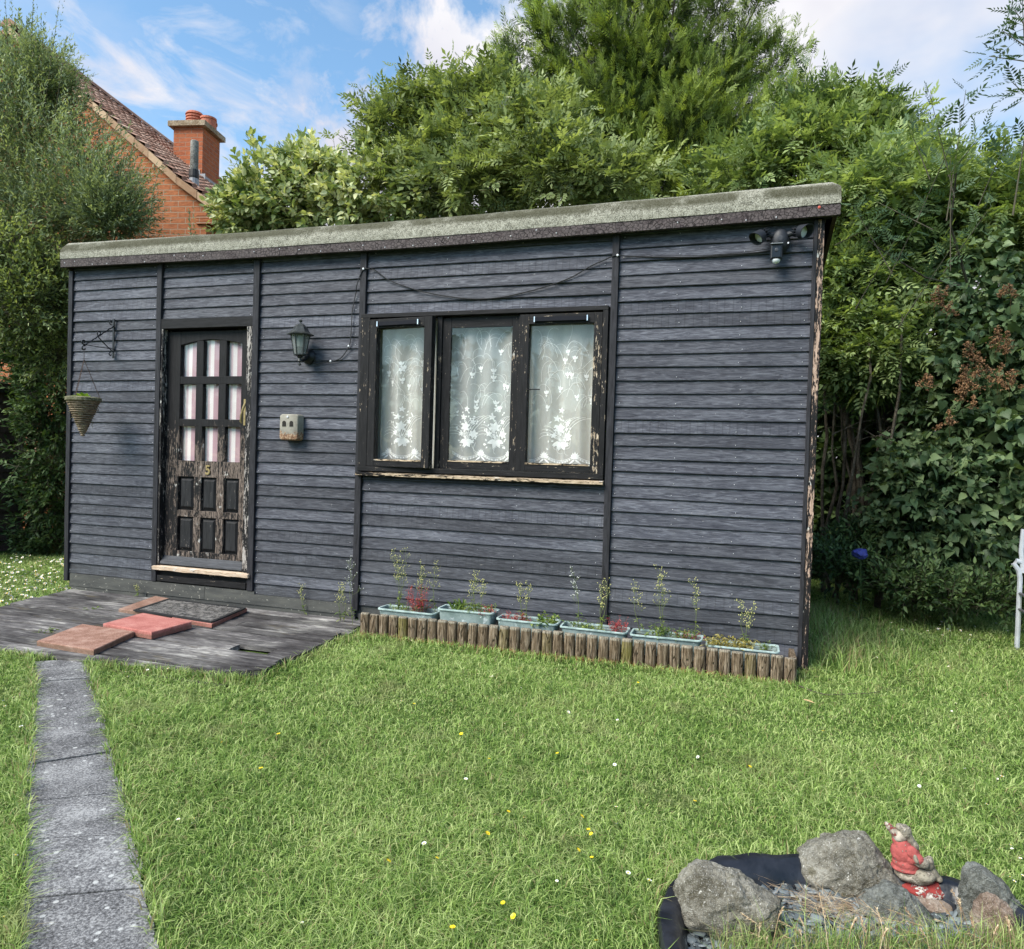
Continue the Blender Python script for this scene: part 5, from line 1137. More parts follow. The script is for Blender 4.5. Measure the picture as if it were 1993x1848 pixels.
# ash saplings, darker, in front
ar = empty('ash_sapling', tuple(at(1900, 1000, 6.6).xy) + (GZ,), 'slim dark ash sapling reaching into the sky near the right edge', 'sapling')
shoots(ar, [((1835, 290), (1810, 185)), ((1860, 310), (1880, 175)), ((1790, 300), (1768, 245)), ((1880, 300), (1920, 250)), ((1850, 420), (1850, 300)), ((1700, 470), (1660, 400)), ((1760, 480), (1800, 400)), ((1800, 560), (1860, 470)), ((1820, 350), (1860, 260)), ((1760, 420), (1700, 390)), ((1930, 340), (1960, 270)), ((1700, 540), (1740, 470)), ((1880, 470), (1930, 400)), ((1660, 460), (1700, 440))], 6.6, T_ash, 9, .25, L_ash, .55)
p = MB(); p.tube([tuple(at(1940, 1000, 8.6).xy) + (GZ,), at(1930, 700, 8.4), at(1885, 560, 7.6), at(1850, 440, 6.9), at(1862, 330, 6.6)], [.03, .022, .014, .010, .006], 6); p.tube([at(1885, 560, 7.6), at(1800, 540, 7.2), at(1690, 470, 6.6)], [.010, .008, .005], 5); p.build('trunk', M_bark, ar, smooth=True)
ar2 = empty('ash_sapling', tuple(at(2010, 1000, 4.6).xy) + (GZ,), 'near ash branch with large leaves hanging into the top right corner', 'sapling')
shoots(ar2, [((2000, 250), (1990, 0)), ((1995, 120), (1925, 110)), ((1995, 90), (1950, 60)), ((2000, 60), (1975, 20)), ((1985, 330), (2000, 230)), ((2010, 200), (1970, 160))], 4.6, T_ash, 8, .19, L_ash, .35, .1)
p = MB(); p.tube([tuple(at(2110, 1000, 5.0).xy) + (GZ,), at(2060, 560, 4.8), at(2030, 400, 4.7), at(2005, 250, 4.6), at(1995, 60, 4.6), at(1998, -60, 4.6)], [.02, .012, .010, .008, .006, .004], 6); p.build('trunk', M_bark, ar2, smooth=True)
# lilac
lb_ = [B(1830, 620, 8.15, 90, 80), B(1900, 560, 8.15, 90, 90), B(1930, 700, 7.85, 90, 110), B(1830, 740, 7.85, 70, 70), B(1880, 850, 7.75, 90, 90), B(1960, 900, 7.55, 70, 120), B(1850, 960, 7.55, 110, 80), B(1790, 930, 7.65, 60, 60, None, .5), B(1780, 1010, 7.55, 80, 70), B(1900, 1060, 7.45, 90, 80), B(2050, 700, 7.75, 80, 160), B(1830, 1100, 7.50, 80, 50), B(2060, 950, 7.55, 90, 140), B(1750, 1060, 7.75, 50, 50, None, .4)]
lr = plant('lilac_bush', 'large lilac bush with heart-shaped leaves and rusty seed heads at the right', 'bush', tuple(gr(1880, 1150)), lb_, 3800, .24, [(T_heart, 1.0, 1.0), (T_heart, .7, 1.4), (T_wide, .9, 1.0), (T_heart, 1.15, .8)], 5, .112, L_lilac, up=.1, jit_t=.5, droop=.5, ang=70, tops=[at(1830, 700, 8.1), at(1900, 650, 8.1), at(1900, 900, 7.9), at(1980, 800, 8.0)], r0=.03, twmat=M_gtwig, bias=(0, -.4, 0), nup=.35)
M_pan = leafmat('rusty_seed_heads', [(.2, (.07, .035, .018)), (.5, (.19, .095, .045)), (.85, (.36, .20, .10))], .05)
for (px, py, r_) in ((1895, 690, 1.1), (1940, 660, 1.0), (1960, 665, .8), (1880, 740, 1.2), (1875, 770, .8), (1945, 730, .9), (1820, 580, .9), (1845, 600, .6), (1970, 570, .7), (1810, 745, .8), (1905, 720, .8), (1850, 815, .7), (1968, 740, .8)):
    p = MB(); c = at(px, py, 7.15); subs = [(Vector((0, 0, 0)), Vector((random.uniform(-.5, .5), -.2, 1)).normalized(), 1.0)] + [(Vector((random.uniform(-.09, .09), random.uniform(-.04, .04), random.uniform(-.08, .05))), Vector((random.uniform(-1, 1), -.2, .8)).normalized(), random.uniform(.4, .75)) for _ in range(3)]
    for (o_, ax2, ss) in subs:
        e1v = ax2.orthogonal().normalized(); e2v = ax2.cross(e1v)
        for k in range(int(120 * r_ * ss)):
            t = random.random(); rr = .060 * r_ * ss * (1 - t * .7) * math.sqrt(random.random()) * (1 + .5 * math.sin(t * 17)); a = random.random() * 6.28; s_ = random.uniform(.004, .009)
            q = c + o_ + e1v * rr * math.cos(a) + e2v * rr * math.sin(a) + ax2 * (t - .4) * .19 * r_ * ss; d = Vector((random.gauss(0, 1), random.gauss(0, 1), random.gauss(.6, .6))).normalized() * s_ * 1.7; e = d.orthogonal().normalized() * s_ * .7; f_ = d.cross(e).normalized() * s_ * .7
            p.add([q - d, q + e, q + d, q - e, q + f_, q - f_], [(0, 1, 4), (1, 2, 4), (2, 3, 4), (3, 0, 4), (1, 0, 5), (2, 1, 5), (3, 2, 5), (0, 3, 5)])
    p.tube([c + Vector((.03, .12, -.16)), c + Vector((.0, .03, -.08)), c, c + Vector((0, 0, .09 * r_))], .0016, 4); p.build('seed_head', M_pan, lr)
# low plants at the foot of the shade
lw = [B(1660, 1070, 7.6, 60, 40), B(1620, 1110, 7.2, 40, 30), B(1720, 1120, 7.2, 60, 30), B(1790, 1150, 7.0, 70, 30), B(1930, 1160, 6.9, 60, 30), B(1860, 1165, 6.9, 60, 25)]
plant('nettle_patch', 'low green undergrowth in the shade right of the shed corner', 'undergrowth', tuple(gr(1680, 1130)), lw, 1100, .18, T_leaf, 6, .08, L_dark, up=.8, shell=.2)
# bare thin trunks in the shade
st = empty('bare_stems', tuple(gr(1640, 1080)), 'tangle of thin bare trunks in the dark gap right of the shed', 'saplings')
p = MB()
for k in range(17):
    x0 = 1605 + k * 11 + random.uniform(-6, 6); Y = random.uniform(7.7, 8.8); b0 = Vector(tuple(at(x0, 1000, Y).xy) + (GZ,)); e = at(x0 + random.uniform(-40, 60), random.uniform(560, 720), Y + random.uniform(-.3, .3)); s_ = k * 3.3
    if not_in_shed(np.array([b0]))[0]: p.tube([b0.lerp(e, t) + Vector((noise.noise(Vector((s_, t * 4, 0))) * .12, 0, 0)) for t in [i / 8 for i in range(9)]], [random.uniform(.012, .03) * (1 - .6 * i / 8) for i in range(9)], 6)
for k in range(40):
    a = at(random.uniform(1610, 1760), random.uniform(640, 900), random.uniform(7.7, 8.4)); d = Vector((random.uniform(-.35, .5), random.uniform(-.2, .2), random.uniform(-.25, .3)))
    p.tube([a, a + d * .5 + Vector((0, 0, .04)), a + d], [.005, .004, .002], 4)
p.build('stems', M_bark, st, smooth=True)
p = MB(); c = at(1675, 1078, 6.85); T = Matrix.Translation(c)
for k in range(1): 
    bm_ = bmesh.new(); bmesh.ops.create_icosphere(bm_, subdivisions=3, radius=.055)
    vs = [Vector(v.co) + Vector(v.co).normalized() * noise.noise(v.co * 28) * .018 for v in bm_.verts]; p.add([T @ Vector((v.x * 1.2, v.y, v.z * .8)) for v in vs], [[v.index for v in f.verts] for f in bm_.faces]); bm_.free()

o = p.build('flower_head', plain('blue_petal', (.05, .06, .30), .6, 0, 30, .4, .004)); tag(o, 'bright blue flower head low in the shade right of the shed', 'flower'); p = MB(); p.tube([c + Vector((0, 0, -.03)), Vector((c.x + .02, c.y, .1)), Vector((c.x, c.y, GZ))], .004, 6)
for k in range(14): leafblade(p, Vector((c.x, c.y, GZ + .03 * k)), (random.uniform(-1, 1), random.uniform(-1, 1), .5), .13, .035, droop=.4)
p.build('stem', L_dark, o)

# ------------------------------------------------------------------ small dark shed at far left
X1 = at(44, 900, 7.0).x; fsd = empty('dark_shed', (X1 - 1.1, 6.0, GZ), 'dark brown board shed with a low roof cut off by the left edge', 'shed')
p = MB(); z = GZ; zE = at(44, 768, 7.0).z
while z < zE + .02:
    p.add([(X1 + .022, 5.0, z), (X1 + .022, 7.0, z), (X1 + .003, 7.0, z + .118), (X1 + .003, 5.0, z + .118), (X1, 5.0, z), (X1, 7.0, z)], [(0, 1, 2, 3), (4, 5, 1, 0)]); z += .125
p.box(X1 - 2.2, X1, 5.0, 7.0, GZ, zE)
p.build('wall', peeling('dark_brown_boards', -.12, vert=False, dark=(.050, .034, .028)), fsd)
p = MB(); p.add([(X1 - 2.4, 4.9, zE + .5), (X1 + .06, 4.9, zE - .01), (X1 + .06, 7.08, zE - .01), (X1 - 2.4, 7.08, zE + .5), (X1 - 2.4, 4.9, zE + .57), (X1 + .06, 4.9, zE + .06), (X1 + .06, 7.08, zE + .06), (X1 - 2.4, 7.08, zE + .57)], [(0, 3, 2, 1), (4, 5, 6, 7), (0, 1, 5, 4), (1, 2, 6, 5), (2, 3, 7, 6), (3, 0, 4, 7)]); p.build('roof', plain('black_felt', (.03, .028, .026), .9, 0, 60, .4, .003), fsd)

# ------------------------------------------------------------------ brick house
HD = np.array([math.sin(R(6.5) - YAW), math.cos(R(6.5) - YAW), 0]); HG = np.array([HD[1], -HD[0], 0])   # into the house / along the gable
FWD = CR @ np.array([0, 0, -1.0])
r0_ = ray(623 / 1.44556, 596 / 1.44556); O_ = np.array([0, 0, HC]) + r0_ * (11.0 / (r0_ @ FWD)); Oh = O_ @ HD
def gab(px, py, dd=0):    # photo point -> gable plane coords (u along gable, z)
    v = ray(px, py); t = (Oh + dd - HC * HD[2]) / (v @ HD); P = np.array([0, 0, HC]) + v * t; return P @ HG, P[2]
def hp(u, w_, z): return tuple(HG * u + HD * (Oh + w_) + np.array([0, 0, z]))
S2 = .69177; Zm = lambda x, y: (x / 2.5667 * S2, y / 2.5667 * S2)
ver = [gab(*Zm(x, y)) for x, y in ((90, 222), (400, 540), (700, 775), (900, 955), (1100, 1125), (1300, 1310), (1450, 1420), (1620, 1540))]
hs = empty('brick_house', hp(ver[0][0], 3, GZ), 'red-brick gabled house with brown tiled roof behind the trees at left', 'house')
mb2 = Mat('red_brick'); 
def brickmat(name, uvscale=1, c1=(.42, .155, .070), c2=(.30, .10, .05), mort=(.40, .30, .22)):
    m = Mat(name); u = m.n('ShaderNodeVectorMath', operation='DOT_PRODUCT'); m.set(u.inputs[0], m.co); u.inputs[1].default_value = tuple(HG)
    v2 = m.n('ShaderNodeVectorMath', operation='DOT_PRODUCT'); m.set(v2.inputs[0], m.co); v2.inputs[1].default_value = tuple(HD)
    geo = m.n('ShaderNodeNewGeometry'); dn_ = m.n('ShaderNodeVectorMath', operation='DOT_PRODUCT'); m.set(dn_.inputs[0], geo.outputs['Normal']); dn_.inputs[1].default_value = tuple(HD)
    fac = m.math('GREATER_THAN', m.math('ABSOLUTE', dn_.outputs['Value']), .7); uu = m.math('ADD', m.math('MULTIPLY', u.outputs['Value'], fac), m.math('MULTIPLY', v2.outputs['Value'], m.math('SUBTRACT', 1, fac)))
    c = m.n('ShaderNodeCombineXYZ'); m.set(c.inputs[0], uu); m.set(c.inputs[1], m.sep(2)); b = m.n('ShaderNodeTexBrick'); m.set(b.inputs['Vector'], c.outputs[0])
    b.inputs['Scale'].default_value = uvscale; b.inputs['Brick Width'].default_value = .245; b.inputs['Row Height'].default_value = .086; b.inputs['Mortar Size'].default_value = .006; b.inputs['Mortar Smooth'].default_value = .3; b.inputs['Bias'].default_value = -.2
    b.inputs['Color1'].default_value = c1 + (1,); b.inputs['Color2'].default_value = c2 + (1,); b.inputs['Mortar'].default_value = mort + (1,)
    col = m.mix(.55, b.outputs['Color'], m.ramp(m.noise(16, 5, .6, m.vec((1, 1, 3))), [(.35, tuple(q * .6 for q in c1)), (.65, tuple(min(1, q * 1.35) for q in c1))])); col = m.mix(b.outputs['Fac'], col, mort + (1,))
    return m.pbr(col, .9, m.bump(m.math('SUBTRACT', 1, b.outputs['Fac']), .006), spec=.15)
M_brick = brickmat('orange_red_brick'); M_brick2 = brickmat('chimney_brick', c1=(.40, .13, .06), c2=(.26, .07, .04), mort=(.34, .22, .16))
uR = gab(*Zm(1490, 1600))[0]; peak = ver[0]; LU = 2 * peak[0] - uR
mir = [(2 * peak[0] - u, z) for u, z in ver[::-1]]
out = [(uR, GZ)] + [(u, z - .02) for u, z in [(uR, ver[-1][1] + .05)] + ver[-2::-1]] + [(u, z - .02) for u, z in mir[1:-1]] + [(LU, ver[-1][1]), (LU, GZ)]
n = len(out); p = MB(); p.add([hp(u, 0, z) for u, z in out] + [hp(u, 9, z) for u, z in out], [tuple(range(n))[::-1], tuple(range(n, 2 * n))] + [(i, (i + 1) % n, n + (i + 1) % n, n + i) for i in range(n)]); p.build('wall', M_brick, hs)
# corbel + eave box
u1, z1 = gab(*Zm(1440, 1545)); u2, z2 = gab(*Zm(1605, 1620)); p = MB()
for k in range(4):
    a, zc = u1 + .05 * k, z1 - (z1 - z2) * k / 4
    vs = [hp(uR - .15, -.03, zc - (z1 - z2) / 4), hp(u2 - .03 * k, -.03, zc - (z1 - z2) / 4), hp(u2 - .03 * k, -.03, zc - .006), hp(uR - .15, -.03, zc - .006), hp(uR - .15, .3, zc - (z1 - z2) / 4), hp(u2 - .03 * k, .3, zc - (z1 - z2) / 4), hp(u2 - .03 * k, .3, zc - .006), hp(uR - .15, .3, zc - .006)]
    p.add(vs, [(0, 1, 2, 3), (0, 4, 5, 1), (1, 5, 6, 2), (2, 6, 7, 3)])
p.build('corbel', M_brick, hs)
# roof slopes with tile courses
mt_ = Mat('brown_roof_tile'); tn = mt_.noise(12, 5, .6); tcol = mt_.ramp(mt_.math('ADD', mt_.math('MULTIPLY', mt_.attr(), .5), mt_.math('MULTIPLY', tn, .5)), [(.3, (.22, .12, .085)), (.5, (.35, .205, .15)), (.7, (.47, .31, .235))])
M_tile = mt_.pbr(tcol, .9, mt_.bump(tn, .01), spec=.1)
def roof_side(curve, w0, w1, sgn):
    mb = MB(); L = [0]
    for i in range(1, len(curve)): L.append(L[-1] + math.hypot(curve[i][0] - curve[i - 1][0], curve[i][1] - curve[i - 1][1]))
    def pt(s_):
        s_ = min(max(s_, 0), L[-1] - 1e-6); i = max(k for k in range(len(L)) if L[k] <= s_); i = min(i, len(L) - 2); t = (s_ - L[i]) / (L[i + 1] - L[i]); return curve[i][0] + (curve[i + 1][0] - curve[i][0]) * t, curve[i][1] + (curve[i + 1][1] - curve[i][1]) * t
    rows_ = int(L[-1] / .2)
    for k in range(rows_):
        a, b_ = pt(k * .2), pt((k + 1) * .2 + .02); w_ = w0; j = 0
        while w_ < w1:
            wn = w_ + .17; r_ = random.random(); lift_ = .060; cup = .035
            vs = [hp(a[0], w_, a[1]), hp(a[0], w_ + .085, a[1] + cup), hp(a[0], wn - .004, a[1]), hp(b_[0], w_, b_[1] + lift_), hp(b_[0], w_ + .085, b_[1] + lift_ + cup), hp(b_[0], wn - .004, b_[1] + lift_), hp(b_[0], w_, b_[1]), hp(b_[0], w_ + .085, b_[1]), hp(b_[0], wn - .004, b_[1])]
            f = [(0, 1, 4, 3), (1, 2, 5, 4), (3, 4, 7, 6), (4, 5, 8, 7)]; mb.add(vs, [q if sgn > 0 else q[::-1] for q in f], r_); w_ = wn; j += 1
    return mb
p = roof_side([(u, z + .04) for u, z in ver], -.06, 9.2, 1); p.build('roof', M_tile, hs)
p = roof_side([(u, z + .04) for u, z in mir[::-1]], -.06, 3.0, -1); p.build('roof', M_tile, hs)
p = MB()
for (c, s_) in ((ver, 1), (mir[::-1], -1)):
    for i in range(len(c) - 1):
        (ua, za), (ub, zb_) = c[i], c[i + 1]; m_n = max(1, int(math.hypot(ub - ua, zb_ - za) / .22))
        for k in range(m_n):
            t0, t1 = k / m_n, (k + .97) / m_n; A0 = (ua + (ub - ua) * t0, za + (zb_ - za) * t0); B0 = (ua + (ub - ua) * t1, za + (zb_ - za) * t1)
            vs = [hp(A0[0], -.10, A0[1] - .08), hp(B0[0], -.10, B0[1] - .08), hp(B0[0], -.10, B0[1] + .045), hp(A0[0], -.10, A0[1] + .035), hp(A0[0], .02, A0[1] - .08), hp(B0[0], .02, B0[1] - .08), hp(B0[0], .10, B0[1] + .06), hp(A0[0], .10, A0[1] + .05)]
            f = [(0, 1, 2, 3), (3, 2, 6, 7), (0, 4, 5, 1), (1, 5, 6, 2), (0, 3, 7, 4)]; p.add(vs, [q if s_ > 0 else q[::-1] for q in f])
p.build('verge', (lambda m: m.pbr(m.ramp(m.math('ADD', m.math('MULTIPLY', m.attr(), .5), m.math('MULTIPLY', m.noise(9, 4), .5)), [(.3, (.30, .17, .10)), (.7, (.52, .36, .23))]), .9))(Mat('buff_verge_tile')), hs)
p = MB()
k = -.1
while k < 9.2:
    vs = []; 
    for w_ in (k, k + .30):
        for a in range(7): an = math.pi * a / 6; vs.append(hp(peak[0] + .12 * math.cos(an), w_, peak[1] + .02 + .11 * math.sin(an)))
    p.add(vs, [(a, a + 1, a + 8, a + 7) for a in range(6)] + [tuple(range(7))]); k += .31
p.build('ridge_tiles', M_tile, hs)
# chimney: its own distance, on the same roof
CDp = 14.2
def chp(px, py, dd): v = ray(px, py); t = dd / (v @ FWD); return Vector(np.array([0, 0, HC]) + v * t)
cl, cr2_ = chp(*Zm(1255, 930), CDp), chp(*Zm(1480, 920), CDp); ct = (cl.z + cr2_.z) / 2; uA, uB = np.array(cl) @ HG, np.array(cr2_) @ HG; wA = np.array(cl) @ HD - Oh
v_ = chp(*Zm(1588, 1000), CDp); 
# depth of the stack so that its right side spans to the measured far edge
best = min(np.arange(.4, 3.2, .02), key=lambda dep: abs((lambda P: (lambda q: CX + FD * (q[0] / -q[2]))(CR.T @ (P - np.array([0, 0, HC]))))(np.array(hp(uB, wA + dep, ct))) - Zm(1588, 1000)[0]))
dep = float(best)
def hbox(mb, ua, ub, wa, wb2, za, zb_, r_=.5):
    vs = [hp(ua, wa, za), hp(ub, wa, za), hp(ub, wb2, za), hp(ua, wb2, za), hp(ua, wa, zb_), hp(ub, wa, zb_), hp(ub, wb2, zb_), hp(ua, wb2, zb_)]
    mb.add(vs, [(0, 3, 2, 1), (4, 5, 6, 7), (0, 1, 5, 4), (1, 2, 6, 5), (2, 3, 7, 6), (3, 0, 4, 7)], r_)
p = MB(); hbox(p, uA, uB, wA, wA + dep, ct - 4, ct); ch = p.build('chimney', M_brick2, hs)
p = MB(); hbox(p, uA - .08, uB + .08, wA - .08, wA + dep + .08, ct - .001, ct + .10); p.build('chimney_cap', stone('buff_stone_cap', (.18, .12, .07), (.34, .25, .16), (.46, .38, .28)), ch)
M_pot = plain('terracotta_pot', (.46, .15, .09), .8, 0, 12, .2, .002)
hw_ = (uB - uA)
for (uu, ww, rr, hh, lou) in ((uA + hw_ * .42, wA + .30, .17, .26, True), (uA + hw_ * .90, wA + .30, .15, .20, False), (uB - .12, wA + dep * .68, .15, .18, False)):
    p = MB(); c = hp(uu, ww, ct + .10); pr = [(rr * .95, 0)] + ([q for k in range(5) for q in ((rr, .04 + k * .055), (rr, .065 + k * .055), (rr * .86, .068 + k * .055), (rr * .86, .092 + k * .055))] if lou else [(rr * .95, hh * .8), (rr * 1.06, hh * .82)]) + [(rr * 1.05, hh), (rr * .8, hh)]
    p.lathe(pr, c, 18); p.build('chimney_pot', M_pot, ch)
# lead flashing steps on the side
p = MB(); 
def roofz(u): 
    for i in range(len(ver) - 1):
        if ver[i][0] <= u <= ver[i + 1][0]: return ver[i][1] + (ver[i + 1][1] - ver[i][1]) * (u - ver[i][0]) / (ver[i + 1][0] - ver[i][0])
    return ver[-1][1]
M_lead = plain('grey_lead', (.30, .31, .33), .6, .2, 10, .2, .002)
for k in range(3, 6):
    ua = uA + (uB - uA + .06) * k / 6; ub = ua + (uB - uA) / 6 + .02; z_ = roofz(ua) + .02; hbox(p, ua, ub, wA - .012, wA, z_ - .35, z_ + .10)
zb1 = roofz(uB); hbox(p, uB, uB + .012, wA, wA + dep, zb1 - .4, zb1 + .16); hbox(p, uB + .01, uB + .28, wA - .1, wA + dep + .1, zb1 - .30, zb1 - .22)
p.build('flashing', M_lead, ch)
# soil vent pipe
pu, pz = gab(*Zm(1395, 1300), .4); pt_ = gab(*Zm(1395, 1015), .4)[1]; p = MB(); c = hp(pu, .42, 0)
p.lathe([(.062, roofz(pu) - .1), (.062, pt_ - .01), (.05, pt_)], (c[0], c[1], 0), 14); vp = p.build('vent_pipe', stone('weathered_pipe', (.10, .095, .085), (.24, .23, .21), (.38, .36, .33)), hs, smooth=True)
zq = gab(*Zm(1395, 1250), .4)[1]; p = MB(); p.lathe([(.072, zq - .09), (.077, zq - .05), (.072, zq + .05)], (c[0], c[1], 0), 14); p.build('rubber_collar', M_rub, vp)
p = MB(); p.lathe([(.15, zq - .38), (.085, zq - .28), (.074, zq - .09)], (c[0], c[1], 0), 14); p.build('pipe_flashing', M_lead, vp)

# ------------------------------------------------------------------ garden chair at the right edge
gc = gr(1979, 1266); M_chair = plain('white_grey_chair_frame', (.50, .52, .56), .4, .1, 20, .1, .0005)
chr_ = empty('garden_chair', (gc.x + .3, gc.y, GZ), 'white-grey metal garden chair mostly cut off by the right edge', 'chair')
def P3(dx, dy, dz): return (gc.x + dx, gc.y + dy, GZ + dz)
for j, yy in enumerate((0, -.52)):
    p = MB(); p.tube([P3(.0, yy, 0), P3(.0, yy, .40), P3(.0, yy, .56), P3(-.012, yy, .62), P3(-.045, yy, .665), P3(-.03, yy, .69), P3(.05, yy, .67), P3(.25, yy, .66), P3(.46, yy, .67)], [.018] * 3 + [.019] * 3 + [.017] * 3, 8); p.build('leg', M_chair, chr_, smooth=True)
    p = MB(); p.tube([P3(.06, yy, .42), P3(.44, yy, .40), P3(.50, yy, .66), P3(.56, yy, 1.0)], .016, 8); p.build('side_frame', M_chair, chr_, smooth=True)
    p = MB(); p.tube([P3(.44, yy, .42), P3(.50, yy, .2), P3(.56, yy, .0)], .016, 8); p.build('leg', M_chair, chr_, smooth=True)
p = MB(); p.tube([P3(.0, 0, .44), P3(.0, -.52, .44)], .012, 8); p.tube([P3(.0, 0, .32), P3(.0, -.52, .32)], .010, 8); p.build('stretcher', plain('chair_dark_bar', (.1, .1, .11), .4), chr_, smooth=True)
p = MB(); p.box(gc.x + .02, gc.x + .45, gc.y - .5, gc.y - .02, GZ + .42, GZ + .435); p.build('seat', M_chair, chr_)
p = MB(); T = Matrix.Translation(P3(.48, 0, .5)) @ Matrix.Rotation(R(12), 4, 'Y'); p.box(-.008, .008, -.5, -.02, 0, .5, .5, T); p.build('backrest', M_chair, chr_)
p = MB(); cf = at(1993, 1062, gc.y - .05); p.tube([P3(.02, 0, .6), (cf.x, gc.y, cf.z - .05), (cf.x + .01, gc.y, cf.z + .12)], .018, 8); p.build('armrest', M_chair, chr_, smooth=True)

# ------------------------------------------------------------------ pond with rocks
def gz(px, py, z): return gr(px, py, z)
z6 = lambda x, y: ((1850 + x * .5173) * S2, (2250 + y * .5173) * S2)
rim_z = GZ + .040
rimpx = [(95, 830), (62, 700), (62, 600), (95, 500), (165, 425), (250, 362), (330, 338), (420, 325), (560, 314), (700, 312), (850, 316), (1000, 325), (1150, 340), (1300, 372), (1450, 405), (1560, 432), (1680, 465)]
rimw = [gr(*z6(*q), rim_z) for q in rimpx]
# close it behind: towards the camera, outside the frame
cen = sum((Vector(v) for v in rimw), Vector((0, 0, 0))) / len(rimw)
e0, e1_ = rimw[-1], rimw[0]
close = [e0 + Vector((.13, -.10, 0)), e0 + Vector((.20, -.30, 0)), e0 + Vector((.16, -.52, 0)), e0 + Vector((-.02, -.70, 0)), e0.lerp(e1_, .45) + Vector((.05, -.52, 0)), e1_ + Vector((.30, -.30, 0)), e1_ + Vector((.12, -.18, 0))]
ring = cr_spline([tuple(v) for v in rimw + close + [rimw[0]]], 4)[:-1]
cen = sum((Vector(v) for v in ring), Vector((0, 0, 0))) / len(ring); n = len(ring)
mpd = Mat('black_pond_liner'); M_pond = mpd.pbr(mpd.ramp(mpd.noise(12, 4), [(.35, (.007, .008, .011)), (.7, (.028, .030, .038))]), mpd.ramp(mpd.noise(9, 3), [(.3, .22), (.7, .42)]), mpd.bump(mpd.noise(14, 3), .006), spec=.5)
pond = empty('pond_liner', (cen.x, cen.y, GZ), 'black moulded plastic pond shell filled with slate in the lower right corner', 'pond')
p = MB(); vs = []
for (s_, z) in ((.030, GZ - .01), (.028, rim_z - .010), (.022, rim_z), (-.012, rim_z + .002), (-.028, rim_z - .006), (-.050, GZ - .01), (-.075, GZ - .075), (-.10, GZ - .15)):
    for i, v in enumerate(ring):
        t = (ring[(i + 1) % n] - ring[i - 1]).normalized(); nn = Vector((t.y, -t.x, 0)); 
        if nn.dot(v - cen) < 0: nn = -nn
        w_ = .0022 * math.sin(i * 1.05) + noise.noise(Vector((v.x * 7, v.y * 7, s_ * 4))) * .006
        vs.append(Vector((v.x, v.y, z + w_ * (.8 if s_ > -.04 else .2))) + nn * (s_ + w_))
p.add(vs, [(k * n + i, (k + 1) * n + i, (k + 1) * n + (i + 1) % n, k * n + (i + 1) % n) for k in range(7) for i in range(n)]); p.build('rim', M_pond, pond, smooth=True)
SZ = GZ - .04     # level of the slate filling
inner = []
for i, v in enumerate(ring):
    t = (ring[(i + 1) % n] - ring[i - 1]).normalized(); nn = Vector((t.y, -t.x, 0)); 
    if nn.dot(v - cen) < 0: nn = -nn
    inner.append(v - nn * .062)
p = MB(); p.add([(v.x, v.y, SZ - .012) for v in inner], [tuple(range(n))]); p.build('bed', plain('dark_grit', (.04, .042, .045), .95, 0, 80, .5, .01), pond)
pondP = [tuple((v + (v - cen).normalized() * .042)[:2]) for v in ring]
# the lawn sheet is cut for the pond: hole handled by lowering ground inside
M_sl = (lambda m: m.pbr(m.mix(m.step(m.noise(40, 4, .7), .58, .68), m.ramp(m.attr(), [(.0, (.05, .06, .065)), (.5, (.125, .15, .16)), (1, (.27, .30, .31))]), (.42, .43, .40, 1)), .75, m.bump(m.noise(30, 5), .004), spec=.3))(Mat('slate_chips'))
ix = np.array([v.x for v in inner]); iy = np.array([v.y for v in inner]); cnt = 5200
px_ = rs.uniform(ix.min(), ix.max(), cnt); py_ = rs.uniform(iy.min(), iy.max(), cnt); ok = inpoly(px_, py_, [tuple(v[:2]) for v in inner]); px_, py_ = px_[ok], py_[ok]; m_n = len(px_)
tv = [(-.5, -.3, 0), (.1, -.45, 0), (.55, -.1, 0), (.3, .4, 0), (-.45, .3, 0), (-.45, -.27, .16), (.08, -.4, .16), (.5, -.08, .16), (.27, .36, .16), (-.4, .27, .16)]
tf5 = [(5, 6, 7, 8, 9)]; tf4 = [(0, 1, 6, 5), (1, 2, 7, 6), (2, 3, 8, 7), (3, 4, 9, 8), (4, 0, 5, 9), (5, 6, 7, 8), (5, 8, 9, 5)]
tf4 = tf4[:6] + [(5, 8, 8, 9)]
tf4 = [(0, 1, 6, 5), (1, 2, 7, 6), (2, 3, 8, 7), (3, 4, 9, 8), (4, 0, 5, 9), (5, 6, 7, 9), ]
Pp = np.stack([px_, py_, SZ - .01 + rs.rand(m_n) * .028], 1); An = rs.normal(size=(m_n, 3)) * np.array([1, 1, .22]); Nn = np.array([0, 0, 1]) + rs.normal(size=(m_n, 3)) * .42
tvq = [(-.5, -.3, 0), (.3, -.4, 0), (.5, .3, 0), (-.35, .36, 0), (-.47, -.28, .09), (.28, -.38, .10), (.47, .28, .09), (-.33, .34, .08)]; tfq = [(0, 1, 5, 4), (1, 2, 6, 5), (2, 3, 7, 6), (3, 0, 4, 7), (4, 5, 6, 7)]
V, F, r = scatter(tvq, tfq, Pp, An, Nn, rs.uniform(.012, .045, m_n), rs.rand(m_n)); o = npmesh('slate_chippings', V, F, r, M_sl); tag(o, kind='stuff', label='blue-grey slate chippings filling the pond shell', cat='slate')

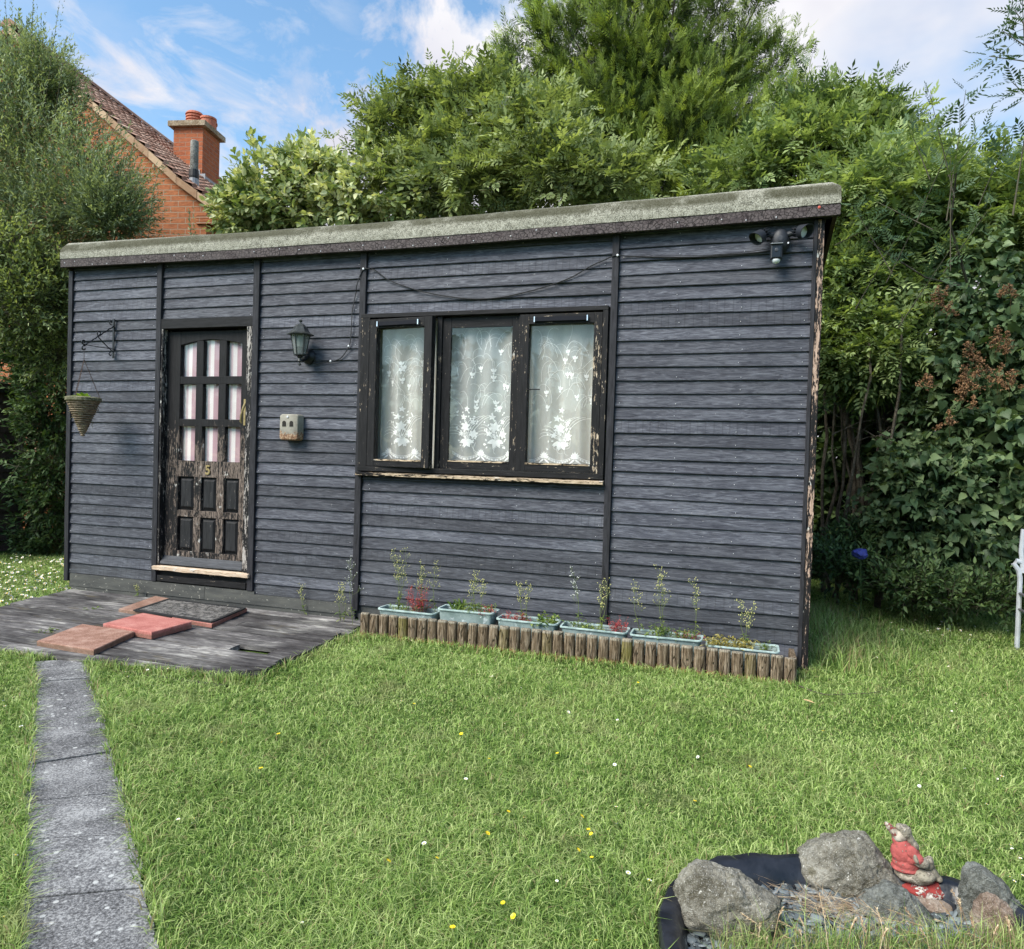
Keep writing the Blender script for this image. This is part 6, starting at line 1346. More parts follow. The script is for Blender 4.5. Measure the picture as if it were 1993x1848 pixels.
def rock(name, label, c, size, rot, mat, seed, cuts=9, rough_=.085, group=None, slope=0, shear=0, taper=0, fit=None):
    rg2 = random.Random(seed); bm_ = bmesh.new(); bmesh.ops.create_icosphere(bm_, subdivisions=6, radius=1)
    pl_ = [(Vector((rg2.gauss(0, 1), rg2.gauss(0, 1), rg2.gauss(0, .8))).normalized(), rg2.uniform(.62, .92)) for _ in range(cuts)]
    M3 = Matrix.Rotation(rot[2], 3, 'Z') @ Matrix.Rotation(rot[1], 3, 'Y') @ Matrix.Rotation(rot[0], 3, 'X')
    for v in bm_.verts:
        q = v.co.copy()
        for nn, d in pl_:
            e = q.dot(nn) - d
            if e > 0: q -= nn * e * .93
        q += q.normalized() * (noise.noise(q * 1.5 + Vector((seed, 0, 0))) * rough_ * 1.6 + noise.noise(q * 4 + Vector((seed, 0, 0))) * rough_ * .6 + noise.noise(q * 11 + Vector((0, seed, 0))) * rough_ * .28 + noise.noise(q * 28 + Vector((0, seed, 0))) * rough_ * .10)
        tz = max(0, q.z); q = Vector((q.x * (1 - taper * tz) + shear * q.z, q.y * (1 - taper * tz), q.z * (1 + slope * q.x) if q.z > 0 else q.z))
        v.co = M3 @ Vector((q.x * size[0], q.y * size[1], q.z * size[2])) + Vector(c)
    if fit:
        xs_ = [v.co.x for v in bm_.verts]; zs_ = [v.co.z for v in bm_.verts]; xa_, xb_, za_, zb2 = min(xs_), max(xs_), min(zs_), max(zs_)
        for v in bm_.verts: v.co.x = fit[0] + (v.co.x - xa_) / (xb_ - xa_) * (fit[1] - fit[0]); v.co.z = fit[2] + (v.co.z - za_) / (zb2 - za_) * (fit[3] - fit[2])
    me = bpy.data.meshes.new(name); bm_.to_mesh(me); bm_.free(); o = link(name, me, mat, None, True); tag(o, label, 'rock', group); return o
K1 = stone('speckled_grey_granite', (.10, .09, .065), (.22, .205, .165), (.36, .34, .285), (.62, .60, .54), 9)
K2 = stone('greenish_grey_rock', (.085, .088, .075), (.19, .195, .175), (.32, .33, .30), (.44, .46, .43), 12, .72)
K3 = stone('pinkish_brown_rock', (.16, .11, .08), (.33, .245, .19), (.48, .39, .32), (.6, .52, .45), 12)
def rockat(poly, yB, lab, mat, seed, dep=.75, lean=0, cuts=10):
    """boulder whose front outline was measured from the photo: real width, height and depth at its own distance"""
    xs_ = [q[0] for q in poly]; mx_ = (min(xs_) + max(xs_)) / 2; foot = gr(*z6(mx_, yB), SZ); w_ = (max(xs_) - min(xs_)) * .5173 * S2 * sz(*z6(mx_, yB), foot.y); Yc = foot.y + w_ * .25
    P = [at(*z6(*q), Yc) for q in poly]; P = [(v.x, v.z) for v in P]; cx = sum(q[0] for q in P) / len(P); cz = sum(q[1] for q in P) / len(P)
    ang = sorted((math.atan2(z - cz, x - cx), math.hypot(x - cx, z - cz)) for x, z in P); aa = np.array([a for a, _ in ang]); rad_ = np.array([r_ for _, r_ in ang]); aa = np.concatenate([aa - 2 * math.pi, aa, aa + 2 * math.pi]); rad_ = np.tile(rad_, 3)
    rg2 = random.Random(seed); bm_ = bmesh.new(); bmesh.ops.create_icosphere(bm_, subdivisions=6, radius=1); D2 = w_ / 2 * dep
    pl_ = [(Vector((rg2.gauss(0, 1), -abs(rg2.gauss(0, 1.3)), rg2.gauss(0, 1))).normalized(), rg2.uniform(.55, .86)) for _ in range(cuts)]
    for v in bm_.verts:
        q = v.co.copy()
        for nn, d in pl_:
            e = q.dot(nn) - d
            if e > 0: q.y -= nn.y * e * .95; q.x -= nn.x * e * .12; q.z -= nn.z * e * .12
        rho = math.hypot(q.x, q.z); phi = math.atan2(q.z, q.x); rr = float(np.interp(phi, aa, rad_)); f = rho ** .82 if rho > 0 else 0
        n_ = noise.noise(q * 1.8 + Vector((seed, 0, 0))) * .05 + noise.noise(q * 4.5 + Vector((seed, 0, 0))) * .035 + noise.noise(q * 12 + Vector((0, seed, 0))) * .022 + noise.noise(q * 30 + Vector((0, seed, 0))) * .010 - abs(noise.noise(q * 2.6 + Vector((seed, 9, 0)))) * .09 - max(0, .08 - abs(noise.noise(q * 3.3 + Vector((9, seed, 0))))) * .55
        k = rr * f * (1.075 + n_ * 1.25); y_ = q.y * D2 * (1 + n_ * 1.6) + lean * math.sin(phi) * rho * D2
        v.co = Vector((cx + k * math.cos(phi), Yc + y_, cz + k * math.sin(phi)))
    me = bpy.data.meshes.new('rock'); bm_.to_mesh(me); bm_.free(); o = link('rock', me, mat, None, True); tag(o, lab, 'rock', 'rocks set in the pond'); return o
rockat([(105, 520), (125, 430), (190, 368), (300, 395), (385, 420), (480, 460), (560, 520), (640, 560), (652, 640), (630, 740), (580, 830), (450, 860), (350, 850), (230, 780), (150, 670), (115, 590)], 800, 'speckled grey rock with lichen, leftmost in the pond', K1, 4, .8)
rockat([(762, 340), (775, 290), (860, 258), (960, 225), (1060, 210), (1140, 225), (1190, 280), (1240, 350), (1300, 430), (1335, 500), (1290, 560), (1150, 575), (1050, 575), (930, 575), (850, 540), (785, 470)], 560, 'large pale flat-topped rock at the back of the pond beside the gnome', K1, 12, .8)
rockat([(1085, 575), (1110, 540), (1180, 500), (1240, 462), (1300, 480), (1380, 540), (1450, 600), (1500, 650), (1480, 720), (1350, 740), (1220, 740), (1120, 710), (1095, 630)], 700, 'low pointed bluish rock in the middle of the pond in front of the gnome', K2, 21, .7)
rockat([(1668, 470), (1668, 400), (1700, 365), (1760, 370), (1840, 430), (1920, 520), (1993, 600), (2080, 700), (2090, 820), (1900, 840), (1750, 830), (1670, 700), (1650, 560)], 760, 'tall slanting grey-green rock at the right edge', K2, 33, .6)
rockat([(1722, 690), (1725, 600), (1745, 545), (1800, 512), (1860, 545), (1910, 590), (1935, 660), (1945, 740), (1910, 830), (1800, 840), (1730, 800)], 800, 'small upright pinkish-brown rock at the lower right', K3, 41, .8, cuts=6)
gb0 = gr(*z6(1480, 590), SZ + .02)
rock('rock', 'flat slab of brown stone under the gnome', (gb0.x, gb0.y + .03, SZ + .012), (.075, .055, .026), (0, 0, .1), K3, 55, 8, .04, group='rocks set in the pond')

# ------------------------------------------------------------------ garden gnome (weathered concrete, red coat and hat)
GO = gr(*z6(1440, 530), SZ + .03); GO.y += .03
u_ = sz(*z6(1440, 530), GO.y) * S2 * .5173          # metres per zoomed pixel
gz0 = at(*z6(1440, 522), GO.y).z
def G(x, y, dd=0): v = at(*z6(x, y), GO.y + dd); return v
gn = empty('garden_gnome', (GO.x, GO.y, gz0), 'weathered stone gnome in faded red coat and hat leaning back on the rock', 'gnome')
def blobmesh(name, parts_, mat, vox=.0028, rough_=.0012):
    bm_ = bmesh.new()
    for (c, r_, rot) in parts_:
        res = bmesh.ops.create_icosphere(bm_, subdivisions=4, radius=1)
        Q = Matrix.Translation(c) @ Matrix.Rotation(rot, 4, 'Y') @ Matrix.Diagonal((r_[0], r_[1], r_[2], 1))
        bmesh.ops.transform(bm_, matrix=Q, verts=res['verts'])
    me = bpy.data.meshes.new(name); bm_.to_mesh(me); bm_.free()
    t = bpy.data.objects.new('tmp', me); COL.objects.link(t); m = t.modifiers.new('r', 'REMESH'); m.mode = 'VOXEL'; m.voxel_size = vox; m2 = t.modifiers.new('s', 'SMOOTH'); m2.iterations = 3; m2.factor = .6
    bpy.context.view_layer.update(); me2 = bpy.data.meshes.new_from_object(t.evaluated_get(bpy.context.evaluated_depsgraph_get())); bpy.data.objects.remove(t)
    for v in me2.vertices: v.co += v.normal * (noise.noise(v.co * 60) * rough_ * 1.4 + noise.noise(v.co * 170) * rough_ * .6)
    me2.name = name; me2.materials.clear(); return link(name, me2, mat, gn, True)
def gm(name, paint, amt, st=((.20, .17, .13), (.46, .40, .33))):
    m = Mat(name); f = m.math('ADD', m.math('MULTIPLY', m.noise(26, 5, .7), .6), m.math('MULTIPLY', m.noise(120, 4, .7), .4)); k = m.step(f, .5 + amt, .54 + amt); s_ = m.ramp(m.noise(70, 5, .7), [(.35, st[0]), (.65, st[1])])
    s_ = m.mix(m.math('MULTIPLY', m.step(m.noise(45, 3), .6, .66), .5), s_, (.52, .48, .41, 1))
    pc_ = m.ramp(m.noise(40, 5), [(.3, tuple(c * .65 for c in paint)), (.7, paint)])
    return m.pbr(m.mix(k, pc_, s_), .85, m.bump(m.math('ADD', m.noise(90, 4), k), .0025), spec=.2)
q = lambda x, y, rx, ry, rd, dd=0, rot=0: (G(x, y, dd), (rx * u_ * 1.93, rd * u_ * 1.93, ry * u_ * 1.93), R(rot))
u_ = sz(*z6(1440, 530), GO.y) * S2 * .5173 / 1.93
M_red = gm('faded_red_paint', (.46, .11, .10), .06); M_redhat = gm('worn_red_hat', (.40, .09, .075), -.09)
M_gst = gm('bare_gnome_concrete', (.30, .27, .21), .0); M_base = gm('red_and_white_base', (.32, .05, .045), .02, ((.35, .30, .27), (.68, .64, .58)))
blobmesh('coat', [q(1335, 285, 62, 66, 60), q(1352, 340, 70, 44, 62), q(1330, 240, 45, 30, 42), q(1372, 300, 52, 52, 66), q(1350, 368, 76, 20, 64), q(1300, 215, 24, 30, 24), q(1285, 188, 14, 18, 14)], M_red)
blobmesh('trousers', [q(1400, 410, 98, 40, 70), q(1350, 400, 56, 36, 60), q(1450, 412, 56, 34, 50, -.02), q(1320, 395, 30, 26, 30)], M_gst)
blobmesh('hat', [q(1310, 205, 34, 28, 32, 0, 30), q(1285, 175, 30, 22, 26, 0, 45), q(1262, 150, 22, 18, 20, 0, 45), q(1244, 132, 13, 12, 12, 0, 45), q(1330, 190, 34, 40, 30, 0, 30)], M_redhat)
blobmesh('head', [q(1345, 175, 34, 38, 34), q(1368, 205, 22, 44, 26, 0, -28), q(1395, 245, 20, 34, 22, 0, -38), q(1320, 150, 24, 18, 26)], M_gst)
blobmesh('arm', [q(1385, 290, 30, 36, 24, -.03, -20), q(1415, 325, 30, 32, 26, -.035, -20)], M_red)
blobmesh('hand', [q(1435, 345, 42, 28, 22, -.035, 10), q(1470, 350, 32, 36, 22, -.02), q(1478, 325, 18, 20, 14, -.02), q(1405, 325, 12, 30, 26, -.04, -20)] + [q(1485 + 8 * k, 340 + 12 * k, 14, 8, 8, -.03 + .008 * k, 30) for k in range(3)], M_gst)
blobmesh('boot', [q(1500, 395, 22, 44, 24, -.01, -38), q(1525, 430, 24, 18, 24, -.01, 15), q(1475, 425, 30, 28, 24, .02)], M_gst)
blobmesh('base', [q(1450, 485, 108, 44, 84), q(1385, 475, 66, 34, 66), q(1500, 470, 40, 40, 50), q(1470, 515, 78, 14, 70), q(1380, 515, 60, 12, 70)], M_base)

# dry straw on the slate
cs_ = gr(*z6(930, 590), SZ + .02); nS = 650; Pp = np.stack([cs_.x + rs.normal(size=nS) * .075, cs_.y + rs.normal(size=nS) * .035, np.full(nS, SZ + .018) + rs.rand(nS) * .02], 1)
V, F, r = scatter([(0, -.008, 0), (.5, -.008, .03), (1, 0, 0), (.5, .008, .03)], [(0, 1, 2, 3)], Pp, rs.normal(size=(nS, 3)) * np.array([1, .7, .12]), np.array([0, 0, 1.0]) + rs.normal(size=(nS, 3)) * .5, rs.uniform(.03, .09, nS), rs.rand(nS))
M_straw = leafmat('dry_straw', [(.1, (.20, .12, .07)), (.5, (.42, .29, .17)), (.9, (.62, .50, .33))], .1, .7); o = npmesh('dry_straw', V, F, r, M_straw); tag(o, 'heap of dry straw lying on the slate between the rocks', 'straw', kind='stuff')

# ------------------------------------------------------------------ lawn grass
mgr = Mat('grass_blades'); rr_ = mgr.attr(); pt1 = mgr.noise(1.5, 4, .65); pt2 = mgr.noise(7, 3, .6)
gcx = mgr.ramp(mgr.math('ADD', mgr.math('MULTIPLY', rr_, .42), mgr.math('ADD', mgr.math('MULTIPLY', pt1, .38), mgr.math('MULTIPLY', pt2, .2))), [(.30, (.075, .15, .030)), (.41, (.205, .335, .070)), (.51, (.34, .48, .12)), (.66, (.53, .62, .25))])
gcx = mgr.mix(mgr.math('MULTIPLY', mgr.step(mgr.noise(2.3, 5, .7, mgr.vec((1, 1, 0))), .54, .68), .55), gcx, (.36, .36, .17, 1))
gcx = mgr.mix(mgr.step(mgr.attr('ex'), .5, .6), gcx, (.36, .30, .15, 1))
pb_ = mgr.n('ShaderNodeBsdfPrincipled'); mgr.set(pb_.inputs['Base Color'], gcx); pb_.inputs['Roughness'].default_value = .55; pb_.inputs['Specular IOR Level'].default_value = .25
tb_ = mgr.n('ShaderNodeBsdfTranslucent'); mgr.set(tb_.inputs[0], gcx); xb = mgr.n('ShaderNodeMixShader'); xb.inputs[0].default_value = .35; mgr.t.links.new(pb_.outputs[0], xb.inputs[1]); mgr.t.links.new(tb_.outputs[0], xb.inputs[2]); mgr.t.links.new(xb.outputs[0], mgr.out.inputs[0])
def blades(X, Yv, H, Wd, lean=.45, z0=GZ, straw=.035, cl=None):
    n = len(X); az = rs.rand(n) * 6.283; d = np.stack([np.cos(az), np.sin(az), np.zeros(n)], 1); le = rs.rand(n) ** .8 * lean; side_az = rs.rand(n) * 6.283
    sd_ = np.stack([np.cos(side_az), np.sin(side_az), np.zeros(n)], 1) * (Wd / 2)[:, None]; B0 = np.stack([X, Yv, np.full(n, z0)], 1)
    M1 = B0 + d * (H * le * .35)[:, None] + np.array([0, 0, 1]) * (H * .58)[:, None]; T1 = B0 + d * (H * le * 1.25)[:, None] + np.array([0, 0, 1]) * (H * (1 - .35 * le))[:, None]
    V = np.stack([B0 - sd_, B0 + sd_, M1 + sd_ * .8, M1 - sd_ * .8, T1 + sd_ * .1, T1 - sd_ * .1], 1).reshape(-1, 3); f = np.array([(0, 1, 2, 3), (3, 2, 4, 5)]); F = (f[None] + (np.arange(n) * 6)[:, None, None]).reshape(-1, 4)
    ex = (rs.rand(n) < straw).astype(float); return V, F, np.repeat(rs.rand(n), 6), np.repeat(ex, 6)
def sample(n, r0, r1, a0=-54, a1=60, pw=1.0):
    r_ = (r0 ** pw + rs.rand(n) * (r1 ** pw - r0 ** pw)) ** (1 / pw); a = np.radians(rs.uniform(a0, a1, n)) - YAW; return r_ * np.sin(a), r_ * np.cos(a), r_
edP = [(-2.64, YE), (.39, YE - .005), (.39, YF), (.48, YF), (.48, 7.4), (-5.95, 7.4), (-5.95, YF), (-2.64, YF)]
def blocked(x, y, deckm=0):
    b = inpoly(x, y, deckP) | inpoly(x, y, edP) | inpoly(x, y, pondP)
    e = rs.normal(size=len(x)) * .010; b |= inpoly(x + e, y + e, pathP); return b
x, y, r_ = sample(760000, 1.05, 10.5, pw=.95); ok = ~blocked(x, y) & (y < 9.5); x, y, r_ = x[ok], y[ok], r_[ok]
hn = np.array([noise.noise(Vector((a * 1.6, b * 1.6, 0))) + .5 * noise.noise(Vector((a * 6, b * 6, 3))) for a, b in zip(x[::1], y[::1])])
shade = np.clip(1 + .75 * hn, .40, 1.9); H = (.022 + .026 * rs.rand(len(x)) ** 2) * shade * (1 + .05 * (r_ - 2).clip(0, 6)); Wd = .0013 + .00085 * r_
V, F, r, ex = blades(x, y, H, Wd, 1.75); o = npmesh('grass', V, F, r, mgr.m, extra=ex); tag(o, 'short green lawn grass with small bare straw-coloured blades', 'grass', kind='stuff')
# longer tufts along edges: path, deck, edging, shed, pond, walls
def along_line(pts, n, spread, off=0):
    P = [Vector((p[0], p[1])) for p in pts]; L = [0]
    for i in range(1, len(P)): L.append(L[-1] + (P[i] - P[i - 1]).length)
    s_ = rs.rand(n) * L[-1]; X = np.interp(s_, L, [p.x for p in P]); Yv = np.interp(s_, L, [p.y for p in P]); return X + rs.normal(size=n) * spread, Yv + rs.normal(size=n) * spread - off
px1, py1 = along_line(deckP[:4], 5200, .035, .03); px2, py2 = along_line([(-2.64, YE - .03), (.39, YE - .03), (.43, 5.0), (.52, 5.1), (.56, 6.4)], 3600, .03, .015); px3, py3 = along_line(pathL, 2500, .022); px4, py4 = along_line(pathR, 2500, .022); px5, py5 = along_line(ring + ring[:1], 5200, .035)
x = np.concatenate([px1, px2, px3, px4, px5]); y = np.concatenate([py1, py2, py3, py4, py5]); ok = ~blocked(x, y); x, y = x[ok], y[ok]; rr2 = np.hypot(x, y)
V, F, r, ex = blades(x, y, rs.uniform(.035, .085, len(x)), .0024 + .0007 * rr2, 1.0, straw=.12); o = npmesh('edge_grass', V, F, r, mgr.m, extra=ex); tag(o, 'longer grass left untrimmed along the deck, path and edging', 'grass', kind='stuff')
nn_ = 3200; xx_ = .55 + rs.gamma(1.6, .28, nn_); yy_ = rs.uniform(5.15, 7.4, nn_); ok = rs.rand(nn_) < np.exp(-(xx_ - .55) * .9)
V, F, r, ex = blades(xx_[ok], yy_[ok], rs.uniform(.06, .24, ok.sum()) * np.exp(-(xx_[ok] - .55) * .5), np.full(ok.sum(), .005), .9, straw=.22); o = npmesh('rough_grass', V, F, r, mgr.m, extra=ex); tag(o, 'rough uncut grass along the right side of the shed', 'grass', kind='stuff')
# tall seeding grass in the foreground by the pond
fx = []; 
for k in range(1900):
    sx = rs.uniform(300, 2300); sy = rs.uniform(745, 905) + max(0, (700 - sx)) * .12; q_ = gr(*z6(sx, sy), GZ); fx.append((q_.x, q_.y))
fx = np.array(fx); V, F, r, ex = blades(fx[:, 0], fx[:, 1], rs.uniform(.04, .11, len(fx)) * (1 + .5 * (rs.rand(len(fx)) < .08)), np.full(len(fx), .0022), 1.0, z0=GZ - .01, straw=.30); o = npmesh('tall_grass', V, F, r, mgr.m, extra=ex); tag(o, 'tall half-dry seeding grass in front of the pond', 'grass', kind='stuff')
p = MB()
for (a, b_) in (((1720, 800), (1600, 495)), ((1560, 790), (1265, 600)), ((1600, 830), (1330, 650)), ((1510, 800), (1225, 640)), ((1700, 860), (1535, 555)), ((1250, 880), (1190, 590)), ((1350, 850), (1100, 540)), ((1660, 790), (1640, 540)), ((940, 900), (880, 510)), ((1130, 850), (1105, 640)), ((1800, 880), (1850, 690)), ((1930, 900), (1900, 640)), ((1500, 900), (1430, 700)), ((1420, 880), (1270, 700)), *[((random.uniform(500, 2000), random.uniform(800, 900)), None) for _ in range(24)]):
    if b_ is None: b_ = (a[0] + random.uniform(-190, 60), a[1] - random.uniform(90, 230))
    q0 = gr(*z6(*a), GZ); q1 = at(*z6(*b_), q0.y + .04); mid = q0.lerp(q1, .55) + Vector((0, 0, .02)); pts = [q0, q0.lerp(mid, .5), mid, q1]; p.tube(pts, [.0011, .001, .0008, .0004], 4)
    for k in range(16):
        t = .55 + .45 * k / 16; c = mid.lerp(q1, (t - .55) / .45); leafblade(p, c, (q1 - mid).normalized() + Vector((random.uniform(-.5, .5), random.uniform(-.5, .5), random.uniform(-.3, .3))), .011, .0026, n=2)
o = p.build('seeding_grass_stalks', M_straw); tag(o, 'pale dry grass seed stalks arching over the front of the pond', 'grass', kind='stuff')
# cut the lawn sheet for the pond
gme = bpy.data.objects['ground'].data; bm_ = bmesh.new(); outer = [bm_.verts.new(v) for v in ((-150, -150, GZ), (150, -150, GZ), (150, 150, GZ), (-150, 150, GZ))]; innr = [bm_.verts.new((v.x, v.y, GZ)) for v in ring]
es = [bm_.edges.new((outer[i], outer[(i + 1) % 4])) for i in range(4)] + [bm_.edges.new((innr[i], innr[(i + 1) % n2])) for n2 in [len(innr)] for i in range(len(innr))]
bmesh.ops.triangle_fill(bm_, use_beauty=True, edges=es, normal=(0, 0, 1)); 
for f in list(bm_.faces):
    c = f.calc_center_median()
    if inpoly(np.array([c.x]), np.array([c.y]), pondP)[0]: bm_.faces.remove(f)
bm_.to_mesh(gme); bm_.free()
for pl_ in gme.polygons:
    if pl_.normal.z < 0: pl_.flip()
if not gme.materials: gme.materials.append(mg.m)

# ------------------------------------------------------------------ daisies, buttercups
def flowermesh(petals, rp, rc, m1, m2, h, nm):
    me_p = MB(); me_p.tube([(0, 0, 0), (.002, 0, h * .6), (0, .001, h)], .0008, 4, .5); vs0 = len(me_p.f)
    for k in range(petals):
        a = 2 * math.pi * k / petals; ca, sa = math.cos(a), math.sin(a); w_ = rp * 3.0 / petals
        me_p.add([(rc * .5 * ca, rc * .5 * sa, h), (rp * .7 * ca - w_ * sa, rp * .7 * sa + w_ * ca, h + rp * .22), (rp * ca, rp * sa, h + rp * .26), (rp * .7 * ca + w_ * sa, rp * .7 * sa - w_ * ca, h + rp * .22)], [(0, 1, 2, 3)], .9)
    i1 = len(me_p.f); me_p.lathe([(rc, h + .001), (rc * .8, h + .003), (rc * .2, h + .0045)], (0, 0, 0), 8, r=.2)
    me = bpy.data.meshes.new(nm); me.from_pydata(me_p.v, [], me_p.f); me.materials.append(M_gtwig); me.materials.append(m1); me.materials.append(m2)
    for i, f in enumerate(me.polygons): f.material_index = 0 if i < vs0 else (1 if i < i1 else 2)
    return me
M_wp = plain('white_petal', (.86, .86, .88), .7, 0, 10, .03, 0); M_yc = plain('yellow_centre', (.75, .50, .04), .7); M_yp = plain('yellow_petal', (.85, .66, .02), .35, 0, 10, .05, 0)
daisy = flowermesh(15, .010, .0042, M_wp, M_yc, .050, 'daisy'); butter = flowermesh(5, .011, .004, M_yp, M_yc, .066, 'buttercup')
for me in (daisy, butter): pass
def put(me, name, px, py, lab, cat, grp, sc=1.0, z=0.0):
    q_ = gr(px, py, GZ + z)
    if blocked(np.array([q_.x]), np.array([q_.y]))[0]: return
    o = bpy.data.objects.new(name, me); COL.objects.link(o); o.location = (q_.x, q_.y, GZ); o.rotation_euler = (random.uniform(-.5, .5) + .25, random.uniform(-.35, .35), random.random() * 6); o.scale = (sc,) * 3; tag(o, lab, cat, grp)
dl_ = [(960, 1308), (948, 1310), (925, 1308), (800, 1240), (792, 1232), (1205, 1395), (1245, 1395), (1100, 1377), (780, 1360), (983, 1400), (1010, 1330), (1200, 1565), (1210, 1600), (350, 1585), (378, 1582), (365, 1590), (1020, 1590), (1865, 1353), (1855, 1358), (1857, 1375), (1880, 1380), (1905, 1392), (1850, 1290), (1842, 1285), (1950, 1230), (1962, 1225), (1990, 1215), (1280, 1652), (1720, 1725), (1990, 1660), (1975, 1640), (1955, 1637), (1985, 1690), (1965, 1700), (1968, 1702), (1915, 1555), (1940, 1500), (1950, 1510), (290, 1300), (270, 1292), (300, 1288), (330, 1300), (345, 1292), (395, 1308), (365, 1300), (250, 1310), (240, 1305), (25, 1345), (38, 1335), (10, 1370), (45, 1410), (52, 1420), (15, 1355), (60, 1335), (30, 1352), (5, 1360), (18, 1665), (10, 1770), (100, 1370), (65, 1360), (8, 1470), (40, 1380), (1770, 1300), (1700, 1275), (592, 1780), (1085, 1700)]
for i in range(18): dl_.append((random.uniform(20, 1950), random.uniform(1330, 1800)))
def place_words(a, b_):
    if b_ < 1320 and a < 420: return 'close to the front edge of the deck', 'by the deck'
    if a < 180: return 'in the strip of lawn left of the path', 'left of the path'
    if b_ < 1420: return 'in the lawn just in front of the log edging', 'by the log edging'
    if a > 1650: return 'in the lawn near the right edge, behind the gnome and rocks', 'behind the pond'
    if a < 900: return 'in the open lawn right of the path', 'right of the path'
    return 'in the open lawn between the log edging and the pond', 'in front of the pond'
for (a, b_) in dl_: put(daisy, 'daisy', a, b_, 'small white daisy ' + place_words(a, b_)[0], 'daisy', 'daisies ' + place_words(a, b_)[1], random.uniform(.5, .9), .05)
for i in range(26): put(daisy, 'daisy', random.gauss(1845, 45), random.gauss(1222, 14), 'tiny white daisy in the grass below the lilac bush', 'daisy', 'daisies below the lilac', random.uniform(.8, 1.1), .05)
for i in range(260):
    t = random.random(); put(daisy, 'daisy', random.uniform(-20, 137), 1085 + 95 * random.random() ** .9, 'white daisy in the dense patch left of the shed and deck', 'daisy', 'daisies crowded left of the shed', random.uniform(1.1, 1.8), .05)
for (a, b_) in ((902, 1420), (445, 1430), (512, 1491), (547, 1490 - 65), (1350, 1553), (1150, 1603), (1162, 1606), (1115, 1578), (985, 1740), (738, 1667), (1165, 1822), (883, 1798), (950, 1468), (1090, 1457), (1295, 1295), (1010, 1295), (1240, 1322), (840, 1655), (935, 1610), (1110, 1635), (982, 1567), (1020, 1760), (1450, 1480), (805, 1365), (1600, 1420), (1155, 1655)): put(butter, 'buttercup', a, b_, 'small yellow buttercup ' + place_words(a, b_)[0], 'buttercup', 'buttercups ' + place_words(a, b_)[1], random.uniform(.6, .9), .066)
# fallen stick and wood chip
p = MB(); p.tube([gr(*q_, GZ + .035) for q_ in ((1555, 1335), (1585, 1347), (1610, 1353), (1640, 1352), (1665, 1350), (1690, 1350), (1712, 1346))], [.004, .004, .0035, .0035, .003, .0025, .002], 5); o = p.build('fallen_stick', M_twig); tag(o, 'thin bent stick lying on the grass by the end of the log edging', 'stick')
p = MB(); a, b_ = gr(1562, 1361, GZ + .04), gr(1586, 1369, GZ + .045); leafblade(p, a, b_ - a, (b_ - a).length, .022, droop=0); o = p.build('wood_chip', plain('pale_wood', (.50, .33, .17), .8)); tag(o, 'pale orange dry leaf on the grass in front of the stick', 'leaf')

# ------------------------------------------------------------------ weeds in the troughs and by the wall
M_wst = plain('weed_stem', (.13, .16, .06), .8); M_rst = plain('red_stem', (.25, .05, .06), .8); M_bud = plain('pale_yellow_bud', (.62, .58, .22), .7); M_bud2 = plain('white_fluff', (.72, .72, .68), .8)
L_weed = leafmat('weed_leaf', [(.1, (.06, .11, .02)), (.5, (.14, .22, .05)), (.9, (.30, .36, .10))], .35); L_red = leafmat('red_weed_leaf', [(.1, (.22, .03, .03)), (.5, (.40, .06, .07)), (.9, (.55, .16, .14))], .3); L_yel = leafmat('yellowing_leaf', [(.1, (.20, .17, .04)), (.5, (.36, .30, .08)), (.9, (.48, .42, .18))], .3)
def dot(mb, c, s_): c = Vector(c); mb.add([c + Vector(v) * s_ for v in ((1, 0, 0), (0, 1, 0), (-1, 0, 0), (0, -1, 0), (0, 0, 1.4), (0, 0, -1.2))], [(0, 1, 4), (1, 2, 4), (2, 3, 4), (3, 0, 4), (1, 0, 5), (2, 1, 5), (3, 2, 5), (0, 3, 5)])
def tallweed(x, y, z, h, label, nst=2, spread=.05, red=False, parts_='bud', grp='tall spindly weeds along the wall'):
    r_ = empty('tall_weed', (x, y, z), label, 'weed', grp); s_, l_, b_ = MB(), MB(), MB()
    for k in range(nst):
        b0 = Vector((x + random.uniform(-spread, spread), y + random.uniform(-.03, .03), z)); e = b0 + Vector((random.uniform(-.05, .05), random.uniform(-.03, .02), h * random.uniform(.75, 1))); m1 = b0.lerp(e, .5) + Vector((random.uniform(-.02, .02), 0, 0))
        s_.tube([b0, b0.lerp(m1, .5), m1, m1.lerp(e, .5) + Vector((.004, 0, 0)), e], [.0022, .002, .0017, .0013, .0008], 4)
        for j in range(11):
            t = .42 + .58 * j / 10; c = b0.lerp(e, t); d = Vector((random.uniform(-1, 1), random.uniform(-.7, .5), random.uniform(.5, 1.3))).normalized() * h * random.uniform(.10, .24) * (1.15 - t * .6); c2 = c + d
            s_.tube([c, c.lerp(c2, .5) + Vector((0, 0, -.004)), c2], .0008, 3); dot(b_, c2, random.uniform(.0026, .0042))
            for q_ in range(3): c3 = c2 - d * random.uniform(.1, .5) + Vector((random.uniform(-.02, .02), random.uniform(-.015, .015), random.uniform(.005, .03))); s_.tube([c2 - d * .5, c3], .0006, 3); dot(b_, c3, random.uniform(.002, .0036))
        for j in range(9):
            t = .03 + .5 * random.random(); c = b0.lerp(m1 if t < .5 else e, t * 1.2); leafblade(l_, c, (random.uniform(-1, 1), random.uniform(-1, .4), random.uniform(.2, 1)), random.uniform(.03, .06), random.uniform(.008, .014), droop=.5, n=3)
    s_.build('stems', M_rst if red else M_wst, r_); l_.build('leaves', L_weed, r_); b_.build('buds', M_bud if parts_ == 'bud' else M_bud2, r_)
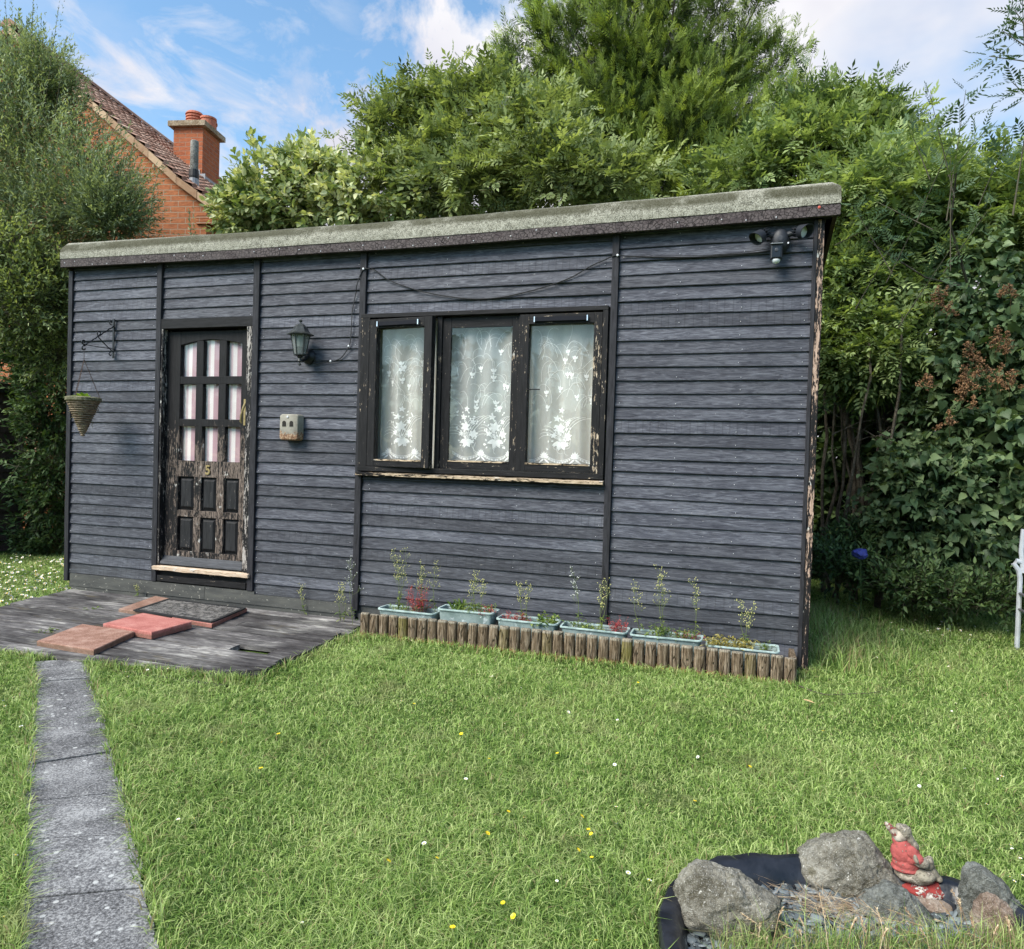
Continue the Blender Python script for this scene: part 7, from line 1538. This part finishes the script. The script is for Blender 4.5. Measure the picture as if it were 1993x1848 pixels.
def bushyweed(x, y, z, w_, h, mat, label, n=60, ls=.02, stm=M_wst, strap=False, grp='low weeds in the troughs'):
    r_ = empty('low_weed', (x, y, z), label, 'weed', grp); s_, l_ = MB(), MB()
    for k in range(n):
        b0 = Vector((x + random.uniform(-w_, w_) * .8, y + random.uniform(-.05, .05), z - .01))
        if strap: leafblade(l_, b0, (random.uniform(-.7, .7), random.uniform(-.4, .2), 1), h * random.uniform(.6, 1.1), .014, droop=.35, n=5, up=(0, -1, .1)); continue
        e = b0 + Vector((random.uniform(-.05, .05), random.uniform(-.05, .03), h * random.uniform(.3, 1))); s_.tube([b0, b0.lerp(e, .5) + Vector((.005, 0, 0)), e], .0009, 3)
        for j in range(6): c = b0.lerp(e, .3 + .7 * random.random()); leafblade(l_, c, (random.uniform(-1, 1), random.uniform(-1, .6), random.uniform(-.1, 1)), ls * random.uniform(.6, 1.3), ls * .45, droop=.3, n=2)
    if not strap: s_.build('stems', stm, r_)
    l_.build('leaves', mat, r_)
WZ = .10
tallweed(-2.40, 4.88, WZ, .44, 'tall yellow-budded weed at the left end of the leftmost trough', 3); tallweed(-2.22, 4.9, WZ, .36, 'yellow-budded weed in the middle of the leftmost trough', 2, .04); tallweed(-2.12, 4.9, WZ, .42, 'slender weed at the right end of the leftmost trough', 1, .02)
bushyweed(-2.25, 4.88, WZ, .09, .22, L_red, 'crimson-leaved herb in the leftmost trough', 46, .022, M_rst); bushyweed(-2.32, 4.88, WZ, .16, .06, L_weed, 'green seedlings in the leftmost trough', 40, .022)
bushyweed(-1.93, 4.90, .14, .06, .15, L_weed, 'tuft of strappy green leaves in the second trough', 26, .03, strap=True); tallweed(-1.80, 4.9, .14, .27, 'bushy weed with one yellow flower in the second trough', 3, .06); bushyweed(-1.78, 4.88, .14, .16, .09, L_weed, 'green and reddish seedlings in the second trough', 50, .022); bushyweed(-1.68, 4.86, .14, .05, .07, L_red, 'red-tinged sprigs at the right end of the second trough', 26, .018, M_rst)
bushyweed(-1.47, 4.88, WZ, .12, .08, L_red, 'red-leaved sprigs in the left half of the third trough', 46, .02, M_rst); tallweed(-1.40, 4.9, WZ, .30, 'pair of upright budded stems in the third trough', 2, .06); bushyweed(-1.26, 4.87, WZ, .08, .08, L_weed, 'broad-leaved green weed in the third trough', 24, .045)
tallweed(-1.02, 4.9, WZ, .40, 'single tall thin weed standing left in the fourth trough', 1, .01, parts_='f'); tallweed(-.86, 4.9, WZ, .34, 'yellow-budded weed against the right-hand post', 2, .03); bushyweed(-.74, 4.87, WZ, .06, .12, L_red, 'red-tipped herb at the right end of the fourth trough', 36, .02, M_rst); bushyweed(-.95, 4.87, WZ, .12, .06, L_weed, 'few green leaves in the fourth trough', 24, .03)
tallweed(-.58, 4.92, WZ, .34, 'budded weed at the left end of the fifth trough', 1, .02); tallweed(-.44, 4.92, WZ, .46, 'tallest yellow-budded weed in the fifth trough', 2, .02); tallweed(-.26, 4.93, WZ, .42, 'leaning tall weed at the right end of the fifth trough', 1, .02)
bushyweed(-.42, 4.86, WZ, .2, .09, L_weed, 'tangle of green weeds in the fifth trough', 60, .026); bushyweed(-.28, 4.86, WZ, .08, .07, L_red, 'dark pink herb in the fifth trough', 22, .016, M_rst)
bushyweed(-.02, 4.84, .08, .17, .09, L_yel, 'yellowing dense foliage spilling over the rightmost trough', 110, .026, grp='low weeds in the troughs'); tallweed(.10, 4.88, .08, .30, 'budded weed with curling leaves in the rightmost trough', 2, .03); bushyweed(.2, 4.85, .08, .04, .08, L_weed, 'small green sprig at the right end of the rightmost trough', 12, .025)
tallweed(-3.28, 5.0, -.05, .26, 'small yellow-flowered weed at the foot of the wall between door and window', 1, .02, grp='weeds at the foot of the wall'); tallweed(-2.90, 4.92, -.05, .30, 'weed growing beside the left end of the log edging', 2, .02, grp='weeds at the foot of the wall'); tallweed(-4.98, 5.0, -.05, .10, 'tiny seedling at the foot of the wall left of the door', 1, .01, grp='weeds at the foot of the wall')
tallweed(-2.78, 4.9, -.05, .5, 'wispy pale grass weed standing in front of the post left of the window', 1, .02, parts_='f', grp='weeds at the foot of the wall')
# small weeds on the deck
for (a, b_, lab) in ((185, 1248 - 63, 'small weed tuft between the deck boards left of the red slab'), (95, 1228, 'small weed tuft near the left edge of the deck')):
    q_ = gr(a, b_, -.05); bushyweed(q_.x, q_.y, -.05, .03, .03, L_weed, lab, 10, .02, grp='tufts on the deck')
